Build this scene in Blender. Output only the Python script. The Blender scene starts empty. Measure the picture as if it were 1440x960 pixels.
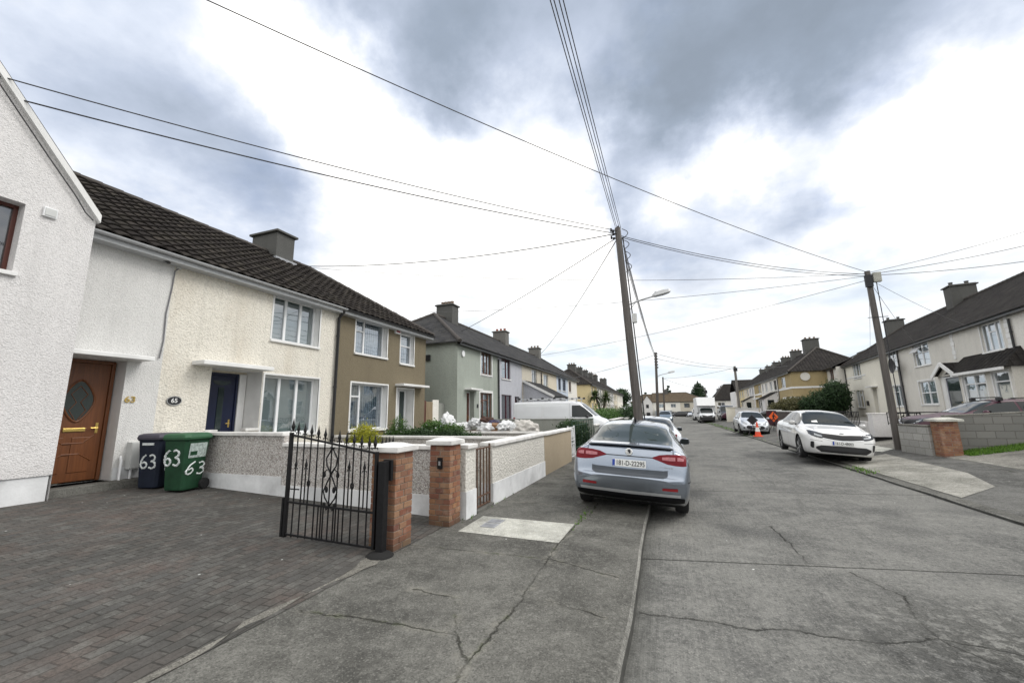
import bpy, bmesh, math, random
from mathutils import Vector, Matrix
from mathutils.bvhtree import BVHTree
random.seed(7)
R = math.radians
scene = bpy.context.scene
COL = scene.collection

# ---------------------------------------------------------------- mesh builder
class MB:
    def __init__(s):
        s.v = []; s.f = []; s.mi = []; s.uv = []; s.rnd = []
    def face(s, pts, mi=0, uv=None, rnd=None):
        n = len(s.v); s.v += [tuple(p) for p in pts]
        s.f.append(tuple(range(n, n + len(pts)))); s.mi.append(mi); s.uv.append(uv)
        s.rnd.append(random.random() if rnd is None else rnd)
    def box(s, x0, x1, y0, y1, z0, z1, mi=0, rnd=None, M=None):
        if x0 > x1: x0, x1 = x1, x0
        if y0 > y1: y0, y1 = y1, y0
        if z0 > z1: z0, z1 = z1, z0
        r = random.random() if rnd is None else rnd
        c = [Vector(p) for p in ((x0,y0,z0),(x1,y0,z0),(x1,y1,z0),(x0,y1,z0),(x0,y0,z1),(x1,y0,z1),(x1,y1,z1),(x0,y1,z1))]
        if M is not None: c = [M @ p for p in c]
        n = len(s.v); s.v += [tuple(p) for p in c]
        for q in ((0,3,2,1),(4,5,6,7),(0,1,5,4),(1,2,6,5),(2,3,7,6),(3,0,4,7)):
            s.f.append(tuple(n+i for i in q)); s.mi.append(mi); s.uv.append(None); s.rnd.append(r)
    def bar(s, p, q, w, h=None, mi=0, up=(0,0,1)):
        p = Vector(p); q = Vector(q); h = h or w
        d = q - p; L = d.length
        if L < 1e-6: return
        d /= L; u = Vector(up)
        if abs(d.dot(u)) > .99: u = Vector((1,0,0))
        a = d.cross(u).normalized(); b = a.cross(d)
        M = Matrix((( a.x,d.x,b.x,p.x),(a.y,d.y,b.y,p.y),(a.z,d.z,b.z,p.z),(0,0,0,1)))
        s.box(-w/2, w/2, 0, L, -h/2, h/2, mi, None, M)
    def tube(s, pts, r, n=6, mi=0, cap=True):
        pts = [Vector(p) for p in pts]
        rs = r if isinstance(r, (list, tuple)) else [r]*len(pts)
        rings = []; prev = None
        for i, p in enumerate(pts):
            d = (pts[min(i+1, len(pts)-1)] - pts[max(i-1, 0)]).normalized()
            if prev is None:
                u = Vector((0,0,1)) if abs(d.z) < .9 else Vector((1,0,0))
                a = d.cross(u).normalized()
            else:
                a = (prev - d*prev.dot(d)).normalized()
            prev = a; b = d.cross(a)
            base = len(s.v)
            for k in range(n):
                t = 2*math.pi*k/n
                s.v.append(tuple(p + (a*math.cos(t) + b*math.sin(t))*rs[i]))
            rings.append(base)
        rr = random.random()
        def addf(q):
            s.f.append(tuple(q)); s.mi.append(mi); s.uv.append(None); s.rnd.append(rr)
        for i in range(len(rings)-1):
            for k in range(n):
                addf((rings[i]+k, rings[i]+(k+1) % n, rings[i+1]+(k+1) % n, rings[i+1]+k))
        if cap:
            addf([rings[0]+k for k in range(n-1, -1, -1)]); addf([rings[-1]+k for k in range(n)])
    def lathe(s, prof, c=(0,0,0), axis='z', n=24, mi=0, close=False):
        """prof: list of (radius, height)"""
        rings = []; rr = random.random()
        for (r, h) in prof:
            base = len(s.v)
            for k in range(n):
                t = 2*math.pi*k/n; x = r*math.cos(t); y = r*math.sin(t)
                p = (x, y, h) if axis == 'z' else ((h, x, y) if axis == 'x' else (x, h, y))
                s.v.append((p[0]+c[0], p[1]+c[1], p[2]+c[2]))
            rings.append(base)
        m = len(rings)
        for i in range(m if close else m-1):
            a = rings[i]; b = rings[(i+1) % m]
            for k in range(n):
                q = (a+k, a+(k+1) % n, b+(k+1) % n, b+k)
                if axis == 'y': q = q[::-1]
                s.f.append(q); s.mi.append(mi); s.uv.append(None); s.rnd.append(rr)
        if not close:
            for base, rev in ((rings[0], True), (rings[-1], False)):
                q = [base+k for k in range(n)]
                if rev: q = q[::-1]
                if axis == 'y': q = q[::-1]
                s.f.append(tuple(q)); s.mi.append(mi); s.uv.append(None); s.rnd.append(rr)
    def ell(s, c, r, n=12, m=8, mi=0, jit=0):
        base = len(s.v); rr = random.random()
        def P(i, k):
            ph = math.pi*i/m; t = 2*math.pi*k/n; j = 1+random.uniform(-jit, jit)
            return (c[0]+r[0]*math.sin(ph)*math.cos(t)*j, c[1]+r[1]*math.sin(ph)*math.sin(t)*j, c[2]+r[2]*math.cos(ph)*j)
        for i in range(m+1):
            for k in range(n): s.v.append(P(i, k) if 0 < i < m else (c[0], c[1], c[2]+(r[2] if i == 0 else -r[2])))
        for i in range(m):
            for k in range(n):
                s.f.append((base+i*n+k, base+(i+1)*n+k, base+(i+1)*n+(k+1) % n, base+i*n+(k+1) % n))
                s.mi.append(mi); s.uv.append(None); s.rnd.append(rr)
    def build(s, name, mats, parent=None, smooth=False, bevel=0, sharp=None, seg=2):
        me = bpy.data.meshes.new(name)
        me.from_pydata(s.v, [], s.f)
        if not isinstance(mats, (list, tuple)): mats = [mats]
        for m in mats: me.materials.append(m)
        me.polygons.foreach_set('material_index', s.mi)
        uvl = me.uv_layers.new(name='UVMap'); data = [0.0]*(2*len(me.loops))
        me.calc_loop_triangles() if False else None
        for p, uv in zip(me.polygons, s.uv):
            if uv is None:
                nn = p.normal; ax, ay, az = abs(nn.x), abs(nn.y), abs(nn.z)
                for li in p.loop_indices:
                    c = s.v[me.loops[li].vertex_index]
                    if az > ax and az > ay: q = (c[0], c[1])
                    elif ax > ay: q = (c[1], c[2])
                    else: q = (c[0], c[2])
                    data[2*li] = q[0]; data[2*li+1] = q[1]
            else:
                for li, q in zip(p.loop_indices, uv): data[2*li] = q[0]; data[2*li+1] = q[1]
        uvl.data.foreach_set('uv', data)
        at = me.attributes.new('rnd', 'FLOAT', 'FACE'); at.data.foreach_set('value', s.rnd)
        me.polygons.foreach_set('use_smooth', [bool(smooth)]*len(me.polygons))
        me.update()
        if smooth and sharp:
            bm = bmesh.new(); bm.from_mesh(me); bmesh.ops.remove_doubles(bm, verts=bm.verts, dist=1e-5); bm.to_mesh(me); bm.free()
            me.set_sharp_from_angle(angle=R(sharp))
        o = bpy.data.objects.new(name, me); COL.objects.link(o)
        if parent is not None: o.parent = parent
        if bevel:
            if not (smooth and sharp):
                bm = bmesh.new(); bm.from_mesh(me); bmesh.ops.remove_doubles(bm, verts=bm.verts, dist=1e-5); bm.to_mesh(me); bm.free()
            b = o.modifiers.new('bevel', 'BEVEL'); b.width = bevel; b.segments = seg; b.limit_method = 'ANGLE'; b.angle_limit = R(40)
        return o

def empty(name, label, cat, loc=(0,0,0), rot=(0,0,0), group=None):
    o = bpy.data.objects.new(name, None); COL.objects.link(o)
    o.location = loc; o.rotation_euler = rot; o.empty_display_size = .2
    o['label'] = label; o['category'] = cat
    if group: o['group'] = group
    return o
def tag(o, label, cat, group=None, kind=None):
    o['label'] = label; o['category'] = cat
    if group: o['group'] = group
    if kind: o['kind'] = kind
    return o
def struct(o, label=None):
    o['kind'] = 'structure'
    if label: o['label'] = label
    return o
def children_of(o): return [c for c in COL.objects if c.parent == o]
def copy_tree(o, parent=None):
    c = o.copy(); COL.objects.link(c)
    if parent is not None: c.parent = parent
    for ch in children_of(o): copy_tree(ch, c)
    return c
def text(name, s, size, mat, parent, loc, rot, ext=.002, align='CENTER', sx=1.0, font_bold=False):
    cu = bpy.data.curves.new(name, 'FONT'); cu.body = s; cu.size = size; cu.extrude = ext
    cu.align_x = align; cu.align_y = 'CENTER'
    if font_bold: cu.offset = size*.012
    cu.materials.append(mat)
    o = bpy.data.objects.new(name, cu); COL.objects.link(o); o.parent = parent
    o.location = loc; o.rotation_euler = rot; o.scale = (sx, 1, 1)
    return o

# ---------------------------------------------------------------- materials
class NT:
    def __init__(s, name):
        s.m = bpy.data.materials.new(name); s.m.use_nodes = True
        s.t = s.m.node_tree; s.t.nodes.clear()
        s.out = s.t.nodes.new('ShaderNodeOutputMaterial')
    def n(s, typ, **k):
        x = s.t.nodes.new('ShaderNode'+typ)
        for a, b in k.items():
            if a.startswith('i_'):
                key = a[2:]; key = int(key) if key.isdigit() else key.replace('_', ' ')
                if hasattr(b, 'is_output'): s.t.links.new(b, x.inputs[key])
                else: x.inputs[key].default_value = b
            else: setattr(x, a, b)
        return x
    def math(s, op, a, b=None, c=None, clamp=False):
        x = s.t.nodes.new('ShaderNodeMath'); x.operation = op; x.use_clamp = clamp
        for i, q in enumerate((a, b, c)):
            if q is None: continue
            if hasattr(q, 'is_output'): s.t.links.new(q, x.inputs[i])
            else: x.inputs[i].default_value = q
        return x.outputs[0]
    def vmath(s, op, a, b=None):
        x = s.t.nodes.new('ShaderNodeVectorMath'); x.operation = op
        for i, q in enumerate((a, b)):
            if q is None: continue
            if hasattr(q, 'is_output'): s.t.links.new(q, x.inputs[i])
            else: x.inputs[i].default_value = q
        return x
    def noise(s, vec, scale, detail=4, rough=.55, dim='3D'):
        x = s.n('TexNoise', noise_dimensions=dim); s.t.links.new(vec, x.inputs['Vector'])
        x.inputs['Scale'].default_value = scale; x.inputs['Detail'].default_value = detail; x.inputs['Roughness'].default_value = rough
        return x.outputs[0]
    def ramp(s, fac, stops, interp='LINEAR'):
        x = s.n('ValToRGB'); s.t.links.new(fac, x.inputs[0]); cr = x.color_ramp; cr.interpolation = interp
        while len(cr.elements) < len(stops): cr.elements.new(.5)
        for e, (p, c) in zip(cr.elements, stops):
            e.position = p; e.color = (c, c, c, 1) if not isinstance(c, (tuple, list)) else (c[0], c[1], c[2], 1)
        return x.outputs[0]
    def mix(s, fac, a, b, mode='MIX'):
        x = s.n('Mix', data_type='RGBA', blend_type=mode)
        for i, q in ((0, fac), (6, a), (7, b)):
            if hasattr(q, 'is_output'): s.t.links.new(q, x.inputs[i])
            elif i == 0: x.inputs[0].default_value = q
            else: x.inputs[i].default_value = (q[0], q[1], q[2], 1)
        return x.outputs[2]
    def maprange(s, v, a, b, c, d, smooth=False):
        x = s.n('MapRange'); x.interpolation_type = 'SMOOTHSTEP' if smooth else 'LINEAR'
        s.t.links.new(v, x.inputs[0])
        for i, q in enumerate((a, b, c, d)): x.inputs[i+1].default_value = q
        return x.outputs[0]
    def scalevec(s, vec, sc, off=(0,0,0)):
        x = s.n('Mapping'); s.t.links.new(vec, x.inputs[0]); x.inputs['Scale'].default_value = sc; x.inputs['Location'].default_value = off
        return x.outputs[0]
    def pos(s): return s.n('NewGeometry').outputs['Position']
    def obj(s): return s.n('TexCoord').outputs['Object']
    def uv(s): return s.n('TexCoord').outputs['UV']
    def attr(s, n): return s.n('Attribute', attribute_name=n).outputs['Fac']
    def bump(s, h, strength, dist, normal=None):
        x = s.n('Bump'); x.inputs['Strength'].default_value = strength; x.inputs['Distance'].default_value = dist
        s.t.links.new(h, x.inputs['Height'])
        if normal is not None: s.t.links.new(normal, x.inputs['Normal'])
        return x.outputs[0]
    def bsdf(s, color, rough=.8, normal=None, metal=0, coat=0, spec=.5, **k):
        x = s.n('BsdfPrincipled')
        def setv(key, q):
            if hasattr(q, 'is_output'): s.t.links.new(q, x.inputs[key])
            else: x.inputs[key].default_value = (q[0], q[1], q[2], 1) if isinstance(q, (tuple, list)) else q
        setv('Base Color', color); setv('Roughness', rough); setv('Metallic', metal); setv('Specular IOR Level', spec)
        setv('Coat Weight', coat); x.inputs['Coat Roughness'].default_value = .04
        for a, b in k.items(): setv(a.replace('_', ' '), b)
        if normal is not None: s.t.links.new(normal, x.inputs['Normal'])
        s.t.links.new(x.outputs[0], s.out.inputs[0])
        return x

def simple(name, c, rough=.6, var=.12, scale=6, bump=0, bscale=60, metal=0, coat=0, spec=.5, rnd=0, dirt=0):
    t = NT(name); p = t.obj()
    a = t.noise(p, scale, 5)
    lo = tuple(x*(1-var) for x in c); hi = tuple(min(1, x*(1+var)) for x in c)
    col = t.mix(t.maprange(a, .3, .7, 0, 1), lo, hi)
    if rnd:
        r = t.attr('rnd'); f = t.maprange(r, 0, 1, 1-rnd, 1+rnd)
        col = t.mix(1.0, col, t.n('CombineXYZ', i_0=f, i_1=f, i_2=f).outputs[0], 'MULTIPLY')
    if dirt:
        g = t.noise(t.pos(), 1.7, 6, .65)
        col = t.mix(t.math('MULTIPLY', t.maprange(g, .48, .72, 0, 1), dirt), col, tuple(x*.35 for x in c))
    nrm = None
    if bump: nrm = t.bump(t.noise(p, bscale, 4), bump, .01)
    t.bsdf(col, rough, nrm, metal, coat, spec)
    return t.m

def roughcast(name, c, pits=.15, strength=.9, scale=26, stain=.35, stain_col=None, zb=0.0):
    """thrown render: lumpy bump plus mottled dirt and water staining"""
    t = NT(name); p = t.pos()
    v = t.n('TexVoronoi', feature='SMOOTH_F1'); t.t.links.new(p, v.inputs['Vector']); v.inputs['Scale'].default_value = scale
    v.inputs['Smoothness'].default_value = .6
    nz = t.noise(p, scale*.8, 5, .6); nf = t.noise(p, scale*3, 3, .6)
    h = t.math('ADD', t.math('MULTIPLY', nz, 1.0), t.math('SUBTRACT', t.math('MULTIPLY', nf, .35), t.math('MULTIPLY', v.outputs['Distance'], .7)))
    kk = .80 if pits > .3 else .86
    lo = tuple(x*kk for x in c); hi = tuple(min(.9, x*1.08) for x in c)
    col = t.mix(t.maprange(h, -.05, .55, 0, 1), lo, hi)
    big = t.noise(t.scalevec(p, (1, 1, .35)), 1.3, 6, .62)
    sc = stain_col or tuple(x*.55 for x in c)
    col = t.mix(t.math('MULTIPLY', t.maprange(big, .5, .72, 0, 1), stain), col, sc)
    big2 = t.noise(p, .5, 3, .5)
    col = t.mix(t.math('MULTIPLY', t.maprange(big2, .4, .65, 0, 1), .12), col, tuple(x*.7 for x in c))
    sz_ = t.n('SeparateXYZ'); t.t.links.new(p, sz_.inputs[0])
    strk = t.noise(t.scalevec(p, (5, 5, .45)), 1.0, 5, .6)
    col = t.mix(t.math('MULTIPLY', t.maprange(strk, .52, .72, 0, 1), stain*.7), col, tuple(x*.62 for x in c))
    damp = t.maprange(t.math('ADD', sz_.outputs[2], t.math('MULTIPLY', strk, 1.1)), .75, 1.7, .45, 0)
    col = t.mix(damp, col, tuple(x*.55 for x in c))
    # sparse dark pits in the throw
    pit = t.maprange(t.noise(p, scale*1.9, 2, .5), .62, .72, 0, pits)
    col = t.mix(pit, col, tuple(x*.5 for x in c))
    t.bsdf(col, .92, t.bump(h, strength, .022), spec=.15)
    return t.m

def pebbledash(name, cols, scale=42, stain=.3):
    t = NT(name); p = t.pos()
    v = t.n('TexVoronoi'); t.t.links.new(p, v.inputs['Vector']); v.inputs['Scale'].default_value = scale
    rr = t.n('SeparateColor'); t.t.links.new(v.outputs['Color'], rr.inputs[0])
    n = len(cols); col = t.ramp(rr.outputs[0], [(i/n, c) for i, c in enumerate(cols)], 'CONSTANT')
    edge = t.maprange(v.outputs['Distance'], .40, .80, 0, .45)
    col = t.mix(edge, col, (.12, .11, .10))
    big = t.noise(t.scalevec(p, (1, 1, .4)), 1.6, 5, .6)
    col = t.mix(t.math('MULTIPLY', t.maprange(big, .45, .72, 0, 1), stain), col, (.10, .085, .07))
    t.bsdf(col, .85, t.bump(t.math('SUBTRACT', 1.0, v.outputs['Distance']), .9, .015), spec=.2)
    return t.m

def roof_mat(name, c1, c2, rolls=True, moss=.25):
    t = NT(name); uv = t.uv(); s = t.n('SeparateXYZ'); t.t.links.new(uv, s.inputs[0])
    u, v = s.outputs[0], s.outputs[1]
    row = t.math('DIVIDE', v, .30); colu = t.math('DIVIDE', u, .30)
    fr = t.math('FRACT', row); fu = t.math('FRACT', colu)
    cell = t.n('CombineXYZ', i_0=t.math('FLOOR', colu), i_1=t.math('FLOOR', row))
    wn = t.n('TexWhiteNoise', noise_dimensions='2D'); t.t.links.new(cell.outputs[0], wn.inputs['Vector'])
    col = t.mix(wn.outputs['Value'], c1, c2)
    p = t.pos(); g = t.noise(p, 2.2, 6, .65)
    col = t.mix(t.math('MULTIPLY', t.maprange(g, .45, .7, 0, 1), moss), col, (.12, .115, .085))
    g2 = t.noise(p, 40, 3, .6)
    col = t.mix(t.maprange(g2, .58, .7, 0, .5), col, (.17, .16, .14))
    roll = t.math('ABSOLUTE', t.math('SINE', t.math('MULTIPLY', colu, math.pi)))
    groove = t.maprange(roll, 0, .35, 1, 0)
    lap = t.maprange(fr, .86, 1.0, 0, 1)
    col = t.mix(t.math('MULTIPLY', t.math('MAXIMUM', groove if rolls else lap, lap), .72), col, (.012, .011, .010))
    h = t.math('ADD', t.math('MULTIPLY', roll, 1.0 if rolls else .1), t.math('MULTIPLY', t.math('SUBTRACT', 1.0, fr), .6))
    nb = t.bump(h, .8, .045)
    t.bsdf(col, .92, t.bump(g2, .4, .01, nb), spec=.05)
    return t.m
# ---------------------------------------------------------------- the palette
W_PAINT = simple('white_paint', (.74, .74, .73), .5, .06, 3, .15, 40, dirt=.18)
W_PVC = simple('white_plastic_frame', (.78, .79, .80), .3, .03)
W_COPE = simple('white_coping_paint', (.72, .71, .69), .6, .12, 4, .35, 30, dirt=.5)
W_PLINTH = simple('white_plinth_paint', (.68, .69, .70), .7, .12, 3, .3, 25, dirt=.45)
BLACK_PVC = simple('black_plastic', (.018, .018, .02), .35, .2)
BLACK_IRON = simple('black_painted_iron', (.009, .009, .010), .5, .3, 20, .25, 90, spec=.25)
RUST_IRON = simple('rusty_iron', (.10, .055, .035), .8, .4, 14, .4, 70)
FASCIA = simple('grey_fascia', (.40, .41, .42), .5, .08)
LEAD = simple('lead_flashing', (.30, .31, .33), .5, .2, 12)
CHIM = roughcast('chimney_render', (.11, .11, .105), strength=.5, scale=30, stain=.4)
CHIM_L = roughcast('chimney_render_pale', (.17, .165, .155), strength=.5, scale=30, stain=.5)
POT = simple('clay_pot', (.22, .16, .12), .8, .3, 12)
POT_RED = simple('red_clay_pot', (.30, .09, .06), .8, .2, 12)
WIRE = simple('cable_black', (.035, .035, .038), .6, .1)
WIRE_G = simple('cable_grey', (.16, .16, .17), .7, .1)
RC_WHITE = roughcast('roughcast_white', (.75, .735, .73), .38, strength=.6, stain=.22, scale=52)
RC_GREYW = roughcast('roughcast_greyish_white', (.69, .685, .67), .38, strength=.6, stain=.35, scale=52)
RC_CREAM = roughcast('roughcast_cream', (.76, .725, .645), .36, strength=.9, scale=28, stain=.40, stain_col=(.50, .43, .33))
RC_WALLW = roughcast('roughcast_garden_wall', (.68, .66, .61), .28, strength=1.0, scale=24, stain=.35)
RC_TAN = roughcast('roughcast_tan', (.195, .166, .115), strength=.5, scale=34, stain=.22)
RC_TAN2 = roughcast('render_tan_wall', (.40, .335, .245), strength=.25, scale=30, stain=.28)
RC_GREEN = roughcast('roughcast_sage', (.345, .375, .335), strength=.5, scale=30, stain=.28)
RC_LILAC = roughcast('roughcast_lilac_grey', (.46, .47, .51), strength=.5, scale=30, stain=.28)
RC_CREAM2 = roughcast('roughcast_dull_cream', (.58, .54, .46), strength=.5, scale=30, stain=.4)
RC_BEIGE = roughcast('roughcast_beige', (.64, .58, .47), strength=.4, scale=30, stain=.25)
RC_PBLUE = roughcast('render_pale_blue', (.52, .58, .67), strength=.2, scale=30, stain=.15)
RC_YELLOW = roughcast('render_pale_yellow', (.62, .52, .31), strength=.3, scale=30, stain=.2)
RC_MUST = roughcast('render_mustard', (.37, .295, .165), strength=.4, scale=30, stain=.2)
RC_OFFW = roughcast('render_off_white', (.76, .74, .69), strength=.4, scale=30, stain=.2)
RC_CREAM3 = roughcast('render_light_cream', (.78, .75, .66), strength=.4, scale=30, stain=.15)
RC_STONE = roughcast('pebbledash_stone_grey', (.66, .64, .59), strength=.35, scale=36, stain=.25)
RC_MAROON = roughcast('render_maroon_wall', (.075, .022, .03), strength=.3, scale=30, stain=.2)
RC_DARK = roughcast('render_dark_wall', (.10, .085, .08), strength=.3, scale=30, stain=.3)
RC_GWALL = roughcast('render_grey_green_wall', (.30, .31, .285), strength=.3, scale=26, stain=.4)
DASH = pebbledash('pebbledash_grey', [(.62, .60, .58), (.50, .47, .45), (.70, .68, .66), (.47, .43, .40), (.64, .62, .59), (.34, .31, .29)], 55, .18)
ROOF_T = roof_mat('roof_tile_dark_brown', (.030, .026, .024), (.062, .052, .046), rolls=False, moss=.30)
ROOF_B = roof_mat('roof_tile_rolls', (.030, .026, .024), (.060, .050, .045), True, .25)
ROOF_S = roof_mat('roof_slate', (.030, .031, .034), (.055, .055, .058), False, .15)
ROOF_D = roof_mat('roof_dark_flat_tiles', (.020, .0185, .019), (.035, .032, .031), True, .10)
ROOF_BR = roof_mat('roof_brown_tiles', (.10, .078, .055), (.14, .11, .08), True, .2)
RIDGE = simple('ridge_tile', (.055, .048, .043), .85, .3, 12, .4, 50)
CURT_W = simple('net_curtain', (.62, .64, .66), .9, .10, 10)
BLIND_G = simple('roller_blind_grey', (.42, .45, .44), .9, .08, 3)
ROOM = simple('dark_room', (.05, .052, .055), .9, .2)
CURT_NET = None
def lace():
    t = NT('lace_curtain'); p = t.obj()
    s = t.n('SeparateXYZ'); t.t.links.new(p, s.inputs[0])
    w = t.math('SINE', t.math('MULTIPLY', s.outputs[0], 55.0))
    n = t.noise(p, 9, 3)
    f = t.math('ADD', t.math('MULTIPLY', w, .22), n)
    t.bsdf(t.mix(t.maprange(f, .3, .75, 0, 1), (.13, .16, .21), (.46, .52, .60)), .9)
    return t.m
LACE = lace()
def glass(name, tint=(.6, .66, .68), tr=.62, rough=.02):
    t = NT(name)
    a = t.n('BsdfTransparent', i_Color=(tint[0], tint[1], tint[2], 1)); b = t.n('BsdfGlossy', i_Color=(.95, .97, 1, 1)); b.inputs['Roughness'].default_value = rough
    lw = t.n('LayerWeight'); lw.inputs['Blend'].default_value = .5
    wob = t.bump(t.noise(t.pos(), 1.1, 2), .06, .05); t.t.links.new(wob, b.inputs['Normal'])
    f = t.maprange(lw.outputs['Facing'], 0, 1, 1-tr-.24, 1-tr+.22)
    m = t.n('MixShader'); t.t.links.new(f, m.inputs[0]); t.t.links.new(a.outputs[0], m.inputs[1]); t.t.links.new(b.outputs[0], m.inputs[2])
    t.t.links.new(m.outputs[0], t.out.inputs[0]); return t.m
PANE = glass('window_glass')
def carglass(name, c=(.010, .014, .014), rough=.03):
    t = NT(name); t.bsdf(c, rough, None, 0, 0, .42); return t.m
CGLASS = carglass('car_glass', (.012, .017, .018), .04)
CGLASS2 = carglass('car_glass_greenish', (.030, .042, .042))
WOOD_DOOR = None
def wood(name, c1, c2, sc=(30, 30, 2)):
    t = NT(name); p = t.scalevec(t.obj(), sc); n = t.noise(p, 1.0, 5, .6)
    t.bsdf(t.mix(t.maprange(n, .3, .7, 0, 1), c1, c2), .42, t.bump(n, .1, .004)); return t.m
WOOD_DOOR = wood('varnished_wood', (.108, .036, .011), (.175, .060, .018))
WOOD_DARK = wood('dark_red_wood', (.07, .018, .012), (.12, .035, .022))
WOOD_TAN = wood('tan_fence_boards', (.24, .18, .11), (.33, .26, .17), (14, 14, 1))
POLE = wood('weathered_pole_wood', (.045, .039, .036), (.115, .102, .093), (26, 26, 1.2))
POLE_L = wood('paler_pole_wood', (.10, .092, .084), (.20, .185, .17), (26, 26, 1.2))
NAVY = simple('navy_door_paint', (.008, .013, .042), .3, .1)
MAROON = simple('maroon_frame', (.085, .010, .022), .4, .1)
BROWN_FR = simple('brown_frame', (.13, .052, .030), .4, .15)
BRASS = simple('brass', (.72, .52, .16), .28, .08, metal=.9)
CHROME = simple('chrome', (.75, .76, .78), .14, .04, metal=1)
ALU = simple('grey_metal', (.45, .46, .47), .4, .1, metal=.6)
GREYP = simple('pale_grey_box', (.55, .56, .55), .5, .06)
BRICK = None
def brick():
    t = NT('orange_red_brick'); r = t.attr('rnd'); p = t.pos()
    col = t.ramp(r, [(0, (.20, .082, .055)), (.25, (.29, .155, .085)), (.5, (.21, .105, .072)), (.7, (.30, .18, .11)), (.86, (.15, .066, .052)), (1, (.27, .125, .078))])
    n = t.noise(p, 38, 5, .65); col = t.mix(t.maprange(n, .45, .75, 0, .55), col, (.16, .09, .06))
    n2 = t.noise(p, 7, 4); col = t.mix(t.maprange(n2, .55, .75, 0, .35), col, (.46, .38, .30))
    sp = t.n('SeparateXYZ'); t.t.links.new(p, sp.inputs[0])
    low = t.maprange(t.math('ADD', sp.outputs[2], t.math('MULTIPLY', n2, .25)), .22, .46, .75, 0)
    col = t.mix(low, col, (.07, .065, .045))
    t.bsdf(col, .88, t.bump(n, .6, .008), spec=.2); return t.m
BRICK = brick()
MORTAR = simple('mortar', (.22, .18, .145), .95, .2, 30, .5, 90)
def blockwork(k=1.0, nm='concrete_blockwork'):
    t = NT(nm); uv = t.uv()
    b = t.n('TexBrick'); t.t.links.new(uv, b.inputs['Vector']); b.inputs['Scale'].default_value = 1
    b.inputs['Brick Width'].default_value = .44; b.inputs['Row Height'].default_value = .215; b.inputs['Mortar Size'].default_value = .010
    b.inputs['Color1'].default_value = (.30*k, .30*k, .285*k, 1); b.inputs['Color2'].default_value = (.39*k, .385*k, .365*k, 1); b.inputs['Mortar'].default_value = (.22*k, .21*k, .195*k, 1)
    n = t.noise(t.pos(), 24, 5, .65); col = t.mix(t.maprange(n, .45, .7, 0, .45), b.outputs['Color'], (.20, .19, .17))
    h = t.math('SUBTRACT', t.math('MULTIPLY', n, .4), t.math('MULTIPLY', b.outputs['Fac'], .8))
    t.bsdf(col, .95, t.bump(h, .6, .012), spec=.15); return t.m
BLOCK = blockwork()
BLOCK_D = blockwork(.55, 'dark_concrete_blockwork')
BIN_N = simple('navy_bin_plastic', (.013, .018, .032), .55, .25, 4, .12, 200, spec=.25)
BIN_NL = simple('faded_lid_plastic', (.060, .055, .075), .55, .2, 5, .15, 120)
BIN_G = simple('green_bin_plastic', (.013, .050, .024), .55, .3, 4, .12, 200, spec=.25)
BIN_GL = simple('green_lid_plastic', (.028, .10, .045), .5, .2, 4, .15, 120)
BRUSHED_W = simple('brushed_white_paint', (.62, .66, .66), .7, .25, 30)
STICKER = simple('worn_paper_label', (.34, .40, .38), .7, .45, 26)
TYRE = simple('tyre_rubber', (.014, .014, .015), .8, .15, 20, .2, 120)
ALLOY = simple('alloy_rim', (.50, .51, .53), .3, .08, metal=.85)
DARKPL = simple('dark_trim_plastic', (.014, .014, .016), .45, .2)
DIFFUS = simple('bumper_black', (.008, .008, .010), .7, .2, spec=.15)
UNDER = simple('car_underside', (.006, .006, .006), .9, .2)
REDL = simple('red_lens', (.15, .003, .010), .4, .2, 20, coat=.08, spec=.2)
REDL2 = simple('red_reflector', (.26, .010, .016), .3, .1, coat=.2)
PINKL = simple('pale_red_lens', (.40, .13, .15), .35, .3, 40, coat=.2)
CLEARL = simple('clear_lens', (.34, .36, .38), .10, .35, 26, coat=1, metal=.4)
PLATE = simple('plate_white', (.74, .75, .74), .4, .03)
PLATE_B = simple('plate_blue', (.02, .06, .35), .4, .05)
INK = simple('plate_black_ink', (.01, .01, .012), .5, .05)
def paint(name, c, metal=.5, rough=.32):
    t = NT(name); p = t.obj()
    fl = t.noise(p, 900, 1); g = t.noise(p, 3, 4)
    col = t.mix(t.maprange(g, .3, .7, 0, 1), tuple(x*.94 for x in c), c)
    lay = t.n('SeparateXYZ'); t.t.links.new(p, lay.inputs[0])
    dirt = t.maprange(t.math('ADD', lay.outputs[2], t.math('MULTIPLY', t.noise(p, 5, 4), .25)), .30, .62, .5, 0)
    col = t.mix(dirt, col, (.13, .125, .115))
    t.bsdf(col, t.maprange(fl, .3, .7, rough-.04, rough+.06), None, metal, 1, .5); return t.m
P_SILVERBLUE = paint('silver_blue_paint', (.30, .34, .405), .90, .25)
P_SILVER = paint('silver_paint', (.55, .57, .60), .6)
P_SILVER2 = paint('pale_silver_paint', (.62, .65, .70), .4)
P_WHITE = paint('white_car_paint', (.80, .80, .80), 0, .3)
P_WHITEV = paint('white_van_paint', (.74, .76, .79), 0, .4)
P_MAROON = simple('dark_maroon_paint', (.070, .026, .040), .45, .08, coat=.15, spec=.3)
P_BLUEG = paint('blue_grey_paint', (.12, .17, .22), .5, .3)
P_BLACK = paint('black_car_paint', (.010, .010, .013), .2, .25)
CONE_O = simple('orange_cone_plastic', (.75, .085, .03), .5, .1)
CONE_W = simple('white_reflective_band', (.78, .78, .76), .35, .05)
SIGN_O = simple('orange_sign_face', (.85, .13, .02), .45, .05)
SIGN_B = simple('dark_sign_back', (.012, .012, .016), .6, .2)
BAG_W = simple('white_sack', (.62, .63, .64), .55, .12, 8, .6, 9)
BAG_G = simple('grey_rubble_sack', (.50, .48, .45), .75, .18, 6, .7, 8)
BAG_P = simple('purple_black_bag', (.025, .018, .06), .3, .3, 6, .8, 8)
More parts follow.
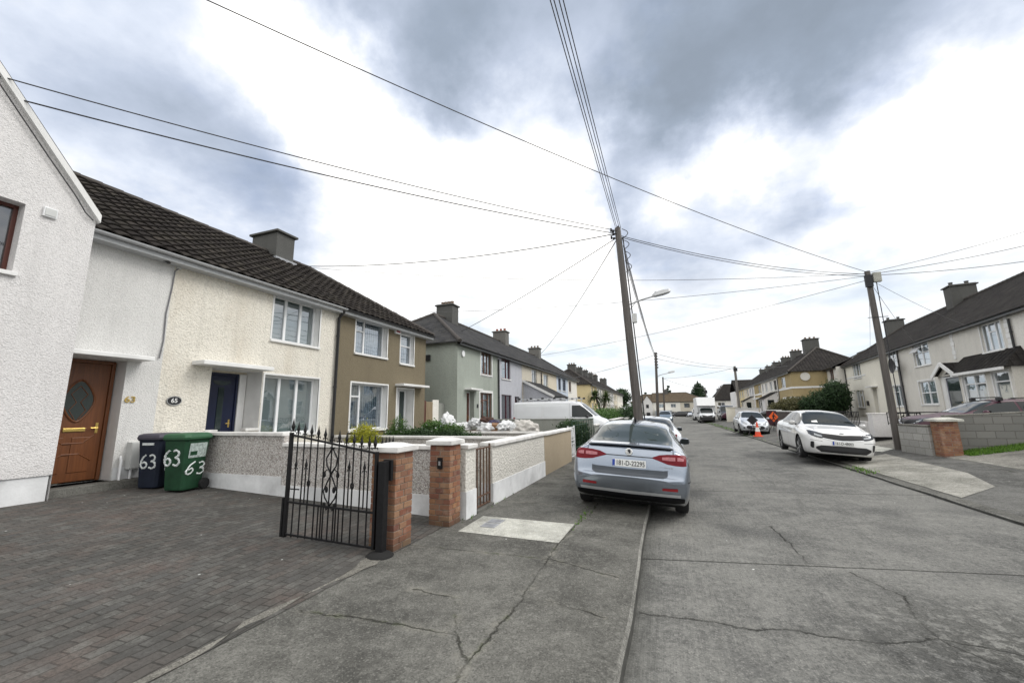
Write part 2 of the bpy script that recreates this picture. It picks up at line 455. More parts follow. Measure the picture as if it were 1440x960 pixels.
BAG_T = simple('teal_bag', (.02, .16, .14), .4, .2, 6, .8, 9)
CARD = simple('brown_cardboard', (.22, .12, .06), .85, .15)
CARD2 = simple('dark_brown_cloth', (.06, .030, .022), .85, .3, 8, .6, 12)
RUBBLE = simple('rubble_heap', (.26, .22, .18), .95, .35, 9, 1.0, 14)

# ---------------------------------------------------------------- ground materials
def segmask(t, pos, segs, width, wob=.05, wscale=5.0):
    """thin irregular cracks along polylines in the ground plane"""
    xy = t.vmath('MULTIPLY', pos, (1, 1, 0)).outputs[0]
    nz = t.n('TexNoise'); t.t.links.new(xy, nz.inputs['Vector']); nz.inputs['Scale'].default_value = wscale; nz.inputs['Detail'].default_value = 6; nz.inputs['Roughness'].default_value = .7
    w = t.vmath('SUBTRACT', nz.outputs['Color'], (.5, .5, .5)).outputs[0]
    w = t.vmath('MULTIPLY', w, (wob*2, wob*2, 0)).outputs[0]
    q = t.vmath('ADD', xy, w).outputs[0]
    best = None
    for a, b in segs:
        a3 = (a[0], a[1], 0); ba = (b[0]-a[0], b[1]-a[1], 0); l2 = ba[0]**2+ba[1]**2
        pa = t.vmath('SUBTRACT', q, a3).outputs[0]
        h = t.math('DIVIDE', t.vmath('DOT_PRODUCT', pa, ba).outputs['Value'], l2, None, True)
        sc = t.n('VectorMath', operation='SCALE'); sc.inputs[0].default_value = ba; t.t.links.new(h, sc.inputs['Scale'])
        d = t.vmath('LENGTH', t.vmath('SUBTRACT', pa, sc.outputs[0]).outputs[0]).outputs['Value']
        best = d if best is None else t.math('MINIMUM', best, d)
    return best
def poly(*pts): return [(pts[i], pts[i+1]) for i in range(len(pts)-1)]

def concrete_road():
    t = NT('brushed_concrete_road'); p = t.pos()
    stria = t.noise(t.scalevec(p, (38, 1.1, 1)), 1.0, 4, .6)
    stria2 = t.noise(t.scalevec(p, (110, 3.0, 1)), 1.0, 3, .6)
    blot = t.noise(p, .55, 6, .62); mid = t.noise(p, 3.2, 6, .68); fine = t.noise(p, 60, 4, .7)
    base = t.mix(t.maprange(t.math('ADD', t.math('MULTIPLY', blot, .6), t.math('MULTIPLY', t.noise(p, .23, 3, .5), .4)), .38, .60, 0, 1), (.068, .068, .067), (.158, .156, .146))
    base = t.mix(t.maprange(mid, .46, .70, 0, .70), base, (.215, .211, .197)); grit = t.noise(p, 17, 6, .78); base = t.mix(t.maprange(grit, .48, .66, 0, .55), base, (.245, .24, .223)); base = t.mix(t.maprange(grit, .36, .46, .55, 0), base, (.055, .055, .052))
    base = t.mix(t.maprange(stria, .46, .70, 0, .26), base, (.24, .235, .218))
    base = t.mix(t.maprange(stria2, .55, .7, 0, .2), base, (.06, .06, .057))
    base = t.mix(t.maprange(fine, .50, .74, 0, .55), base, (.06, .059, .056))
    sp = t.n('TexVoronoi', feature='F1'); t.t.links.new(p, sp.inputs['Vector']); sp.inputs['Scale'].default_value = 48
    base = t.mix(t.maprange(sp.outputs['Distance'], .02, .16, .5, 0), base, (.34, .33, .30))
    dark = t.noise(p, .8, 3, .5)
    base = t.mix(t.maprange(dark, .54, .66, 0, .55), base, (.062, .062, .062)); oil = t.noise(t.scalevec(p, (1.6, .35, 1)), 1.0, 5, .6); base = t.mix(t.maprange(oil, .58, .68, 0, .45), base, (.050, .050, .050)); cr = t.n('TexVoronoi'); t.t.links.new(p, cr.inputs['Vector']); cr.inputs['Scale'].default_value = 95; cs = t.n('SeparateColor'); t.t.links.new(cr.outputs['Color'], cs.inputs[0]); base = t.mix(t.maprange(cs.outputs[0], .84, .97, 0, .35), base, (.32, .31, .29)); base = t.mix(t.maprange(cs.outputs[1], .84, .97, 0, .35), base, (.03, .03, .03))
    s = t.n('SeparateXYZ'); t.t.links.new(p, s.inputs[0])
    # dirty kerb channels
    ch = t.math('ADD', s.outputs[0], t.math('MULTIPLY', mid, .25))
    base = t.mix(t.maprange(ch, -.38, .02, .75, 0), base, (.055, .055, .050))
    joints = segmask(t, p, poly((-.45, 5.42), (4.9, 6.42)) + poly((.0, 10.0), (4.9, 10.84)) + poly((-.45, 17.3), (4.9, 17.2)) + poly((-.45, 23.5), (4.9, 24.0))
                     + poly((-.45, 30), (4.9, 30.6)) + poly((-.45, 1.4), (4.9, 1.9)), .01, .022)
    cracks = segmask(t, p, poly((-.35, 4.05), (.44, 4.07), (.9, 4.14), (1.31, 4.13), (1.84, 4.33), (2.5, 4.2), (4.9, 4.5))
                     + poly((1.37, 7.42), (1.41, 5.89)) + poly((1.75, 5.67), (1.98, 5.13), (1.83, 4.72), (1.84, 4.33))
                     + poly((2.5, 4.2), (2.75, 3.4), (2.6, 2.2)) + poly((1.84, 4.33), (2.2, 3.7), (3.6, 3.3)), .01, .10, 4)
    m1 = t.maprange(joints, .005, .020, .80, 0); m2 = t.math('MULTIPLY', t.maprange(cracks, .002, .016, .85, 0), t.maprange(t.noise(p, 2.5, 3), .38, .55, .35, 1))
    halo = t.maprange(cracks, .02, .12, .30, 0); halo = t.math('MULTIPLY', halo, t.maprange(fine, .4, .6, .2, 1))
    base = t.mix(halo, base, (.055, .054, .05))
    base = t.mix(t.math('MAXIMUM', m1, m2), base, (.018, .018, .016))
    # broken-out surface round the crack junction
    d = t.vmath('DISTANCE', p, (2.5, 3.9, 0)).outputs['Value']
    brk = t.math('MULTIPLY', t.maprange(d, .35, 1.7, 1, 0), t.maprange(t.noise(p, 7, 6, .75), .47, .56, 0, 1))
    base = t.mix(t.math('MULTIPLY', brk, .7), base, (.045, .045, .043))
    lit = t.noise(p, 2.3, 0); lit2 = t.n('TexVoronoi', feature='F1'); t.t.links.new(p, lit2.inputs['Vector']); lit2.inputs['Scale'].default_value = 1.7; lit2.inputs['Randomness'].default_value = 1
    base = t.mix(t.maprange(lit2.outputs['Distance'], .018, .024, .9, 0), base, (.62, .62, .60))
    h = t.math('SUBTRACT', t.math('ADD', t.math('ADD', t.math('MULTIPLY', stria, .5), t.math('MULTIPLY', fine, .6)), t.math('MULTIPLY', stria2, .3)), t.math('MULTIPLY', t.math('MAXIMUM', m1, t.math('MAXIMUM', m2, brk)), 1.2))
    base = t.mix(1.0, base, (1.18, 1.19, 1.19), 'MULTIPLY')
    t.bsdf(base, .92, t.bump(h, .9, .014), spec=.08)
    return t.m

def concrete_path(name, lo, hi, segs=None, seed=(0, 0, 0), grass=True):
    t = NT(name); p = t.pos(); q = t.vmath('ADD', p, seed).outputs[0]
    blot = t.noise(q, .9, 7, .68); mid = t.noise(q, 4, 6, .72); fine = t.noise(q, 70, 4, .7)
    base = t.mix(t.maprange(blot, .40, .60, 0, 1), tuple(x*.78 for x in lo), tuple(x*1.12 for x in hi)); wet = t.noise(q, 1.7, 5, .6); base = t.mix(t.maprange(wet, .56, .66, 0, .45), base, tuple(x*.55 for x in lo))
    base = t.mix(t.maprange(mid, .50, .74, 0, .6), base, tuple(x*1.55 for x in hi))
    base = t.mix(t.maprange(fine, .46, .64, 0, .65), base, tuple(x*.42 for x in lo)); grit = t.noise(q, 19, 6, .78); base = t.mix(t.maprange(grit, .52, .68, 0, .5), base, tuple(min(.5, x*1.7) for x in hi)); base = t.mix(t.maprange(grit, .34, .44, .5, 0), base, tuple(x*.5 for x in lo)); cr = t.n('TexVoronoi'); t.t.links.new(p, cr.inputs['Vector']); cr.inputs['Scale'].default_value = 95; cs = t.n('SeparateColor'); t.t.links.new(cr.outputs['Color'], cs.inputs[0]); base = t.mix(t.maprange(cs.outputs[0], .84, .97, 0, .32), base, tuple(min(.5, x*2.1) for x in hi))
    sp = t.n('TexVoronoi'); t.t.links.new(p, sp.inputs['Vector']); sp.inputs['Scale'].default_value = 60
    base = t.mix(t.maprange(sp.outputs['Distance'], .02, .18, .5, 0), base, tuple(min(.45, x*2) for x in hi))
    h = t.math('MULTIPLY', fine, .8)
    if segs:
        c = segmask(t, p, segs, .01, .075, 4.5); m = t.math('MULTIPLY', t.maprange(c, .002, .013, .78, 0), t.maprange(t.noise(p, 2.2, 4), .38, .58, .12, 1))
        halo = t.math('MULTIPLY', t.maprange(c, .012, .09, .30, 0), t.maprange(mid, .46, .62, 0, 1))
        base = t.mix(halo, base, (.27, .255, .215))
        mossy = t.math('MULTIPLY', t.maprange(c, .008, .035, .45, 0), t.maprange(t.noise(p, 5, 3), .56, .66, 0, 1))
        base = t.mix(mossy, base, (.06, .075, .03))
        base = t.mix(m, base, (.02, .02, .016)); h = t.math('SUBTRACT', h, t.math('MULTIPLY', m, 1.2))
    lit2 = t.n('TexVoronoi', feature='F1'); t.t.links.new(p, lit2.inputs['Vector']); lit2.inputs['Scale'].default_value = 2.1
    base = t.mix(t.maprange(lit2.outputs['Distance'], .016, .024, .9, 0), base, (.6, .6, .58))
    base = t.mix(1.0, base, (1.18, 1.19, 1.19), 'MULTIPLY')
    t.bsdf(base, .92, t.bump(h, .9, .014), spec=.08); return t.m
PAVE_SEGS = (poly((-3.1, 4.62), (-1.77, 4.7), (-1.32, 4.73), (-.4, 4.42)) + poly((-1.3, 6.88), (-1.37, 5.26), (-1.31, 3.45), (-1.35, 2.7), (-1.33, 1.6))
             + poly((-2.99, 2.86), (-2.34, 2.95), (-1.83, 2.98), (-1.58, 2.98), (-1.35, 2.7)) + poly((-1.08, 3.73), (-.4, 3.60)) + poly((-2.33, 3.54), (-1.88, 3.53), (-1.58, 2.98))
             + poly((-3.1, 7.4), (-.4, 7.2)) + poly((-3.1, 10.4), (-.4, 10.2)) + poly((-1.25, 6.88), (-1.2, 16)))
ROAD_M = concrete_road()
PAVE_M = concrete_path('pavement_concrete', (.088, .086, .079), (.128, .125, .114), PAVE_SEGS)
PAVE_R = concrete_path('far_pavement_concrete', (.085, .084, .080), (.12, .118, .112), poly((4.8, 9.3), (9, 8.7)) + poly((7.3, 12.6), (7.6, 15.7)), (5, 3, 0))
SLAB_M = concrete_path('pale_concrete_slab', (.20, .195, .17), (.27, .26, .235), None, (9, 1, 0))
SLAB_W = concrete_path('whitish_concrete_slab', (.34, .335, .30), (.46, .455, .41), None, (2, 6, 0))
EDGE_M = concrete_path('crumbling_edge_concrete', (.105, .10, .09), (.165, .158, .14), None, (4, 4, 0))
KERB_L = concrete_path('worn_kerb_edge', (.15, .147, .135), (.21, .205, .19), None, (6, 1, 0))
KERB_F = simple('dirty_kerb_face', (.045, .045, .040), .95, .4, 6, .5, 50)
KERB_M = concrete_path('kerb_concrete', (.088, .086, .079), (.128, .125, .114), None, (0, 0, 0))
GARD_M = concrete_path('garden_concrete', (.15, .145, .13), (.21, .20, .18), None, (1, 2, 0))
def pavers():
    t = NT('brick_pavers'); p = t.pos()
    nz = t.n('TexNoise'); t.t.links.new(p, nz.inputs['Vector']); nz.inputs['Scale'].default_value = 1.2
    off = t.vmath('MULTIPLY', t.vmath('SUBTRACT', nz.outputs['Color'], (.5, .5, .5)).outputs[0], (.10, .10, 0)).outputs[0]
    r = t.n('Mapping'); t.t.links.new(t.vmath('ADD', p, off).outputs[0], r.inputs[0]); r.inputs['Rotation'].default_value = (0, 0, R(86))
    b = t.n('TexBrick'); t.t.links.new(r.outputs[0], b.inputs['Vector']); b.inputs['Scale'].default_value = 1
    b.inputs['Brick Width'].default_value = .21; b.inputs['Row Height'].default_value = .105; b.inputs['Mortar Size'].default_value = .006; b.inputs['Mortar Smooth'].default_value = .4
    b.inputs['Color1'].default_value = (0, 0, 0, 1); b.inputs['Color2'].default_value = (1, 1, 1, 1); b.inputs['Mortar'].default_value = (.5, .5, .5, 1)
    sc = t.n('SeparateColor'); t.t.links.new(b.outputs['Color'], sc.inputs[0])
    col = t.ramp(sc.outputs[0], [(0, (.080, .076, .071)), (.35, (.098, .092, .086)), (.6, (.114, .098, .088)), (.8, (.092, .089, .085)), (1, (.128, .122, .112))])
    blot = t.noise(p, .7, 6, .65); red = t.noise(t.vmath('ADD', p, (7, 2, 0)).outputs[0], 1.1, 4, .6); fine = t.noise(p, 45, 5, .7); mid = t.noise(p, 5, 5, .7)
    col = t.mix(t.maprange(red, .54, .72, 0, .40), col, (.165, .108, .088))
    col = t.mix(t.maprange(blot, .44, .66, 0, .60), col, (.060, .058, .053))
    col = t.mix(t.maprange(mid, .50, .70, 0, .60), col, (.175, .17, .155))
    col = t.mix(t.maprange(fine, .46, .64, 0, .6), col, (.052, .050, .044))
    col = t.mix(t.math('MULTIPLY', b.outputs['Fac'], t.maprange(blot, .35, .6, .25, .7)), col, (.036, .035, .031))
    lit2 = t.n('TexVoronoi', feature='F1'); t.t.links.new(p, lit2.inputs['Vector']); lit2.inputs['Scale'].default_value = 3.1
    col = t.mix(t.maprange(lit2.outputs['Distance'], .03, .042, .85, 0), col, (.52, .52, .49))
    h = t.math('SUBTRACT', t.math('MULTIPLY', fine, .5), b.outputs['Fac'])
    col = t.mix(1.0, col, (1.0, 1.02, 1.04), 'MULTIPLY')
    t.bsdf(col, .9, t.bump(h, .9, .014), spec=.10); return t.m
PAVERS = pavers()
SOIL = simple('garden_ground_mix', (.10, .10, .075), .95, .4, 3, .6, 30)
TERR = simple('terrain_mix', (.11, .115, .09), .95, .3, 2)
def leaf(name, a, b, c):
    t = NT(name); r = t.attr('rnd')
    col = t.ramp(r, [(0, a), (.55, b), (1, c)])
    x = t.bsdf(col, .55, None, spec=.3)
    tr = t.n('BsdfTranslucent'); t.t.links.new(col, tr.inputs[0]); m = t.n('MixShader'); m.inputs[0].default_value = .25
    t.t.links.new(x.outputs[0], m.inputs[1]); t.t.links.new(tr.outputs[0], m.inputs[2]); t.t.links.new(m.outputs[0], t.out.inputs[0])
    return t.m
LF_YEL = leaf('yellow_green_leaf', (.06, .085, .012), (.22, .24, .02), (.46, .43, .03))
LF_GRN = leaf('mid_green_leaf', (.018, .045, .012), (.045, .10, .02), (.10, .19, .045))
LF_DRK = leaf('dark_green_leaf', (.008, .02, .009), (.02, .045, .016), (.045, .085, .03))
LF_PUR = leaf('copper_leaf', (.014, .007, .011), (.032, .014, .022), (.055, .026, .034))
LF_PALM = leaf('palm_leaf', (.018, .035, .012), (.05, .085, .022), (.14, .17, .05))
LF_BRN = leaf('brownish_shrub_leaf', (.04, .04, .018), (.085, .085, .035), (.13, .12, .05))
GRASS = leaf('grass_blade', (.05, .10, .015), (.10, .21, .03), (.17, .30, .05))
BARK = wood('tree_bark', (.06, .045, .034), (.11, .085, .06))
# ---------------------------------------------------------------- camera, sky, sun
cam_d = bpy.data.cameras.new('camera'); cam = bpy.data.objects.new('camera', cam_d); COL.objects.link(cam)
rx, ux, fx = Vector((.93715238, .34863315, -.01415443)), Vector((.07274134, -.15553745, .98514811)), Vector((-.34125374, .92426351, .17112233))
cam.matrix_world = Matrix(((rx.x, ux.x, -fx.x, 0), (rx.y, ux.y, -fx.y, 0), (rx.z, ux.z, -fx.z, 1.75), (0, 0, 0, 1)))
cam_d.sensor_width = 36; cam_d.sensor_fit = 'HORIZONTAL'; cam_d.lens = 14.25
cam_d.clip_start = .05; cam_d.clip_end = 3000
scene.camera = cam
scene.view_settings.view_transform = 'Standard'; scene.view_settings.look = 'None'
scene.cycles.use_denoising = True
scene.cycles.denoising_input_passes = 'RGB_ALBEDO_NORMAL'; scene.cycles.denoising_prefilter = 'ACCURATE'
scene.view_settings.exposure = 0; scene.view_settings.gamma = 1

SUN_AZ, SUN_EL = R(66), R(46)
w = bpy.data.worlds.new('World'); scene.world = w; w.use_nodes = True
class WT(NT):
    def __init__(s, w):
        s.t = w.node_tree; s.t.nodes.clear(); s.out = s.t.nodes.new('ShaderNodeOutputWorld')
t = WT(w)
sky = t.n('TexSky', sky_type='NISHITA'); sky.sun_disc = False; sky.sun_elevation = SUN_EL; sky.sun_rotation = SUN_AZ; sky.altitude = 50; sky.air_density = 1.0; sky.dust_density = 2.5
d0 = t.n('TexCoord').outputs['Generated']
wn1 = t.n('TexNoise'); t.t.links.new(d0, wn1.inputs['Vector']); wn1.inputs['Scale'].default_value = 3.6; wn1.inputs['Detail'].default_value = 7; wn1.inputs['Roughness'].default_value = .58
warp = t.vmath('MULTIPLY', t.vmath('SUBTRACT', wn1.outputs['Color'], (.5, .5, .5)).outputs[0], (.42, .42, .36)).outputs[0]
dw = t.vmath('NORMALIZE', t.vmath('ADD', d0, warp).outputs[0]).outputs[0]
BL = [(-62, 32, 13, -.10), # azimuth, elevation, spread, amount
 (23, 36, 7, .40), (9, 40, 8, .38), (33, 32, 6, .34), (-2, 44, 7, .30), (44, 33, 7, .30), (16, 46, 8, .30), (0, 36, 4.5, .26), (30, 46, 6, .12),
 (-60, 31, 7, .20), (-53, 28, 5.5, .25), (-66, 27, 7, .14), (-74, 33, 7, .10), (-56, 23, 6, .14), (-72, 40, 7, .12),
 (-38, 48, 6, .24), (-28, 46, 6, .32), (-20, 52, 8, .3), (-33, 41, 4, .10),
 (-1.4, 25, 3.4, .40), (14.8, 24, 3.2, .40), (1.0, 19, 4.5, .30), (8, 21, 4, .15), (23, 19, 5, .12), (-13, 64, 10, .15),
 (-51, 41, 4.5, -.45), (-46, 36, 4, -.40), (-33, 30, 8, -.35), (26, 25.5, 5.5, -.55), (10, 30, 4.0, -.45), (38, 24, 6, -.5), (-13, 22, 9, -.3), (-12, 35, 6, -.12)]
acc = None
for az, el, sp, am in BL:
    v = (math.sin(R(az))*math.cos(R(el)), math.cos(R(az))*math.cos(R(el)), math.sin(R(el)))
    dt = t.vmath('DOT_PRODUCT', dw, v).outputs['Value']
    g = t.math('MULTIPLY', t.math('EXPONENT', t.math('MULTIPLY', t.math('SUBTRACT', dt, 1.0), 1/(R(sp)**2))), am)
    acc = g if acc is None else t.math('ADD', acc, g)
sz = t.n('SeparateXYZ'); t.t.links.new(d0, sz.inputs[0])
den = t.math('ADD', sz.outputs[2], .22)
flat = t.n('CombineXYZ', i_0=t.math('DIVIDE', sz.outputs[0], den), i_1=t.math('DIVIDE', sz.outputs[1], den))
f1 = t.noise(flat.outputs[0], 1.5, 9, .56); f2 = t.noise(flat.outputs[0], 4.2, 7, .55)
D = t.math('ADD', acc, t.math('ADD', t.math('MULTIPLY', t.math('SUBTRACT', f1, .5), 1.05), t.math('MULTIPLY', t.math('SUBTRACT', f2, .5), .62)))
D = t.math('ADD', D, t.maprange(sz.outputs[1], -.45, .1, -.42, .12))
cl = t.ramp(D, [(0, (1.55, 1.53, 1.49)), (.09, (1.14, 1.14, 1.15)), (.17, (.93, .965, 1.02)), (.31, (.755, .82, .945)), (.50, (.55, .62, .755)), (.80, (.355, .42, .52)), (1, (.30, .355, .435))])
lowc = t.ramp(t.noise(t.scalevec(d0, (3, 3, 11)), 1.6, 6, .55), [(.30, (.66, .76, .86)), (.43, (.80, .90, .97)), (.55, (.98, 1.01, 1.03)), (.72, (1.15, 1.14, 1.12))]); cl = t.mix(t.maprange(sz.outputs[2], .10, .34, .88, 0), cl, lowc)
cl = t.mix(1.0, cl, (10.4, 10.4, 10.4), 'MULTIPLY')
# thin places let the blue of the clear sky through
thin = t.math('MULTIPLY', t.maprange(t.noise(flat.outputs[0], 2.2, 5, .55), .54, .68, 0, .26), t.maprange(D, .05, .32, 0, 1))
skyb = t.mix(1.0, sky.outputs[0], (1.4, 1.5, 1.7), 'MULTIPLY')
mx = t.mix(thin, cl, skyb)
bg = t.n('Background'); bg.inputs['Strength'].default_value = .1; t.t.links.new(mx, bg.inputs['Color']); t.t.links.new(bg.outputs[0], t.out.inputs[0])

sd = bpy.data.lights.new('sun', 'SUN'); sun = bpy.data.objects.new('sun', sd); COL.objects.link(sun)
sd.energy = 1.9; sd.angle = R(28); sd.color = (1, .97, .92)
sv = Vector((math.sin(SUN_AZ)*math.cos(SUN_EL), math.cos(SUN_AZ)*math.cos(SUN_EL), math.sin(SUN_EL)))
sun.rotation_euler = sv.to_track_quat('Z', 'Y').to_euler(); sun.location = (0, 0, 30)

# ---------------------------------------------------------------- the ground
def strip(name, xs, zs, ys, m, dz=0, kerb=None, yz=None):
    """a sheet with cross profile (xs, zs) extruded along y; kerb=(index side) closes the edge down to the road"""
    b = MB()
    for j in range(len(ys)-1):
        e0 = yz(ys[j]) if yz else 0; e1 = yz(ys[j+1]) if yz else 0
        for i in range(len(xs)-1):
            b.face([(xs[i], ys[j], zs[i]+dz+e0), (xs[i+1], ys[j], zs[i+1]+dz+e0), (xs[i+1], ys[j+1], zs[i+1]+dz+e1), (xs[i], ys[j+1], zs[i]+dz+e1)])
    return struct(b.build(name, m))
def lerp(xs, zs, x):
    if x <= xs[0]: return zs[0]
    for i in range(len(xs)-1):
        if x <= xs[i+1]: return zs[i]+(zs[i+1]-zs[i])*(x-xs[i])/(xs[i+1]-xs[i])
    return zs[-1]
LX, LZ = [-30, -10.3, -3.1, -.38], [.44, .42, .14, .11]
RXX, RZ = [4.86, 7.6, 10.0, 14.0, 40], [.06, .27, .66, .90, .9]
def zl(x): return lerp(LX, LZ, x)
def zr(x): return lerp(RXX, RZ, x)
def fall(y): return 0 if y < 106 else -min(1.0, (y-106)*.025)
YS = [-30, 0, 20, 40, 60, 80, 106, 120, 146, 170]
b = MB()
for (x0, x1) in ((-1500, 1500),):
    ys = [-600, -30, 106, 146, 400, 2500]; zz = [-.10, -.06, -.06, -1.06, -1.2, -3]
    for j in range(len(ys)-1): b.face([(x0, ys[j], zz[j]), (x1, ys[j], zz[j]), (x1, ys[j+1], zz[j+1]), (x0, ys[j+1], zz[j+1])])
struct(b.build('ground', TERR))
b = MB()
for j in range(len(YS)-1):
    y0, y1 = YS[j], YS[j+1]
    b.face([(-.45, y0, fall(y0)), (5.0, y0, fall(y0)), (5.0, y1, fall(y1)), (-.45, y1, fall(y1))])
struct(b.build('road', ROAD_M))
b = MB(); b.face([(-30, 106.5, -.02), (-.45, 106.5, -.02), (-.45, 128, -.5), (-30, 128, -.5)]); b.face([(5, 106.5, -.02), (30, 106.5, -.02), (30, 128, -.5), (5, 128, -.5)])
struct(b.build('side_road', ROAD_M))
struct(strip('pavement', [-3.1, -.55], [.14, .112], [-30, 0, 20, 50, 106], PAVE_M))
# kerb with worn, slightly wavering edge
def kerb(name, x0, x1, zt0, zt1, y0, y1, flip=False):
    b = MB(); n = int((y1-y0)/.6); rnd = random.Random(5)
    pr = None
    for i in range(n+1):
        y = y0+(y1-y0)*i/n; j = rnd.uniform(-.012, .012); k = rnd.uniform(-.006, .006)
        if not flip: p = [(x0, y, zt0), (x1-.025+j, y, zt1+k), (x1+j, y, zt1-.03+k), (x1+.01+j, y, -.05)]
        else: p = [(x0-.01+j, y, -.05), (x0+j, y, zt0-.018+k), (x0+.02+j, y, zt0+k), (x1, y, zt1)]
        if pr: 
            for q in range(3): b.face([pr[q], pr[q+1], p[q+1], p[q]], 1 if q == (0 if flip else 2) else (2 if q == 1 else 0))
        pr = p
    return struct(b.build(name, [KERB_M, KERB_F, KERB_L]))
kerb('kerb', -.55, -.38, .112, .105, -30, 106)
kerb('kerb', 4.80, 5.0, .055, .066, -30, 106, True)
struct(strip('pavement', [5.0, 7.6], [.066, .268], [-30, 0, 14, 40, 106], PAVE_R))
struct(strip('driveway', [-10.6, -10.3, -6, -3.1], [.424, .42, .255, .14], [-30, -4, 0, 2, 4, 5.9], PAVERS, .004))
struct(strip('front_garden', [-30, -10.3, -3.1], [.43, .416, .136], [5.9, 20, 50, 106], GARD_M))
struct(strip('front_garden', [7.6, 10, 14, 40], [.268, .66, .90, .9], [-30, 0, 20, 50, 106], GARD_M))
# lighter concrete bays laid into the pavements
def slab(name, pts, m, zf, dz):
    b = MB(); b.face([(x, y, zf(x)+dz) for x, y in pts]); return struct(b.build(name, m))
sl = slab('concrete_slab', [(-2.80, 5.32), (-1.37, 5.30), (-1.36, 6.21), (-2.81, 6.19)], SLAB_W, lambda x: lerp([-3.1, -.55], [.14, .112], x), .004)
for (px, py) in ((-2.50, 5.72), (-2.50, 5.96)):
    b = MB(); z = .14
    b.box(px-.11, px+.11, py-.10, py+.10, z-.01, z+.005)
    for k in range(5): b.box(px-.09, px+.09, py-.08+k*.036, py-.065+k*.036, z+.005, z+.008)
    o = b.build('meter_cover', LEAD); tag(o, 'square iron cover in the pale slab, the one %s' % ('nearer the viewer' if py < 5.8 else 'farther from the viewer'), 'cover', 'iron covers in the pale pavement slab')
slab('concrete_slab', [(5.01, 10.25), (6.05, 11.25), (6.55, 13.0), (6.75, 17.3), (5.01, 15.9)], SLAB_M, lambda x: zr(x), .004)
slab('concrete_slab', [(6.9, 17.9), (7.55, 18.7), (7.55, 20.6), (6.3, 20.4)], SLAB_W, lambda x: zr(x), .004)
slab('concrete_slab', [(5.01, 20.5), (6.2, 20.9), (6.2, 23.4), (5.01, 23.0)], SLAB_W, lambda x: zr(x), .004)
slab('concrete_slab', [(7.62, -8), (14, -8), (14, 15.6), (7.62, 15.5)], SLAB_M, lambda x: zr(x)+.0, .006)
b = MB(); rnd = random.Random(8); pr = None
for k in range(60):
    y = -6+10.1*k/59; w0 = -3.22+.05*math.sin(y*.9)+.03*math.sin(y*4.1)+rnd.uniform(-.03, .03); w1 = -3.10+.04*math.sin(y*1.7)+rnd.uniform(-.04, .03); z = lerp([-10.3, -6, -3.1], [.42, .255, .14], -3.2)+.008
    p = [(w0, y, z+.003), (w1, y, .146)]
    if pr: b.face([pr[0], pr[1], p[1], p[0]])
    pr = p
struct(b.build('driveway_edging', EDGE_M))
# weeds along joints and kerbs
def weeds(label, spots, n, h):
    b = MB()
    for (x, y, sx, sy, z) in spots:
        for k in range(n):
            px, py = random.gauss(x, sx), random.gauss(y, sy); a = random.uniform(0, 6.28); hh = h*random.uniform(.4, 1.2); q = .012
            tx, ty = px+random.gauss(0, hh*.5), py+random.gauss(0, hh*.5)
            b.face([(px-q*math.cos(a), py-q*math.sin(a), z), (px+q*math.cos(a), py+q*math.sin(a), z), (tx, ty, z+hh)])
    o = b.build('weeds', GRASS); tag(o, label, 'weeds', kind='stuff'); return o
weeds('short weeds sprouting at the kerb under the white saloon', [(4.88, 13.9, .12, .35, .06)], 110, .09)
weeds('thin moss and weeds in the pavement joint behind the silver liftback', [(-1.3, 6.9, .05, .12, .11), (-1.33, 6.5, .025, .3, .118)], 45, .03)
weeds('short weeds at the foot of the brick pillar and roughcast wall', [(-2.98, 5.95, .03, .2, .14), (-2.95, 7.6, .03, .5, .14)], 16, .04)
weeds('grass growing along the kerb beyond the small hatchback', [(5.0, 36, .18, 5, .06), (5.0, 48, .2, 5, .06)], 350, .12)
# lawn behind the brick pillar
b = MB(); pts = [(8.05, 15.62), (13, 15.66), (13, 16.58), (8.05, 16.5)]
b.face([(x, y, zr(x)+.012) for x, y in pts])
for k in range(9000):
    x = random.uniform(8.02, 13); y = random.uniform(15.6, 16.55); z = zr(x); a = random.uniform(0, 6.28); h = random.uniform(.03, .10)
    b.face([(x-.01*math.cos(a), y-.01*math.sin(a), z), (x+.01*math.cos(a), y+.01*math.sin(a), z), (x+random.gauss(0, .025), y+random.gauss(0, .025), z+h)])
lawn = b.build('lawn', GRASS); tag(lawn, 'bright green strip of lawn along the grey block wall', 'grass', kind='stuff')
# ---------------------------------------------------------------- houses
def facade(b, u0, u1, z0, z1, holes, v=0.0, mi=0, rmi=1):
    """wall front at depth v with openings (a, c, zb, zt, depth); reveals returned inwards"""
    us = sorted({u0, u1, *[min(max(h[0], u0), u1) for h in holes], *[min(max(h[1], u0), u1) for h in holes]})
    zs = sorted({z0, z1, *[h[2] for h in holes], *[h[3] for h in holes]})
    zs = [z for z in zs if z0 <= z <= z1]
    for i in range(len(us)-1):
        for j in range(len(zs)-1):
            uc = (us[i]+us[i+1])/2; zc = (zs[j]+zs[j+1])/2
            if any(h[0] < uc < h[1] and h[2] < zc < h[3] for h in holes): continue
            b.face([(us[i], v, zs[j]), (us[i+1], v, zs[j]), (us[i+1], v, zs[j+1]), (us[i], v, zs[j+1])], mi)
    for (a, c, zb, zt, d) in [h[:5] for h in holes]:
        b.face([(a, v, zb), (a, v, zt), (a, v+d, zt), (a, v+d, zb)], rmi)
        b.face([(c, v, zt), (c, v, zb), (c, v+d, zb), (c, v+d, zt)], rmi)
        b.face([(a, v, zt), (c, v, zt), (c, v+d, zt), (a, v+d, zt)], rmi)
        b.face([(a, v, zb), (a, v+d, zb), (c, v+d, zb), (c, v, zb)], rmi)

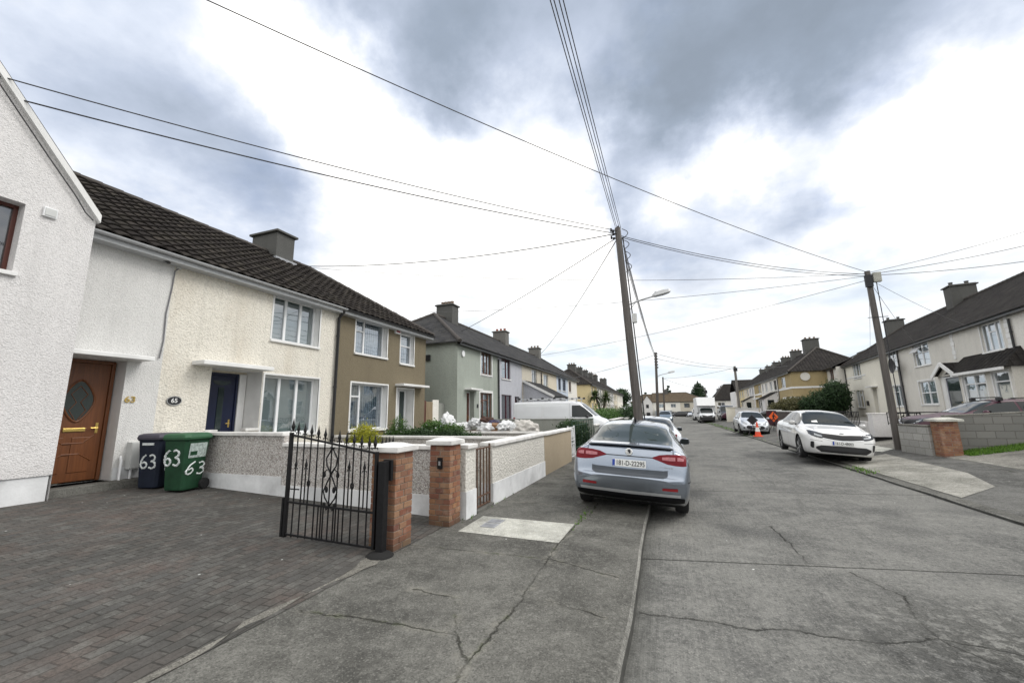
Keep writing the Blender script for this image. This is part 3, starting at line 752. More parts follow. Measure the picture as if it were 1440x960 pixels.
def window(parent, u0, u1, z0, z1, mull=(), trans=(), d=.10, fr=None, curtain=None, sill=True, pane=None, surround=None, fw=.055, sillmat=None, v=0):
    """frame with mullions at fractions; trans = (i, frac) transom bar in light i. d = reveal depth"""
    fr = fr or W_PVC; b = MB(); f = fw; y0, y1 = v+d-.035, v+d+.03
    b.box(u0, u1, y0, y1, z0, z0+f); b.box(u0, u1, y0, y1, z1-f, z1)
    b.box(u0, u0+f, y0+.002, y1-.002, z0+f, z1-f); b.box(u1-f, u1, y0+.002, y1-.002, z0+f, z1-f)
    xs = [u0] + [u0+(u1-u0)*m for m in mull] + [u1]
    for m in mull:
        x = u0+(u1-u0)*m; b.box(x-f*.6, x+f*.6, y0-.004, y1-.004, z0+f, z1-f)
    for (i, fr_) in trans:
        z = z0+(z1-z0)*fr_; a, c = xs[i], xs[i+1]
        b.box(a+f*.6, c-f*.6, y0+.003, y1-.003, z-f*.5, z+f*.5)
    if surround:
        s = surround; q = v-.012
        b.box(u0-s, u1+s, q, v+.02, z1, z1+s, 1); b.box(u0-s, u0, q-.001, v+.02, z0, z1, 1); b.box(u1, u1+s, q-.001, v+.02, z0, z1, 1); b.box(u0-s, u1+s, q, v+.02, z0-s, z0, 1)
    o = b.build('window', [fr, W_PAINT], parent, bevel=.006)
    p = MB(); p.face([(u0+f*.5, v+d, z0+f*.5), (u1-f*.5, v+d, z0+f*.5), (u1-f*.5, v+d, z1-f*.5), (u0+f*.5, v+d, z1-f*.5)]); p.build('pane', pane or PANE, o)
    if curtain:
        c = MB(); n = max(2, int((u1-u0)*26)) if curtain in (LACE, CURT_W) else 1
        for k in range(n):
            a = u0+(u1-u0)*k/n; e = u0+(u1-u0)*(k+1)/n; ya = v+d+.07+(.018*math.sin(k*1.9) if n > 1 else 0); yb = v+d+.07+(.018*math.sin((k+1)*1.9) if n > 1 else 0)
            c.face([(a, ya, z0), (e, yb, z0), (e, yb, z1), (a, ya, z1)])
        c.build('curtain', curtain, o, smooth=n > 1)
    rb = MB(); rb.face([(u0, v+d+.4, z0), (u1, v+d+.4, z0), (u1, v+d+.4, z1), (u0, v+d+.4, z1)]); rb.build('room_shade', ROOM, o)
    if sill:
        s = MB(); s.box(u0-.05, u1+.05, v-.06, v+d-.01, z0-.07, z0-.001); s.build('sill', sillmat or W_PAINT, o, bevel=.008)
    return o

def door(parent, u0, u1, z0, z1, m, d=.3, v=0, glazing=None, frame=None, handle=BRASS, hs=1):
    """leaf with raised panels in a frame; glazing = (a, c, zb, zt) in fractions"""
    b = MB(); y = v+d
    b.box(u0, u0+.06, y-.05, y+.04, z0, z1, 1); b.box(u1-.06, u1, y-.05, y+.04, z0, z1, 1); b.box(u0+.06, u1-.06, y-.05, y+.04, z1-.06, z1, 1)
    a, c = u0+.062, u1-.062; b.box(a, c, y-.02, y+.02, z0+.02, z1-.062)
    w = c-a
    for (fa, fb, za, zb) in ((.14, .44, .08, .36), (.56, .86, .08, .36)):
        b.box(a+w*fa, a+w*fb, y-.032, y-.019, z0+(z1-z0)*za, z0+(z1-z0)*zb)
    o = b.build('door', [m, frame or m], parent, bevel=.008)
    if glazing:
        g = MB(); fa, fb, za, zb = glazing
        g.box(a+w*fa, a+w*fb, y-.035, y-.021, z0+(z1-z0)*za, z0+(z1-z0)*zb); g.build('pane', CGLASS2, o)
    h = MB(); hx = c-.09 if hs > 0 else a+.09
    h.tube([(hx, y-.02, z0+1.0), (hx, y-.07, z0+1.0), (hx-hs*.11, y-.07, z0+1.0)], .010, 8); h.box(hx-.02, hx+.02, y-.026, y-.018, z0+.9, z0+1.1)
    h.build('handle', handle, o)
    return o

def canopy(parent, u0, u1, z, t=.10, proj=.45, m=None):
    b = MB(); b.box(u0, u1, -proj, .02, z, z+t); return b.build('door_canopy', m or W_PAINT, parent, bevel=.012)

def roof_plain(parent, U, ve, vr, vb, ze, zr_, m, h0=0, h1=0, ridge=True, zd=None):
    """pitched roof, eave at v=ve (front) and vb (back), ridge at vr; h0/h1 = hip run at either end"""
    b = MB(); sl = math.hypot(vr-ve, zr_-ze); u0, u1 = U
    A, B_, Cc, Dd = (u0, ve, ze), (u1, ve, ze), (u1-h1, vr, zr_), (u0+h0, vr, zr_)
    E, F = (u0, vb, ze), (u1, vb, ze)
    b.face([A, B_, Cc, Dd], 0, [(u0, 0), (u1, 0), (u1-h1, sl), (u0+h0, sl)])
    b.face([F, E, Dd, Cc], 0, [(u1, 0), (u0, 0), (u0+h0, sl), (u1-h1, sl)])
    if h0: s2 = math.hypot(h0, zr_-ze); b.face([E, A, Dd], 0, [(vb, 0), (ve, 0), (vr, s2)])
    if h1: s2 = math.hypot(h1, zr_-ze); b.face([B_, F, Cc], 0, [(ve, 0), (vb, 0), (vr, s2)])
    tk = .05
    b.face([(u0, ve, ze-tk), (u0, ve, ze), (u1, ve, ze), (u1, ve, ze-tk)][::-1]); 
    if h0: b.face([(u0, vb, ze-tk), (u0, vb, ze), (u0, ve, ze), (u0, ve, ze-tk)][::-1])
    if h1: b.face([(u1, ve, ze-tk), (u1, ve, ze), (u1, vb, ze), (u1, vb, ze-tk)][::-1])
    o = b.build('roof', m, parent)
    if ridge:
        r = MB(); lines = [(Dd, Cc)]
        if h0: lines += [(A, Dd), (E, Dd)]
        if h1: lines += [(B_, Cc), (F, Cc)]
        for p, q in lines:
            L = (Vector(q)-Vector(p)).length; n = max(1, int(L/.42))
            for k in range(n):
                pa = Vector(p).lerp(Vector(q), k/n); pb = Vector(p).lerp(Vector(q), (k+.985)/n)
                r.tube([pa, pb], [.10, .112], 8)
        r.build('ridge_tiles', RIDGE, o)
    return o

def roof_tiled(parent, U, ve, vr, vb, ze, zr_, m, h1=0, hm=None):
    """front slope modelled tile by tile: lapped courses of interlocking tiles"""
    b = MB(); sl = math.hypot(vr-ve, zr_-ze); dv = (vr-ve)/sl; dz = (zr_-ze)/sl
    rows = int(sl/.30); u0, u1 = U; rng = random.Random(int(u0*10)+3)
    nvec = (0, -dz, dv)
    prof = [(0, .0), (.06, .030), (.13, .040), (.20, .030), (.26, .004), (.30, 0)]
    for r in range(rows+1):
        s0 = r*.30; s1 = min(sl, s0+.335)
        if s0 >= sl: break
        lim = u1 - (h1*(s0+.10)/sl if h1 else 0)
        nt = int((u1-u0)/.30)+1
        for k in range(nt):
            a = u0+k*.30
            if a >= lim-.05: break
            lift = .048+rng.uniform(-.006, .008); tone = rng.random(); sk = rng.uniform(-.008, .008)
            for (p, q) in zip(prof[:-1], prof[1:]):
                ua = min(a+p[0], lim); ub = min(a+q[0], lim)
                if ub-ua < .003: continue
                def P(u, s, h): return (u, ve+dv*s+nvec[1]*h, ze+dz*s+nvec[2]*h)
                A, B_ = P(ua, s0-.0+sk, lift+p[1]), P(ub, s0+sk, lift+q[1])
                C_, D_ = P(ub, s1, .006+q[1]), P(ua, s1, .006+p[1])
                b.face([A, B_, C_, D_], 0, [(a+.15, s0+.1)]*4, tone)
                b.face([P(ua, s0+sk, lift+p[1]-.03), P(ub, s0+sk, lift+q[1]-.03), B_, A], 0, [(a+.15, s0+.1)]*4, tone*.6)
    E, F = (u0, vb, ze), (u1, vb, ze); Cc, Dd = (u1-h1, vr, zr_), (u0, vr, zr_)
    b.face([F, E, Dd, Cc], 0, [(u1, 0), (u0, 0), (u0, sl), (u1-h1, sl)])
    A, B_ = (u0, ve, ze), (u1, ve, ze); b.face([A, B_, Cc, Dd], 0, [(u0+.15, .1)]*4)
    if h1: s2 = math.hypot(h1, zr_-ze); b.face([B_, F, Cc], 0, [(ve, 0), (vb, 0), (vr, s2)])
    o = b.build('roof', m, parent)
    r = MB(); lines = [(Dd, Cc)] + ([(B_, Cc), (F, Cc)] if h1 else [])
    for p, q in lines:
        L = (Vector(q)-Vector(p)).length; n = max(1, int(L/.42))
        for k in range(n): r.tube([Vector(p).lerp(Vector(q), k/n)+Vector((0, 0, .03)), Vector(p).lerp(Vector(q), (k+.985)/n)+Vector((0, 0, .03))], [.10, .115], 8)
    r.build('ridge_tiles', RIDGE, o)
    return o
def tile_tone():
    t = NT('roof_tile_weathered'); r = t.attr('rnd'); p = t.pos()
    col = t.ramp(r, [(0, (.026, .023, .022)), (.5, (.034, .030, .028)), (.85, (.042, .037, .034)), (1, (.056, .049, .043))])
    g = t.noise(p, 2.0, 6, .65); col = t.mix(t.maprange(g, .48, .72, 0, .30), col, (.080, .076, .056))
    g2 = t.noise(p, 46, 4, .65); col = t.mix(t.maprange(g2, .58, .74, 0, .32), col, (.12, .11, .095))
    t.bsdf(col, .92, t.bump(g2, .5, .008), spec=.05); return t.m
TILE = tile_tone()

def chimney(parent, u, v, zb, zt, w, d, m, pots=2, potm=None, cap=.09):
    b = MB(); b.box(u-w/2, u+w/2, v-d/2, v+d/2, zb, zt); o = b.build('chimney', m, parent, bevel=.015)
    c = MB(); c.box(u-w/2-cap, u+w/2+cap, v-d/2-cap, v+d/2+cap, zt, zt+.09)
    c.box(u-w/2-.01, u+w/2+.01, v-d/2-.01, v+d/2+.01, zt+.09, zt+.13); c.build('chimney_cap', m, o, bevel=.02)
    for k in range(pots):
        x = u + (w*.5*(k-(pots-1)/2)/max(1, pots-1)*1.2 if w >= d else 0); y = v + (0 if w >= d else d*.5*(k-(pots-1)/2)/max(1, pots-1)*1.2)
        q = MB(); q.lathe([(.11, zt+.12), (.10, zt+.3), (.12, zt+.32), (.12, zt+.36), (.08, zt+.36), (.08, zt+.2)], (x, y, 0), 'z', 14, close=True); q.build('chimney_pot', potm or POT, o)
    f = MB(); f.box(u-w/2-.06, u+w/2+.06, v-d/2-.07, v-d/2+.01, zb+.12, zb+.3); 
    return o

def gutter(parent, u0, u1, v, z, m=None, fascia=None):
    b = MB()
    n = 8; pr = [(v-.055*math.cos(math.pi*k/n)-.06, z-.055*math.sin(math.pi*k/n)) for k in range(n+1)]
    for (p, q) in zip(pr[:-1], pr[1:]): b.face([(u0, p[0], p[1]), (u0, q[0], q[1]), (u1, q[0], q[1]), (u1, p[0], p[1])])
    o = b.build('gutter', m or BLACK_PVC, parent, smooth=True)
    f = MB(); f.box(u0, u1, v, v+.025, z-.15, z+.02); f.box(u0, u1, v+.025, v+.32, z-.15, z-.135); f.build('fascia_board', fascia or FASCIA, parent)
    return o
def pipe(parent, u, z0, z1, m=None, r=.045, v=-.07, top=None):
    b = MB(); pts = [(u, v, z0), (u, v, z1)]
    if top: pts += [(u, v+top[0], z1+top[1])]
    b.tube(pts, r, 10)
    z = z0+.5
    while z < z1: b.lathe([(r+.012, z), (r+.012, z+.05)], (u, v, 0), 'z', 10); z += 1.7
    return b.build('downpipe', m or BLACK_PVC, parent, smooth=True, sharp=40)

ROTL, ROTR = R(90), R(-90)
def house(label, org, rot, U, zb, ze, depth, wallm, holes, revm=None, zwall=None, extra=None, group=None):
    """an Empty at the foot of the front wall; z values are heights above that foot"""
    e = empty('terraced_house', label, 'house', org, (0, 0, rot), group)
    b = MB(); facade(b, U[0], U[1], -.5, ze, holes)
    u0, u1 = U
    b.face([(u0, depth, -.5), (u0, 0, -.5), (u0, 0, ze), (u0, depth, ze)]); b.face([(u1, 0, -.5), (u1, depth, -.5), (u1, depth, ze), (u1, 0, ze)])
    b.face([(u1, depth, -.5), (u0, depth, -.5), (u0, depth, ze), (u1, depth, ze)])
    b.build('wall', [wallm, revm or wallm], e)
    return e
# ---------------------------------------------------------------- near terrace on the driveway side
G0 = .42                                     # ground level at the foot of these houses
def Z(z, g=G0): return z-g
XL = -10.2
# --- no. 63: grey roughcast, with the gabled wing
L63 = 7.58; y63 = -2.0
def u63(y): return y-y63
h63 = house('white roughcast house numbered 63 with a steep gable wing and a varnished wooden door', (XL, y63, G0), ROTL, (0, L63), G0, Z(5.3), 7.4, RC_GREYW,
            [(u63(3.6), u63(4.97), Z(.55), Z(2.88), .38)], W_PAINT)
b = MB(); wx = .45
gy0, gy1, gap = -1.0, 3.96, 1.48
def W3(y, z, v=-wx): return (u63(y), v, Z(z))
wh = [(u63(1.85), u63(3.07), Z(4.1), Z(5.28), .26)]
facade(b, u63(gy0), u63(gy1), Z(.82), Z(5.42), wh, -wx)
b.face([W3(gy0, 5.42), W3(gy1, 5.42), W3(gap, 8.55)])
b.face([(u63(gy1), -wx, -.4), (u63(gy1), .02, -.4), (u63(gy1), .02, Z(5.42)), (u63(gy1), -wx, Z(5.42))])
wing = b.build('gable_wing', [RC_WHITE, RC_WHITE], h63)
p = MB(); p.box(u63(gy0), u63(gy1)-.03, -wx+.025, .0, -.5, Z(.825)); p.build('plinth', W_PLINTH, wing)
r = MB()
rk = 1.265
def rake(y0, z0, y1, z1, va, vb, t0, t1, mi):   # a board along the rake
    r.face([(u63(y0), va, Z(z0)+t0), (u63(y1), va, Z(z1)+t0), (u63(y1), va, Z(z1)+t1), (u63(y0), va, Z(z0)+t1)], mi)
    r.face([(u63(y0), va, Z(z0)+t0), (u63(y0), vb, Z(z0)+t0), (u63(y1), vb, Z(z1)+t0), (u63(y1), va, Z(z1)+t0)], mi)
    r.face([(u63(y0), va, Z(z0)+t1), (u63(y1), va, Z(z1)+t1), (u63(y1), vb, Z(z1)+t1), (u63(y0), vb, Z(z0)+t1)], mi)
    r.face([(u63(y0), va, Z(z0)+t0), (u63(y0), va, Z(z0)+t1), (u63(y0), vb, Z(z0)+t1), (u63(y0), vb, Z(z0)+t0)], mi)
ye, zee = gy1+.035, 5.38
rake(ye, zee, gap, 8.60, -wx-.08, 4.2, -.03, .12, 0)
rake(gy0-.035, zee, gap, 8.60, -wx-.08, 4.2, -.03, .12, 0)
vr_ = r.build('barge_board', [W_PAINT], wing)
r = MB(); rake(ye+.01, zee+.125, gap, 8.725, -wx-.05, 4.6, .0, .03, 0); rake(gy0-.05, zee+.125, gap, 8.725, -wx-.05, 4.6, .0, .03, 0)
r.build('wing_roof', [ROOF_B], wing)
cb = MB(); cb.tube([W3(3.90, 5.36, -wx-.05), W3(3.78, 5.46, -wx-.05), W3(3.62, 5.70, -wx-.05), W3(3.2, 6.22, -wx-.05), W3(2.5, 7.12, -wx-.05), W3(gap, 8.45, -wx-.05)], .010, 6); cb.build('cable', WIRE, wing)
vt = MB(); vt.box(u63(3.27), u63(3.44), -wx-.045, -wx, Z(5.17), Z(5.34)); vt.box(u63(3.285), u63(3.425), -wx-.055, -wx-.045, Z(5.19), Z(5.32), 1)
vt.build('wall_vent', [W_PVC, GREYP], wing, bevel=.006)
ow = window(wing, u63(1.85), u63(3.07), Z(4.1), Z(5.28), (.5,), (), .24, WOOD_DARK, ROOM, True, v=-wx)
door(h63, u63(3.85), u63(4.95), Z(.56), Z(2.87), WOOD_DOOR, .36, 0, None, WOOD_DOOR, BRASS, 1)
dx = u63(4.47)
q = MB()
def lens_oval(cx, cz, rx_, rz, v, n=28, lob=.12):
    pts = []
    for k in range(n):
        a = 2*math.pi*k/n; rr = 1+lob*abs(math.cos(2*a))**3
        pts.append((cx+rx_*math.cos(a)*rr, v, cz+rz*math.sin(a)*rr))
    return pts
o1 = lens_oval(dx, Z(2.08), .19, .33, .335); q.face(o1)
dd = [c for c in children_of(h63) if c.name.startswith('door')][0]
q.build('oval_glass', CGLASS2, dd)
q = MB(); q.tube([(*p_,) for p_ in lens_oval(dx, Z(2.08), .21, .355, .333)]+[lens_oval(dx, Z(2.08), .21, .355, .333)[0]], .018, 6)
for s in (-1, 1):
    q.tube([(dx+s*.02, .332, Z(1.72)), (dx+s*.12, .332, Z(1.9)), (dx+s*.03, .332, Z(2.05)), (dx+s*.12, .332, Z(2.2)), (dx, .332, Z(2.36))], .007, 5)
q.tube([(dx-.3, .333, Z(1.42)), (dx-.15, .333, Z(1.28)), (dx+.15, .333, Z(1.28)), (dx+.3, .333, Z(1.42))], .014, 5)
q.tube([(dx-.3, .333, Z(.95)), (dx-.12, .333, Z(1.08)), (dx+.12, .333, Z(1.08)), (dx+.3, .333, Z(.95))], .014, 5)
q.build('door_moulding', WOOD_DOOR, dd)
q = MB(); q.box(dx-.16, dx+.16, .32, .335, Z(1.50), Z(1.565)); q.build('letterbox', BRASS, dd, bevel=.005)
canopy(h63, u63(3.9), u63(5.22), Z(2.89), .085, .42)
q = MB(); q.box(u63(3.5), u63(5.58), -.32, .36, -.3, Z(.55)); q.build('door_step', KERB_M, h63, bevel=.01)
q = MB(); q.box(u63(4.985), u63(5.575), -.012, .0, -.3, Z(.78)); q.build('plinth', W_PLINTH, h63)
text('house_number', '63', .17, BRASS, h63, (u63(5.10), -.015, Z(2.105)), (R(90), 0, 0), .006, sx=1.15, font_bold=True)
q = MB(); q.box(u63(5.16), u63(5.42), -.17, 0, Z(.74), Z(1.26)); q.box(u63(5.17), u63(5.41), -.178, -.17, Z(.76), Z(1.24)); q.build('meter_box', GREYP, h63, bevel=.012)
q = MB(); q.tube([(u63(5.06), -.05, Z(1.0)), (u63(5.06), -.09, Z(.9)), (u63(5.06), -.09, Z(.55)), (u63(5.08), -.16, Z(.47))], .024, 8); q.tube([(u63(5.24), -.08, Z(.75)), (u63(5.24), -.08, Z(.44))], .024, 8); q.build('waste_pipe', W_PVC, h63, smooth=True, sharp=40)
q = MB(); q.tube([(u63(5.31), 0, Z(5.16)), (u63(5.31), -.08, Z(5.16))], .02, 8); q.tube([(u63(5.27), -.08, Z(5.19)), (u63(5.37), -.2, Z(5.13))], [.055, .065], 12); q.build('security_lamp', BLACK_PVC, h63, smooth=True, sharp=40)
roof_tiled(h63, (u63(2.0), L63), -.27, 3.6, 7.5, Z(5.30), Z(7.87), TILE)
gutter(h63, u63(3.98), L63, -.28, Z(5.27), FASCIA)
# --- no. 65: cream roughcast
y65 = 5.58; L65 = 5.02
def u65(y): return y-y65
h65 = house('cream roughcast house numbered 65 with a dark blue door in a recessed porch', (XL, y65, G0), ROTL, (0, L65), G0, Z(5.3), 7.4, RC_CREAM,
            [(u65(6.64), u65(7.98), Z(.5), Z(2.92), .62), (u65(8.05), u65(9.93), Z(1.22), Z(2.86), .24), (u65(8.14), u65(9.80), Z(3.86), Z(5.20), .24)], W_PAINT)
q = MB(); facade(q, u65(6.64), u65(7.98), Z(.5), Z(2.92), [(u65(6.9), u65(7.96), Z(.55), Z(2.86), .05)], .61); q.build('porch_back', [RC_BEIGE, W_PAINT], h65)
door(h65, u65(6.9), u65(7.76), Z(.56), Z(2.86), NAVY, .64, 0, (.40, .60, .36, .84), NAVY)
q = MB(); q.box(u65(7.77), u65(7.96), .57, .66, Z(.56), Z(2.86)); q.build('door_side_panel', W_PAINT, h65, bevel=.01)
q = MB(); n = 10
q.face([(u65(7.33)+.24*math.cos(math.pi+math.pi*k/n), .607, Z(2.66)+.12*math.sin(math.pi+math.pi*k/n)) for k in range(n+1)]); q.build('fanlight_motif', CGLASS2, h65)
for (a, c) in ((6.63, 6.88), (7.62, 7.99)):
    q = MB(); q.box(u65(a), u65(c), -.02, .12, -.3, Z(1.36)); q.box(u65(a)-.02, u65(c)+.02, -.05, .15, Z(1.36), Z(1.43), 1); q.build('porch_side_wall', [RC_CREAM, W_COPE], h65, bevel=.01)
canopy(h65, u65(6.18), u65(7.98), Z(2.93), .10, .42)
window(h65, u65(8.05), u65(9.93), Z(1.22), Z(2.86), (.34, .66), (), .24, W_PVC, BLIND_G, True, fw=.065)
window(h65, u65(8.14), u65(9.80), Z(3.86), Z(5.20), (.34, .66), (), .24, W_PVC, BLIND_G, True, fw=.065)
for (a, c, e, f_) in ((8.05, 9.93, 1.22, 2.86), (8.14, 9.80, 3.86, 5.20)):
    q = MB(); s = .05
    q.box(u65(a)-s, u65(a), -.015, .02, Z(e), Z(f_)); q.box(u65(c), u65(c)+s, -.015, .02, Z(e), Z(f_)); q.box(u65(a)-s, u65(c)+s, -.016, .02, Z(f_), Z(f_)+s)
    q.build('window_surround', W_PAINT, h65)
q = MB(); n = 28; q.face([(u65(5.90)+.155*math.cos(2*math.pi*k/n), -.022, Z(2.10)+.105*math.sin(2*math.pi*k/n)) for k in range(n)]); q.lathe([(.001, 0), (.001, .001)], (u65(5.9), -.01, Z(2.1)))
pl = q.build('number_plaque', SIGN_B, h65)
q = MB(); el = [(u65(5.90)+.145*math.cos(2*math.pi*k/n), -.026, Z(2.10)+.095*math.sin(2*math.pi*k/n)) for k in range(n+1)]; q.tube(el, .004, 5); q.build('rim', PLATE, pl)
text('numerals', '65', .135, PLATE, pl, (u65(5.90), -.026, Z(2.10)), (R(90), 0, 0), .002, font_bold=True)
q = MB(); q.box(u65(5.60), u65(5.70), -.05, 0, Z(5.07), Z(5.2)); q.tube([(u65(5.66), -.03, Z(5.1)), (u65(5.58), -.03, Z(5.0)), (u65(5.57), -.02, Z(4.6)), (u65(5.52), -.02, Z(4.0)), (u65(5.54), -.02, Z(3.4)), (u65(5.50), -.03, Z(3.0))], .013, 6, 1); q.build('cable_box', [GREYP, WIRE_G], h65)
roof_tiled(h65, (0, L65), -.27, 3.6, 7.5, Z(5.30), Z(7.87), TILE)
chimney(h65, u65(10.87), 3.75, Z(7.0), Z(8.62), .78, 1.32, CHIM, 0)
q = MB()
for (dy, dv) in ((-.1, -.2), (.1, .25)):
    c0 = Vector((u65(10.87)+dy, 3.75+dv, Z(8.74)))
    q.tube([c0+Vector((-.08, 0, 0)), c0+Vector((0, 0, .2)), c0+Vector((.08, 0, 0))], .012, 5)
q.build('chimney_cowl', ALU, h65)
q = MB(); q.box(u65(10.87)-.46, u65(10.87)+.46, 2.98, 3.14, Z(7.44), Z(7.62)); q.build('flashing', LEAD, h65)
gutter(h65, 0, L65, -.28, Z(5.27), FASCIA)
pipe(h65, u65(10.53), 0, Z(4.95), BLACK_PVC, .05, -.08, (-.22, .24))
# --- brown house
yb = 10.6; Lb = 5.45
def ub(y): return y-yb
hb = house('olive brown roughcast house with white window reveals and a hipped end', (XL, yb, G0), ROTL, (0, Lb), G0, Z(5.3), 7.4, RC_TAN,
           [(ub(11.45), ub(13.22), Z(3.92), Z(5.22), .24), (ub(14.12), ub(15.08), Z(3.82), Z(5.12), .20), (ub(11.36), ub(13.36), Z(1.20), Z(2.84), .27), (ub(13.98), ub(15.16), Z(.5), Z(2.76), .40)], W_PAINT)
window(hb, ub(11.45), ub(13.22), Z(3.92), Z(5.22), (.36,), ((0, .66),), .22, W_PVC, LACE)
window(hb, ub(14.12), ub(15.08), Z(3.82), Z(5.12), (), ((0, .60),), .18, W_PVC, LACE)
window(hb, ub(11.36), ub(13.36), Z(1.20), Z(2.84), (.34,), ((0, .72),), .25, W_PVC, LACE)
for (a, c, e, f_) in ((11.45, 13.22, 3.92, 5.22), (14.12, 15.08, 3.82, 5.12), (11.36, 13.36, 1.20, 2.84), (13.98, 15.16, .5, 2.76)):
    q = MB(); s = .055
    q.box(ub(a)-s, ub(a), -.015, .02, Z(e), Z(f_)); q.box(ub(c), ub(c)+s, -.015, .02, Z(e), Z(f_)); q.box(ub(a)-s, ub(c)+s, -.016, .02, Z(f_), Z(f_)+s); q.build('window_surround', W_PAINT, hb)
door(hb, ub(14.02), ub(15.12), Z(.52), Z(2.75), W_PVC, .40, 0, (.62, .94, .04, .97), W_PVC)
canopy(hb, ub(13.85), ub(15.78), Z(2.86), .09, .42)
q = MB(); q.box(ub(13.66), ub(13.98), -.09, 0, Z(5.0), Z(5.26)); q.box(ub(13.69), ub(13.95), -.096, -.09, Z(5.05), Z(5.21), 1); q.build('alarm_box', [W_PVC, REDL2], hb, bevel=.015)
roof_tiled(hb, (0, Lb+.27), -.27, 3.6, 7.5, Z(5.30), Z(7.87), TILE, h1=3.87)
gutter(hb, 0, Lb+.2, -.28, Z(5.27), BLACK_PVC)

# ---------------------------------------------------------------- second block on the same side
X2 = -9.6
def simple_house(label, org, rot, L, zb, wall, wins, zE=5.3, zR=7.9, doors=(), roofm=None, h0=0, h1=0, revm=None, group=None, chim=None, fm=None, gut=None, depth=7.3, vr=3.6):
    """wins: (u0,u1,z0,z1,mull,trans,frame,curtain,surround)"""
    holes = [(w_[0], w_[1], w_[2]-zb, w_[3]-zb, .12) for w_ in wins] + [(d_[0], d_[1], d_[2]-zb, d_[3]-zb, .30) for d_ in doors]
    e = house(label, org, rot, (0, L), zb, zE-zb, depth, wall, holes, revm)
    for w_ in wins: window(e, w_[0], w_[1], w_[2]-zb, w_[3]-zb, w_[4], w_[5], .11, w_[6], w_[7], True, surround=w_[8])
    for d_ in doors:
        door(e, d_[0], d_[1], d_[2]-zb, d_[3]-zb, d_[4], .3, 0, d_[5] if len(d_) > 5 else None, d_[6] if len(d_) > 6 else None)
        if len(d_) > 7 and d_[7]: canopy(e, d_[0]-.25, d_[1]+.3, d_[3]-zb+.06, .09, .4)
    roof_plain(e, (-(.25 if h0 else 0), L+(.25 if h1 else 0)), -.27, vr, depth+.2, zE-zb, zR-zb, roofm or ROOF_S, h0, h1)
    gutter(e, -(.2 if h0 else 0), L+(.2 if h1 else 0), -.28, zE-zb-.03, gut or BLACK_PVC, BLACK_PVC)
    if chim:
        for (u, wd, dp, zt, m, pots, pm) in chim: chimney(e, u, vr, zR-zb-.9, zt-zb, wd, dp, m, pots, pm)
    return e
OW = None
g = simple_house('sage green house with brown windows and a hipped slate roof', (X2, 18.03, G0), ROTL, 5.37, G0, RC_GREEN,
    [(2.85, 4.35, 3.9, 5.15, (.36, .68), (), BROWN_FR, CURT_W, .12), (2.72, 4.4, 1.4, 2.85, (.3, .72), ((0, .68), (1, .72)), BROWN_FR, CURT_W, .14)],
    doors=[(1.05, 1.95, .5, 2.85, WOOD_DARK, (.3, .7, .5, .9), W_PVC, True)], roofm=ROOF_S, h0=3.9, chim=[(5.3, .85, 1.2, 8.75, CHIM, 4, POT)])
pipe(g, 5.33, 0, Z(5.0), BLACK_PVC, .05)
q = MB(); q.box(-.10, 0, 1.55, 1.85, Z(4.42), Z(4.72)); q.build('floodlight', BLACK_PVC, g, bevel=.02)
q = MB(); q.lathe([(.16, 0), (.16, .05), (.05, .07)], (.55, -.07, Z(4.75)), 'y', 16); q.build('alarm_box', W_PVC, g)
q = MB(); q.box(2.28, 2.44, -.03, 0, Z(2.0), Z(2.2)); q.build('number_plaque', SIGN_B, g)
l = simple_house('lilac grey house with maroon window frames behind the white van', (X2, 23.4, G0), ROTL, 4.58, G0, RC_LILAC,
    [(.6, 2.2, 3.88, 5.15, (.6,), (), MAROON, ROOM, None), (.55, 2.35, 1.2, 2.85, (.55,), (), MAROON, ROOM, None)],
    doors=[(3.0, 3.95, .5, 2.8, MAROON, None, MAROON, False)], roofm=ROOF_S)
c2 = simple_house('dull cream house with a lean-to porch beyond the lilac house', (X2, 27.98, G0), ROTL, 5.0, G0, RC_CREAM2,
    [(2.4, 3.75, 3.88, 5.08, (.5,), (), W_PVC, ROOM, None), (1.2, 2.6, 1.3, 2.8, (.5,), (), W_PVC, ROOM, None)], roofm=ROOF_S, chim=[(4.95, .85, 1.2, 8.7, CHIM_L, 3, POT_RED)])
q = MB(); q.box(.25, 4.9, -2.1, -.0, -.4, 2.45); q.face([(.25, -2.1, 2.45), (.25, 0, 2.45), (.25, 0, 3.5)]); q.face([(4.9, -2.1, 2.45), (4.9, 0, 3.5), (4.9, 0, 2.45)])
pw = q.build('porch', RC_LILAC, c2)
q = MB(); q.face([(.1, -2.35, 2.42), (5.05, -2.35, 2.42), (5.05, 0, 3.62), (.1, 0, 3.62)], 0, [(0, 0), (5, 0), (5, 2.6), (0, 2.6)]); q.build('porch_roof', ROOF_S, pw)
q = MB(); q.bar((.1, -2.35, 2.36), (.1, 0, 3.56), .06, .16); q.build('barge_board', W_PAINT, pw)
pipe(c2, 4.9, 0, Z(5.0))
b5 = simple_house('beige house standing between the dull cream and the pale blue house', (X2, 32.98, G0), ROTL, 5.25, G0, RC_BEIGE,
    [(.7, 2.2, 3.82, 4.95, (.5,), (), W_PVC, CURT_W, None), (.6, 2.4, 1.3, 2.8, (.5,), (), W_PVC, CURT_W, None)], doors=[(3.6, 4.5, .5, 2.8, W_PVC, None, W_PVC, True)], roofm=ROOF_S)
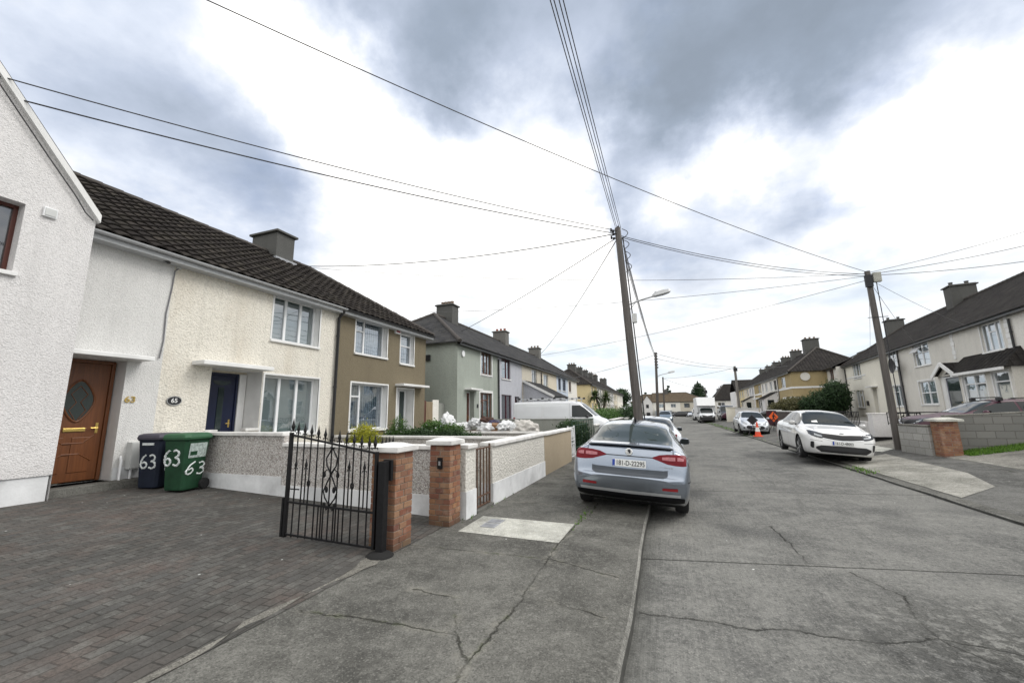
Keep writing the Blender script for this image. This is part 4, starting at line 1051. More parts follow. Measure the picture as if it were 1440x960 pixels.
pb = simple_house('pale blue rendered house with dark upper windows', (X2, 38.23, G0), ROTL, 4.9, G0, RC_PBLUE,
    [(.7, 1.8, 3.8, 5.0, (.5,), (), NAVY, ROOM, None), (2.5, 3.9, 3.8, 5.0, (.5,), (), NAVY, ROOM, None), (.7, 2.4, 1.3, 2.8, (.5,), (), NAVY, ROOM, None)], roofm=ROOF_S, chim=[(4.85, .85, 1.2, 8.65, CHIM_L, 3, POT)])
ow = simple_house('off-white end house beside the pale blue house', (X2, 43.13, G0), ROTL, 4.8, G0, RC_OFFW,
    [(.5, 1.7, 3.8, 4.95, (.5,), (), BROWN_FR, ROOM, None), (.6, 2.3, 1.3, 2.8, (.5,), (), W_PVC, ROOM, None)], roofm=ROOF_S, h1=3.9)
# third block
X3 = -9.2; y = 55.2
third = [('pale yellow hipped end house behind the cabbage palm', RC_YELLOW, 5.6), ('white house next after the yellow one behind the palm', RC_OFFW, 5.2), ('dull cream house second after the yellow one behind the palm', RC_CREAM2, 5.2),
         ('brownish grey house third after the yellow one behind the palm', RC_STONE, 5.2), ('white house fourth after the yellow one behind the palm', RC_WHITE, 5.2), ('beige house at the far end of the terrace past the palm', RC_BEIGE, 5.6)]
for i, (lab, m, L) in enumerate(third):
    simple_house(lab, (X3, y, G0), ROTL, L, G0, m, [(.7, 2.0, 3.8, 5.0, (.5,), (), W_PVC, ROOM, None), (3.0, 4.3, 3.8, 5.0, (.5,), (), W_PVC, ROOM, None), (.7, 2.3, 1.3, 2.8, (.5,), (), W_PVC, ROOM, None)],
                 doors=[(3.4, 4.3, .5, 2.7, MAROON if i % 2 else NAVY, None, W_PVC, True)], roofm=ROOF_D, h0=3.9 if i == 0 else 0, h1=3.9 if i == 5 else 0, chim=[(L-.1 if i < 5 else .6, .8, 1.2, 8.6, CHIM, 3, POT)])
    y += L
# fourth block, seen only as a distant run of roofs
y = 90
for i, (lab, m) in enumerate([('faraway cream house beyond the palm terrace, nearer of two', RC_CREAM3), ('faraway white house beyond the palm terrace, farther of two', RC_OFFW)]):
    simple_house(lab, (X3-.2, y, G0-.1), ROTL, 6, G0-.1, m, [(.7, 2.0, 3.7, 4.9, (.5,), (), W_PVC, ROOM, None), (3.4, 4.7, 3.7, 4.9, (.5,), (), W_PVC, ROOM, None)], roofm=ROOF_D, h0=3.9 if i == 0 else 0, h1=3.9 if i == 1 else 0, chim=[(5.5 if i == 0 else .9, .9, 1.3, 8.9, CHIM, 2, POT)])
    y += 6
# ---------------------------------------------------------------- terrace across the road
GR = .9
P0 = Vector((14.1, 22.4, 0)); DN = Vector((.105, 1, 0)).normalized()
ROT1 = math.atan2(-DN.y, -DN.x)
def org1(s, off=0): q = P0+DN*s; n = Vector((DN.y, -DN.x, 0)); q = q+n*off; return (q.x, q.y, GR)
def RH(label, s0, s1, wall, wins, doors=(), org=org1, rot=ROT1, zE=5.7, zR=8.65, **k):
    L = s1-s0
    f = lambda w_: (s1-w_[1], s1-w_[0]) + tuple(w_[2:])
    return simple_house(label, org(s1), rot, L, GR, wall, [f(w_) for w_ in wins], zE, zR, [f(d_) for d_ in doors], vr=3.7, depth=7.5, **k)
ra = RH('white house nearest the camera across the road, cut by the picture edge', -7.0, 1.2, RC_OFFW, [(-4.5, -2.6, 4.2, 5.5, (.5,), (), W_PVC, CURT_W, None)], roofm=ROOF_D)
pipe(ra, .15, 0, 4.5)
rp = RH('stone grey pebbledashed house with a tiled porch roof along its front', 1.2, 6.1, RC_STONE, [(1.8, 3.4, 4.2, 5.52, (.33, .67), ((1, .68),), W_PVC, CURT_W, .07)], roofm=ROOF_D)
def quoins(e, u, z0, z1):
    q = MB(); z = z0; k = 0
    while z < z1: wd = .34 if k % 2 else .22; q.box(u-wd/2, u+wd/2, -.03, 0, z, z+.21); z += .235; k += 1
    q.build('quoin_stones', W_PAINT, e)
quoins(rp, .12, 3.3, 4.7); quoins(rp, 4.75, 3.0, 4.7)
U_ = lambda s: 6.1-s
q = MB(); pv = -.62
facade(q, U_(4.5), U_(.35), -.4, 2.42, [(U_(4.2), U_(2.3), .75, 2.28, .08), (U_(1.75), U_(.6), .3, 2.28, .08)], pv)
q.face([(U_(4.5), 0, -.4), (U_(4.5), pv, -.4), (U_(4.5), pv, 2.42), (U_(4.5), 0, 2.42)])
q.face([(U_(.35), pv, -.4), (U_(.35), 0, -.4), (U_(.35), 0, 2.42), (U_(.35), pv, 2.42)])
po = q.build('porch', [RC_STONE, W_PAINT], rp)
q = MB(); ev, ez, tz = pv-.28, 2.42, 3.30
q.face([(U_(5.2), ev, ez), (U_(.2), ev, ez), (U_(.8), 0, tz), (U_(5.2), 0, tz)], 0, [(0, 0), (4.4, 0), (4.0, 1.3), (0, 1.3)])
q.face([(U_(.2), ev, ez), (U_(.2), 0, ez), (U_(.8), 0, tz)], 0, [(0, 0), (.9, 0), (.9, 1.0)])
q.build('porch_roof', ROOF_D, po)
# small gable over the porch door
q = MB(); ga, gc, gm = U_(6.6), U_(4.4), U_(5.5); gz, gt = 2.42, 3.05; gv = pv-.22
q.face([(ga-.05, gv, gz), (gm, gv, gt+.03), (gm, 0, gt+.03), (ga-.05, 0, gz)], 0, [(0, 0), (0, 1.3), (1.2, 1.3), (1.2, 0)])
q.face([(gc+.05, gv, gz), (gc+.05, 0, gz), (gm, 0, gt+.03), (gm, gv, gt+.03)], 0, [(0, 0), (1.2, 0), (1.2, 1.3), (0, 1.3)])
gr_ = q.build('gable_roof', ROOF_D, po)
q = MB(); q.bar((ga-.1, gv-.02, gz-.06), (gm, gv-.02, gt-.02), .05, .20); q.bar((gc+.1, gv-.02, gz-.06), (gm, gv-.02, gt-.02), .05, .20); q.box(gc, U_(.2), ev-.06, ev, ez-.12, ez+.0); q.build('barge_board', W_PAINT, gr_)
q = MB(); q.face([(ga, pv, gz-.02), (gc, pv, gz-.02), (gm, pv, gt-.05)]); q.box(ga, ga+.12, pv, 0, -.4, gz); q.box(gc-.1, gc, pv+.02, 0, -.4, gz); q.build('gable_wall', RC_STONE, po)
q = MB(); q.box(ga+.12, ga+.5, pv+.05, pv+.12, -.4, gz-.03); q.box(ga+.45, gc-.12, pv+.05, pv+.10, .0, .3); q.build('white_panel', W_PAINT, po)
door(po, ga+.5, gc-.12, 0, 2.35, NAVY, .12, pv, (.1, .9, .1, .95), W_PVC)
window(po, U_(4.2), U_(2.3), .75, 2.28, (.5,), ((0, .72), (1, .72)), .08, W_PVC, BLIND_G, True, v=pv, surround=.08)
window(po, U_(1.75), U_(.6), .3, 2.28, (), ((0, .78),), .08, W_PVC, BLIND_G, False, v=pv, surround=.08)
rg = RH('stone grey house with a plain front and an open upstairs window', 6.1, 13.3, RC_STONE, [(8.75, 10.9, 4.22, 5.55, (.5,), ((0, .6), (1, .6)), W_PVC, CURT_W, .07), (8.75, 10.95, 1.85, 3.25, (.5,), ((0, .5), (1, .5)), W_PVC, CURT_W, .12)],
        roofm=ROOF_D, chim=[(.1, .88, 1.3, 9.6, CHIM, 2, CHIM)])
q = MB(); q.box(-.5, .5, -.02, .02, -.42, 0); sash = q.build('open_sash', W_PVC, rg); sash.location = (13.3-10.3, .02, 4.5); sash.rotation_euler = (R(-38), 0, 0)
q = MB(); q.box(7.2-3.4, 7.2-3.2, -.05, 0, 4.35, 4.52); q.build('alarm_box', W_PVC, rg, bevel=.01)
q = MB()
for k in range(3): q.box(1.6+k*.9, 2.1+k*.9, 1.2+.25*k, 1.4+.25*k, 5.85+.2*k, 5.93+.2*k)
q.build('roof_vents', RIDGE, rg)
pipe(rg, .12, 0, 4.6)
# satellite dish on a pole at the party wall
q = MB(); q.tube([(.45, -.25, -.3), (.45, -.25, 3.55)], .04, 8); q.tube([(.45, -.25, 3.5), (.45, -.45, 3.62)], .03, 6)
dp = q.build('aerial_pole', WIRE_G, rg)
q = MB(); q.lathe([(.02, .0), (.30, -.05), (.52, -.16), (.53, -.155), (.31, -.035), (.02, .015)], (.45, -.42, 3.62), 'y', 24); q.build('satellite_dish', SIGN_B, dp, smooth=True, sharp=50)
rc = RH('light cream house behind the wooden pole, two windows above each other', 13.3, 19.8, RC_CREAM3, [(13.6, 15.4, 4.3, 5.6, (.5,), ((0, .65), (1, .65)), W_PVC, CURT_W, .07), (13.5, 15.3, 1.75, 3.2, (.5,), ((0, .7),), W_PVC, CURT_W, .08)],
        doors=[(18.55, 19.55, .95, 3.25, SIGN_B, (.2, .8, .3, .9), W_PVC, True)], roofm=ROOF_D)
rw = RH('cream yellow house at the hedge end of the near terrace', 19.8, 26.3, RC_CREAM3, [(21.7, 24.0, 4.3, 5.6, (.33, .67), (), W_PVC, CURT_W, None), (21.8, 24.1, 1.7, 3.2, (.33, .67), (), W_PVC, CURT_W, None)], roofm=ROOF_D, h0=4.2,
        chim=[(1.6, .88, 1.2, 9.5, CHIM, 2, CHIM)])
q = MB(); q.box(.0, 5.6, -.03, 0, 3.5, 3.62); q.build('white_band', W_PAINT, rw); pipe(rw, .1, 0, 4.5)
q = MB(); q.box(5.2, 5.5, -.12, 0, .95, 1.35); q.build('wall_lantern', BLACK_PVC, rw, bevel=.02)
re_ = RH('grey end house half hidden by the tall hedge', 26.35, 33.5, RC_STONE, [(27.5, 29.0, 4.3, 5.6, (.5,), (), BROWN_FR, ROOM, None)], org=lambda s: org1(s, -.7), zE=5.72, zR=7.6, roofm=ROOF_D)
q = MB(); q.box(0, 7.1, -.03, 0, 3.35, 3.5); q.build('white_band', W_PAINT, re_); q = MB(); q.box(4.5, 6.6, -.25, 0, 1.9, 2.1); q.build('white_ledge', W_PAINT, re_)
# second terrace across the road, stepping forward
P2 = Vector((13.25, 52.2, 0)); D2 = Vector((.045, 1, 0)).normalized(); ROT2 = math.atan2(-D2.y, -D2.x)
def org2(s): q = P2+D2*s; return (q.x, q.y, GR)
def RH2(label, s0, s1, wall, wins, doors=(), **k): return RH(label, s0, s1, wall, wins, doors, org2, ROT2, **k)
ry = RH2('mustard yellow hipped corner house with a white band', .4, 7.5, RC_MUST, [(3.4, 5.6, 4.15, 5.35, (.5,), (), W_PVC, CURT_W, None)], roofm=ROOF_D, h1=4.2, chim=[(1.0, 1.1, 1.5, 9.9, CHIM, 3, POT)])
q = MB(); q.box(0, 7.13, -.04, 0, 2.95, 3.15); q.box(7.1, 7.14, -.04, 6, 2.95, 3.15); q.box(4.5, 7.3, -.5, 0, 1.85, 2.05); q.box(7.1, 7.6, -.5, .6, 1.85, 2.05); q.build('white_band', W_PAINT, ry)
q = MB(); q.lathe([(.45, 0), (.45, .06)], (7.13, 1.3, 4.2), 'x', 24); q.build('round_vent', RC_STONE, ry)
pipe(ry, .1, 0, 4.5)
r2 = RH2('white house with a black-roofed porch next to the mustard house', 7.5, 14.0, RC_OFFW, [(8.5, 10.2, 4.1, 5.3, (.5,), (), SIGN_B, ROOM, None), (11.4, 13.0, 4.1, 5.3, (.5,), (), W_PVC, CURT_W, None)], roofm=ROOF_D, chim=[(.1, .95, 1.2, 9.4, CHIM, 3, POT)])
def leanto(e, u0, u1, wall):
    q = MB(); q.box(u0, u1, -1.5, 0, -.4, 2.1); q.face([(u1, -1.5, 2.1), (u1, 0, 2.1), (u1, 0, 2.9)]); q.face([(u0, -1.5, 2.1), (u0, 0, 2.9), (u0, 0, 2.1)]); a = q.build('porch', wall, e)
    q = MB(); q.face([(u0-.15, -1.75, 2.08), (u1+.15, -1.75, 2.08), (u1+.15, 0, 2.98), (u0-.15, 0, 2.98)]); q.build('porch_roof', ROOF_D, a)
    for bx in ((u0+.3, u0+1.2, -1.53, -1.49, .9, 1.9), (u0+1.8, u0+2.6, -1.53, -1.49, 0, 1.95), (u1-.01, u1+.03, -1.2, -.5, .9, 1.9)): q = MB(); q.box(*bx); q.build('porch_window', CGLASS, a)
leanto(r2, 0.6, 5.6, RC_WHITE)
r3 = RH2('white house in the middle of the far terrace, second after the mustard one', 14.0, 20.2, RC_OFFW, [(15.0, 16.6, 4.1, 5.3, (.5,), (), W_PVC, CURT_W, None), (18, 19.4, 4.1, 5.3, (.5,), (), W_PVC, ROOM, None), (15, 16.6, 1.6, 3.1, (.5,), (), W_PVC, ROOM, None)], doors=[(18, 19, .9, 3.1, W_PVC, None, W_PVC, True)], roofm=ROOF_D, chim=[(.1, .95, 1.2, 9.2, CHIM, 3, POT)])
r4 = RH2('second mustard house with white ledges, farther along the terrace', 20.2, 27.0, RC_MUST, [(21, 23, 4.1, 5.3, (.5,), (), W_PVC, CURT_W, None), (21, 23, 1.6, 3.1, (.5,), (), W_PVC, ROOM, None)], doors=[(24.6, 25.6, .9, 3.1, W_PVC, None, W_PVC, True)], roofm=ROOF_D, chim=[(.1, .95, 1.2, 9.2, CHIM, 2, POT)])
q = MB(); q.box(0, 6.8, -.05, 0, 2.95, 3.15); q.box(1, 6.8, -.5, 0, 2.3, 2.5); q.build('white_band', W_PAINT, r4)
r5 = RH2('white house just past the second mustard house', 27.0, 33.5, RC_WHITE, [(28, 30, 4.1, 5.3, (.5,), (), W_PVC, ROOM, None), (31, 32.5, 4.1, 5.3, (.5,), (), W_PVC, ROOM, None)], roofm=ROOF_D, chim=[(.1, .95, 1.2, 9.2, CHIM, 2, POT)])
leanto(r5, .5, 5.0, RC_STONE)
r6 = RH2('cream house near the far end of the terrace across the road', 33.5, 40.5, RC_BEIGE, [(34.5, 36.5, 4.1, 5.3, (.5,), (), W_PVC, ROOM, None), (34.5, 36.5, 1.6, 3.1, (.5,), (), W_PVC, ROOM, None)], roofm=ROOF_D, chim=[(.1, .95, 1.2, 9.2, CHIM, 2, POT)])
r7 = RH2('yellowish last house of the terrace across the road', 40.5, 49.0, RC_YELLOW, [(42, 44, 4.1, 5.3, (.5,), (), W_PVC, ROOM, None), (46, 48, 4.1, 5.3, (.5,), (), W_PVC, ROOM, None), (42, 44, 1.6, 3.1, (.5,), (), W_PVC, ROOM, None)], roofm=ROOF_D, h0=4.2)
# ---------------------------------------------------------------- houses closing the view at the junction; their fronts face the camera
def EH(label, x0, x1, y, zb, wall, wins, zE, zR, roofm, rot=0, **k):
    return simple_house(label, (x0, y, zb), rot, x1-x0, zb, wall, wins, zE, zR, roofm=roofm, depth=8, vr=4.0, **k)
eg = EH('white gable-fronted house closing the street behind the far poles', -11.0, -4.0, 150, -1, RC_WHITE, [(1.0, 2.6, 2.4, 3.6, (.5,), (), SIGN_B, ROOM, None), (.8, 2.6, -.4, 1.0, (), (), SIGN_B, ROOM, None), (4.6, 6.2, 2.4, 3.6, (.5,), (), SIGN_B, ROOM, None), (4.6, 6.2, -.4, 1.0, (), (), SIGN_B, ROOM, None)], 4.4, 7.2, ROOF_BR, h0=4)
q = MB(); q.box(3.9, 7.0, -.8, -.01, -.5, 5.4); q.face([(3.9, -.8, 5.4), (7.0, -.8, 5.4), (5.45, -.8, 7.6)]); q.box(5.0, 5.9, -.85, -.79, 3.4, 4.6, 1); q.box(5.0, 6.2, -.85, -.79, .6, 1.9, 1)
gw_ = q.build('gable_wing', [RC_WHITE, SIGN_B], eg)
q = MB(); q.face([(3.7, -1.0, 5.2), (5.45, -1.0, 7.75), (5.45, 4, 7.75), (3.7, 4, 5.2)]); q.face([(7.2, -1.0, 5.2), (7.2, 4, 5.2), (5.45, 4, 7.75), (5.45, -1.0, 7.75)]); q.build('wing_roof', ROOF_BR, gw_)
ec = EH('wide house with a white porch closing the street, behind the dark parked car', -4.0, 5.0, 150, -1, RC_OFFW, [(2.2, 3.8, 2.5, 3.7, (.5,), (), W_PVC, CURT_W, None), (6, 7.6, 2.5, 3.7, (.5,), (), W_PVC, ROOM, None), (6, 7.8, -.4, 1.0, (.5,), (), W_PVC, ROOM, None)], 4.4, 7.6, ROOF_BR, h0=0, chim=[(4.6, 1.6, 1.2, 8.6, CHIM, 3, POT)])
q = MB(); q.box(1.0, 6.0, -2.0, 0, -.4, 2.4); q.build('porch', RC_PBLUE, ec); q = MB(); q.box(.7, 6.3, -2.3, 0, 2.4, 2.75); q.build('porch_roof', W_PAINT, ec)
for bx in ((1.4, 2.8, -2.04, -2.0, .2, 1.9), (3.4, 4.2, -2.04, -2.0, -.4, 1.9), (4.6, 5.6, -2.04, -2.0, .2, 1.9)): q = MB(); q.box(*bx); q.build('porch_window', CGLASS2, ec)
ek = EH('cream hipped house closing the street, beside the white porch house', 5.0, 14.0, 150, -1, RC_CREAM2, [(1.2, 2.9, 2.4, 3.8, (.5,), (), SIGN_B, ROOM, None), (1.2, 2.9, -.4, 1.2, (.5,), (), SIGN_B, ROOM, None), (5, 6.6, 2.4, 3.8, (.5,), (), SIGN_B, ROOM, None), (4.6, 6.6, -.4, 1.0, (.5,), (), SIGN_B, ROOM, None)], 4.4, 7.6, ROOF_BR, h1=7)
ed = EH('low dark-roofed house behind the box truck', 12.0, 20.0, 118, -.6, RC_OFFW, [(1, 2.6, 2.2, 3.4, (.5,), (), W_PVC, ROOM, None)], 4.0, 8.2, ROOF_D, h0=3.5)
ew = EH('white house with a dark horizontal window closing the terrace across the road', 15.2, 21.5, 104, .3, RC_WHITE, [(1.6, 5.0, 3.2, 4.3, (.5,), (), SIGN_B, ROOM, None)], 5.6, 8.3, ROOF_D)
GREENP = simple('green_painted_iron', (.02, .06, .035), .5, .3)
# ---------------------------------------------------------------- brick pillars
def pillar(label, x, y, zg, h, cap_m=W_COPE, w=.44, course=.076, over=.05, cap_pyr=.045, plate=False):
    e = empty('brick_pillar', label, 'pillar', (x, y, zg))
    b = MB(); g = .010; n = int(h/course); rng = random.Random(int(x*100))
    s = w/2
    for k in range(-1, n):
        z0 = k*course; z1 = z0+course-g
        ax = k % 2
        for side in (-1, 1):
            for (p, q) in ((-s, -.004), (.006, s)):
                j = rng.uniform(-.004, .004); a0, a1 = side*(s-.105), side*(s+j)
                if ax: b.box(p+.003, q-.003, a0, a1, z0, z1, 0, rng.random())
                else: b.box(a0, a1, p+.003, q-.003, z0, z1, 0, rng.random())
            a0, a1 = side*(s-.105), side*(s+rng.uniform(-.004, .004)); i = s-.112
            if ax: b.box(a0, a1, -i, i, z0, z1, 0, rng.random())
            else: b.box(-i, i, a0, a1, z0, z1, 0, rng.random())
    b.build('brick_shaft', BRICK, e, bevel=.004)
    c = MB(); i = s-.008; c.box(-i, i, -i, i, -.2, n*course-g/2); c.build('mortar_core', MORTAR, e)
    q = MB(); o = s+over; z = n*course
    q.box(-o, o, -o, o, z-.002, z+.058)
    q.face([(-o, -o, z+.059), (o, -o, z+.059), (o*.35, o*.35*-1, z+.059+cap_pyr), (-o*.35, -o*.35, z+.059+cap_pyr)])
    q.face([(o, -o, z+.059), (o, o, z+.059), (o*.35, o*.35, z+.059+cap_pyr), (o*.35, -o*.35, z+.059+cap_pyr)])
    q.face([(o, o, z+.059), (-o, o, z+.059), (-o*.35, o*.35, z+.059+cap_pyr), (o*.35, o*.35, z+.059+cap_pyr)])
    q.face([(-o, o, z+.059), (-o, -o, z+.059), (-o*.35, -o*.35, z+.059+cap_pyr), (-o*.35, o*.35, z+.059+cap_pyr)])
    q.face([(-o*.35, -o*.35, z+.059+cap_pyr), (o*.35, -o*.35, z+.059+cap_pyr), (o*.35, o*.35, z+.059+cap_pyr), (-o*.35, o*.35, z+.059+cap_pyr)])
    q.build('pillar_cap', cap_m, e, bevel=.012)
    if plate:
        q = MB(); q.box(-.03, .05, -s-.022, -s-.002, .80, .96); q.box(-.005, .025, -s-.03, -s-.02, .85, .91, 1); q.build('latch_plate', [BLACK_IRON, ALU], e)
    return e
pillar('orange brick pillar with white cap carrying the black driveway gate', -3.30, 4.49, .14, 1.16, w=.36)
pillar('orange brick pillar with white cap and a black latch plate, beside the roughcast wall', -3.18, 5.62, .14, 1.17, w=.34, plate=True)
pillar('red brick pillar with pale stone cap at the end of the low block wall', 7.80, 16.12, .24, 1.06, SLAB_W, .44, .07, .10, .06)

# ---------------------------------------------------------------- garden walls
def wall(label, p, q, zb, zt, th, m, cap=None, plinth=None, capm=None, capo=.05, capt=.07, name='garden_wall', slope=0):
    """straight wall from p to q; zt may fall by slope along it; children coping and plinth"""
    p = Vector((p[0], p[1], 0)); q = Vector((q[0], q[1], 0)); d = q-p; L = d.length; a = math.atan2(d.y, d.x)
    e = empty(name, label, 'wall', (p.x, p.y, zb), (0, 0, a)); h = zt-zb
    def prism(b, y0, y1, z0, z1, x0=0, x1=L, mi=0):
        sl = slope*(x1/L) if L else 0
        c = [(x0, y0, z0), (x1, y0, z0), (x1, y1, z0), (x0, y1, z0), (x0, y0, z1), (x1, y0, z1+sl), (x1, y1, z1+sl), (x0, y1, z1)]
        for f in ((0, 3, 2, 1), (4, 5, 6, 7), (0, 1, 5, 4), (1, 2, 6, 5), (2, 3, 7, 6), (3, 0, 4, 7)): b.face([c[i] for i in f], mi)
    b = MB(); prism(b, -th/2, th/2, -.35, h); b.build('wall_body', m, e)
    if plinth:
        b = MB(); prism(b, -th/2-.018, th/2+.018, -.35, plinth, -.005, L+.005); b.build('plinth', W_PLINTH, e)
    if cap:
        b = MB(); prism(b, -th/2-capo, th/2+capo, h+.002, h+capt); 
        if slope:
            for i, v in enumerate(b.v): b.v[i] = (v[0], v[1], h+.002+slope*v[0]/L+(capt if v[2] > h+.01+(slope if v[0] > L/2 else 0) else 0))
        b.build('coping', capm or W_COPE, e, bevel=.012)
    return e
# dividing wall between the paved drive and the garden of no. 65 (two heights)
w1 = wall('grey pebbledashed dividing wall with white coping, lower run behind the black gate', (-3.38, 5.93), (-6.75, 5.93), .14, 1.17, .16, DASH, True, .34)
w1b = wall('grey pebbledashed dividing wall, taller run next to the wheelie bins', (-6.753, 5.93), (-10.15, 5.93), .30, 1.36, .165, DASH, True, .33)
wall('short white roughcast wall between the latch pillar and the rusty small gate', (-3.08, 5.90), (-3.08, 6.26), .14, 1.18, .20, RC_WALLW, True, .40)
wall('white roughcast front wall with coping, beyond the rusty small gate', (-3.08, 6.96), (-3.08, 10.35), .14, 1.14, .20, RC_WALLW, True, .36)
wall('smooth tan front wall with white coping before the white side gate', (-3.08, 10.36), (-3.08, 13.6), .14, 1.13, .20, RC_TAN2, True)
wall('low dividing wall with white coping between cream and brown house', (-3.2, 10.6), (-10.1, 10.6), .14, 1.02, .15, DASH, True)
wall('dividing wall with pale coping that hides the foot of the rubbish heap', (-3.25, 13.3), (-10.1, 13.3), .14, 1.02, .16, DASH, True)
wall('grey green rendered wall in front of the white van', (-3.2, 19.4), (-9.4, 19.4), .14, 1.36, .15, RC_GWALL, True, None, RC_GWALL, .03, .05)
wall('low grey rendered front wall past the overgrown railing', (-3.2, 19.4), (-3.2, 23.5), .14, 1.05, .18, RC_GWALL, True)
wall('front wall with white coping under the cabbage palm', (-3.2, 26.2), (-3.2, 33.0), .14, 1.15, .18, RC_DARK, True)
wall('front wall with white coping farther along, past the cabbage palm', (-3.2, 36.2), (-3.2, 52), .14, 1.05, .18, RC_GWALL, True)
# across the road
wall('low grey concrete block wall beside the red brick pillar', (7.45, 17.75), (7.60, 16.36), .25, 1.12, .16, BLOCK, True, None, GARD_M, .02, .05)
wall('long grey concrete block wall in front of the maroon car', (8.05, 16.62), (14.2, 16.78), .34, 1.42, .18, BLOCK_D, True, None, GARD_M, .01, .04, slope=.30)
wall('dark wall with white coping behind the white saloon', (8.15, 27.4), (8.15, 36.8), .28, 1.48, .2, RC_DARK, True)
wall('maroon painted wall with white coping beside the orange sign', (8.3, 37.2), (8.3, 40.8), .28, 1.55, .3, RC_MAROON, True)
wall('white wall panel behind the black railing and white saloon', (8.25, 22.3), (8.25, 27.2), .3, 1.12, .15, RC_WHITE, None)
wall('white wall section just beyond the leaning wooden pole', (8.2, 20.2), (10.6, 20.2), .35, 1.20, .15, RC_WHITE, None)
wall('pale cream boundary wall next to the box truck', (6.9, 55), (9.4, 57), .2, 1.9, .2, RC_CREAM3, True)
wall('light grey boundary pier and wall between box truck and small hatchback', (7.2, 50.5), (9.4, 50.5), .2, 1.75, .4, RC_WHITE, True, None, GREYP)
# white gate pier
e = empty('gate_pier', 'white rendered gate pier with black base and black cap line beside the scroll gate', 'pier', (8.42, 21.55, .30))
b = MB(); b.box(-.34, .34, -.22, .22, .22, 1.14); b.build('pier_shaft', RC_WHITE, e, bevel=.01)
b = MB(); b.box(-.37, .37, -.25, .25, -.3, .22); b.build('pier_base', BLACK_IRON, e, bevel=.01)
b = MB(); b.box(-.37, .37, -.25, .25, 1.14, 1.19); b.build('pier_cap', W_COPE, e, bevel=.01)
# railings
def railing(label, p, q, zg, z0, z1, pitch, m=BLACK_IRON, r=.011, name='railing'):
    p = Vector((p[0], p[1], 0)); q = Vector((q[0], q[1], 0)); d = q-p; L = d.length
    e = empty(name, label, 'railing', (p.x, p.y, zg), (0, 0, math.atan2(d.y, d.x)))
    b = MB(); b.bar((0, 0, z1), (L, 0, z1), .05, .035); b.bar((0, 0, z0), (L, 0, z0), .04, .02); b.bar((0, 0, z1-.16), (L, 0, z1-.16), .03, .015); b.build('rails', m, e)
    n = int(L/pitch)
    for k in range(n+1):
        b = MB(); b.bar((L*k/n, 0, z0-.06), (L*k/n, 0, z1), r*2, r*2); b.build('bar', m, e)
    return e
railing('black iron railing on the white wall behind the white saloon', (8.0, 22.4), (8.0, 29.0), .3, .25, 1.24, .16)
railing('black iron railing above the white wall beyond the leaning pole', (8.0, 19.9), (12.5, 20.0), .4, .72, 1.12, .9)
railing('thin green railing overgrown by the hedge at the end of the tan wall', (-3.15, 14.6), (-3.15, 19.2), .14, .3, 1.25, .55, GREENP)
# ---------------------------------------------------------------- gates
def spear(b, x, z, s=1.0, y=0):
    for (r0, z0, r1, z1) in ((.006*s, 0, .016*s, .03*s), (.016*s, .03*s, .022*s, .055*s), (.022*s, .055*s, .012*s, .09*s), (.012*s, .09*s, .001, .15*s)):
        n = 6
        for k in range(n):
            a0, a1 = 2*math.pi*k/n, 2*math.pi*(k+1)/n
            b.face([(x+r0*math.cos(a0), y+r0*math.sin(a0), z+z0), (x+r0*math.cos(a1), y+r0*math.sin(a1), z+z0), (x+r1*math.cos(a1), y+r1*math.sin(a1), z+z1), (x+r1*math.cos(a0), y+r1*math.sin(a0), z+z1)])
    for sx in (-1, 1): b.tube([(x+sx*.006*s, y, z), (x+sx*.03*s, y, z+.012*s), (x+sx*.034*s, y, z-.012*s)], .006*s, 5)
ge = empty('driveway_gate', 'black wrought iron driveway gate with spearheads, standing open on the brick drive', 'gate', (-3.30, 4.17, .14), (0, 0, R(180-1)))
GW = 1.42; gz0 = .075
def gtop(x): return 1.14+.21*(x/GW)      # top rail climbs to the free end
fr = MB(); fr.bar((0, 0, gz0), (GW, 0, gz0+.03), .023, .023); fr.bar((0, 0, gtop(0)), (GW, 0, gtop(GW)), .023, .023); fr.bar((0, 0, .46), (GW, 0, .50), .024, .024)
fr.bar((0.0, 0, gz0-.02), (0, 0, gtop(0)+.02), .034, .034); fr.bar((GW, 0, gz0-.1), (GW, 0, gtop(GW)+.03), .040, .040); fr.bar((GW+.045, 0, gz0), (GW+.045, 0, .55), .05, .03)
fr.build('gate_frame', BLACK_IRON, ge)
bars = MB(); n = 12
for k in range(1, n):
    x = GW*k/n
    if k in (6,): bars.bar((x, 0, gz0), (x, 0, gtop(x)+.05), .0125, .0125)
    elif k in (5, 7): bars.bar((x, 0, gz0), (x, 0, gtop(x)+.05), .0125, .0125)
    else: bars.bar((x, 0, gz0), (x, 0, gtop(x)+.05), .0125, .0125)
    spear(bars, x, gtop(x)+.04, 1.0)
for x in (0.03, GW-.02): spear(bars, x, gtop(x)+.05, 1.15)
for k in (1, 3, 9, 10.5):
    x = GW*(k+.5)/n; bars.bar((x, 0, .49), (x, 0, .92), .012, .012); spear(bars, x, .92, .9)
for k in range(5):
    x = GW*(4.6+k*.7)/n; bars.bar((x, 0, gz0), (x, 0, .48), .012, .012)
bars.bar((GW-.005, 0, .66), (GW-.20, 0, .66), .014, .014)
bars.build('gate_bars', BLACK_IRON, ge)
sc = MB(); cx = GW*6/n
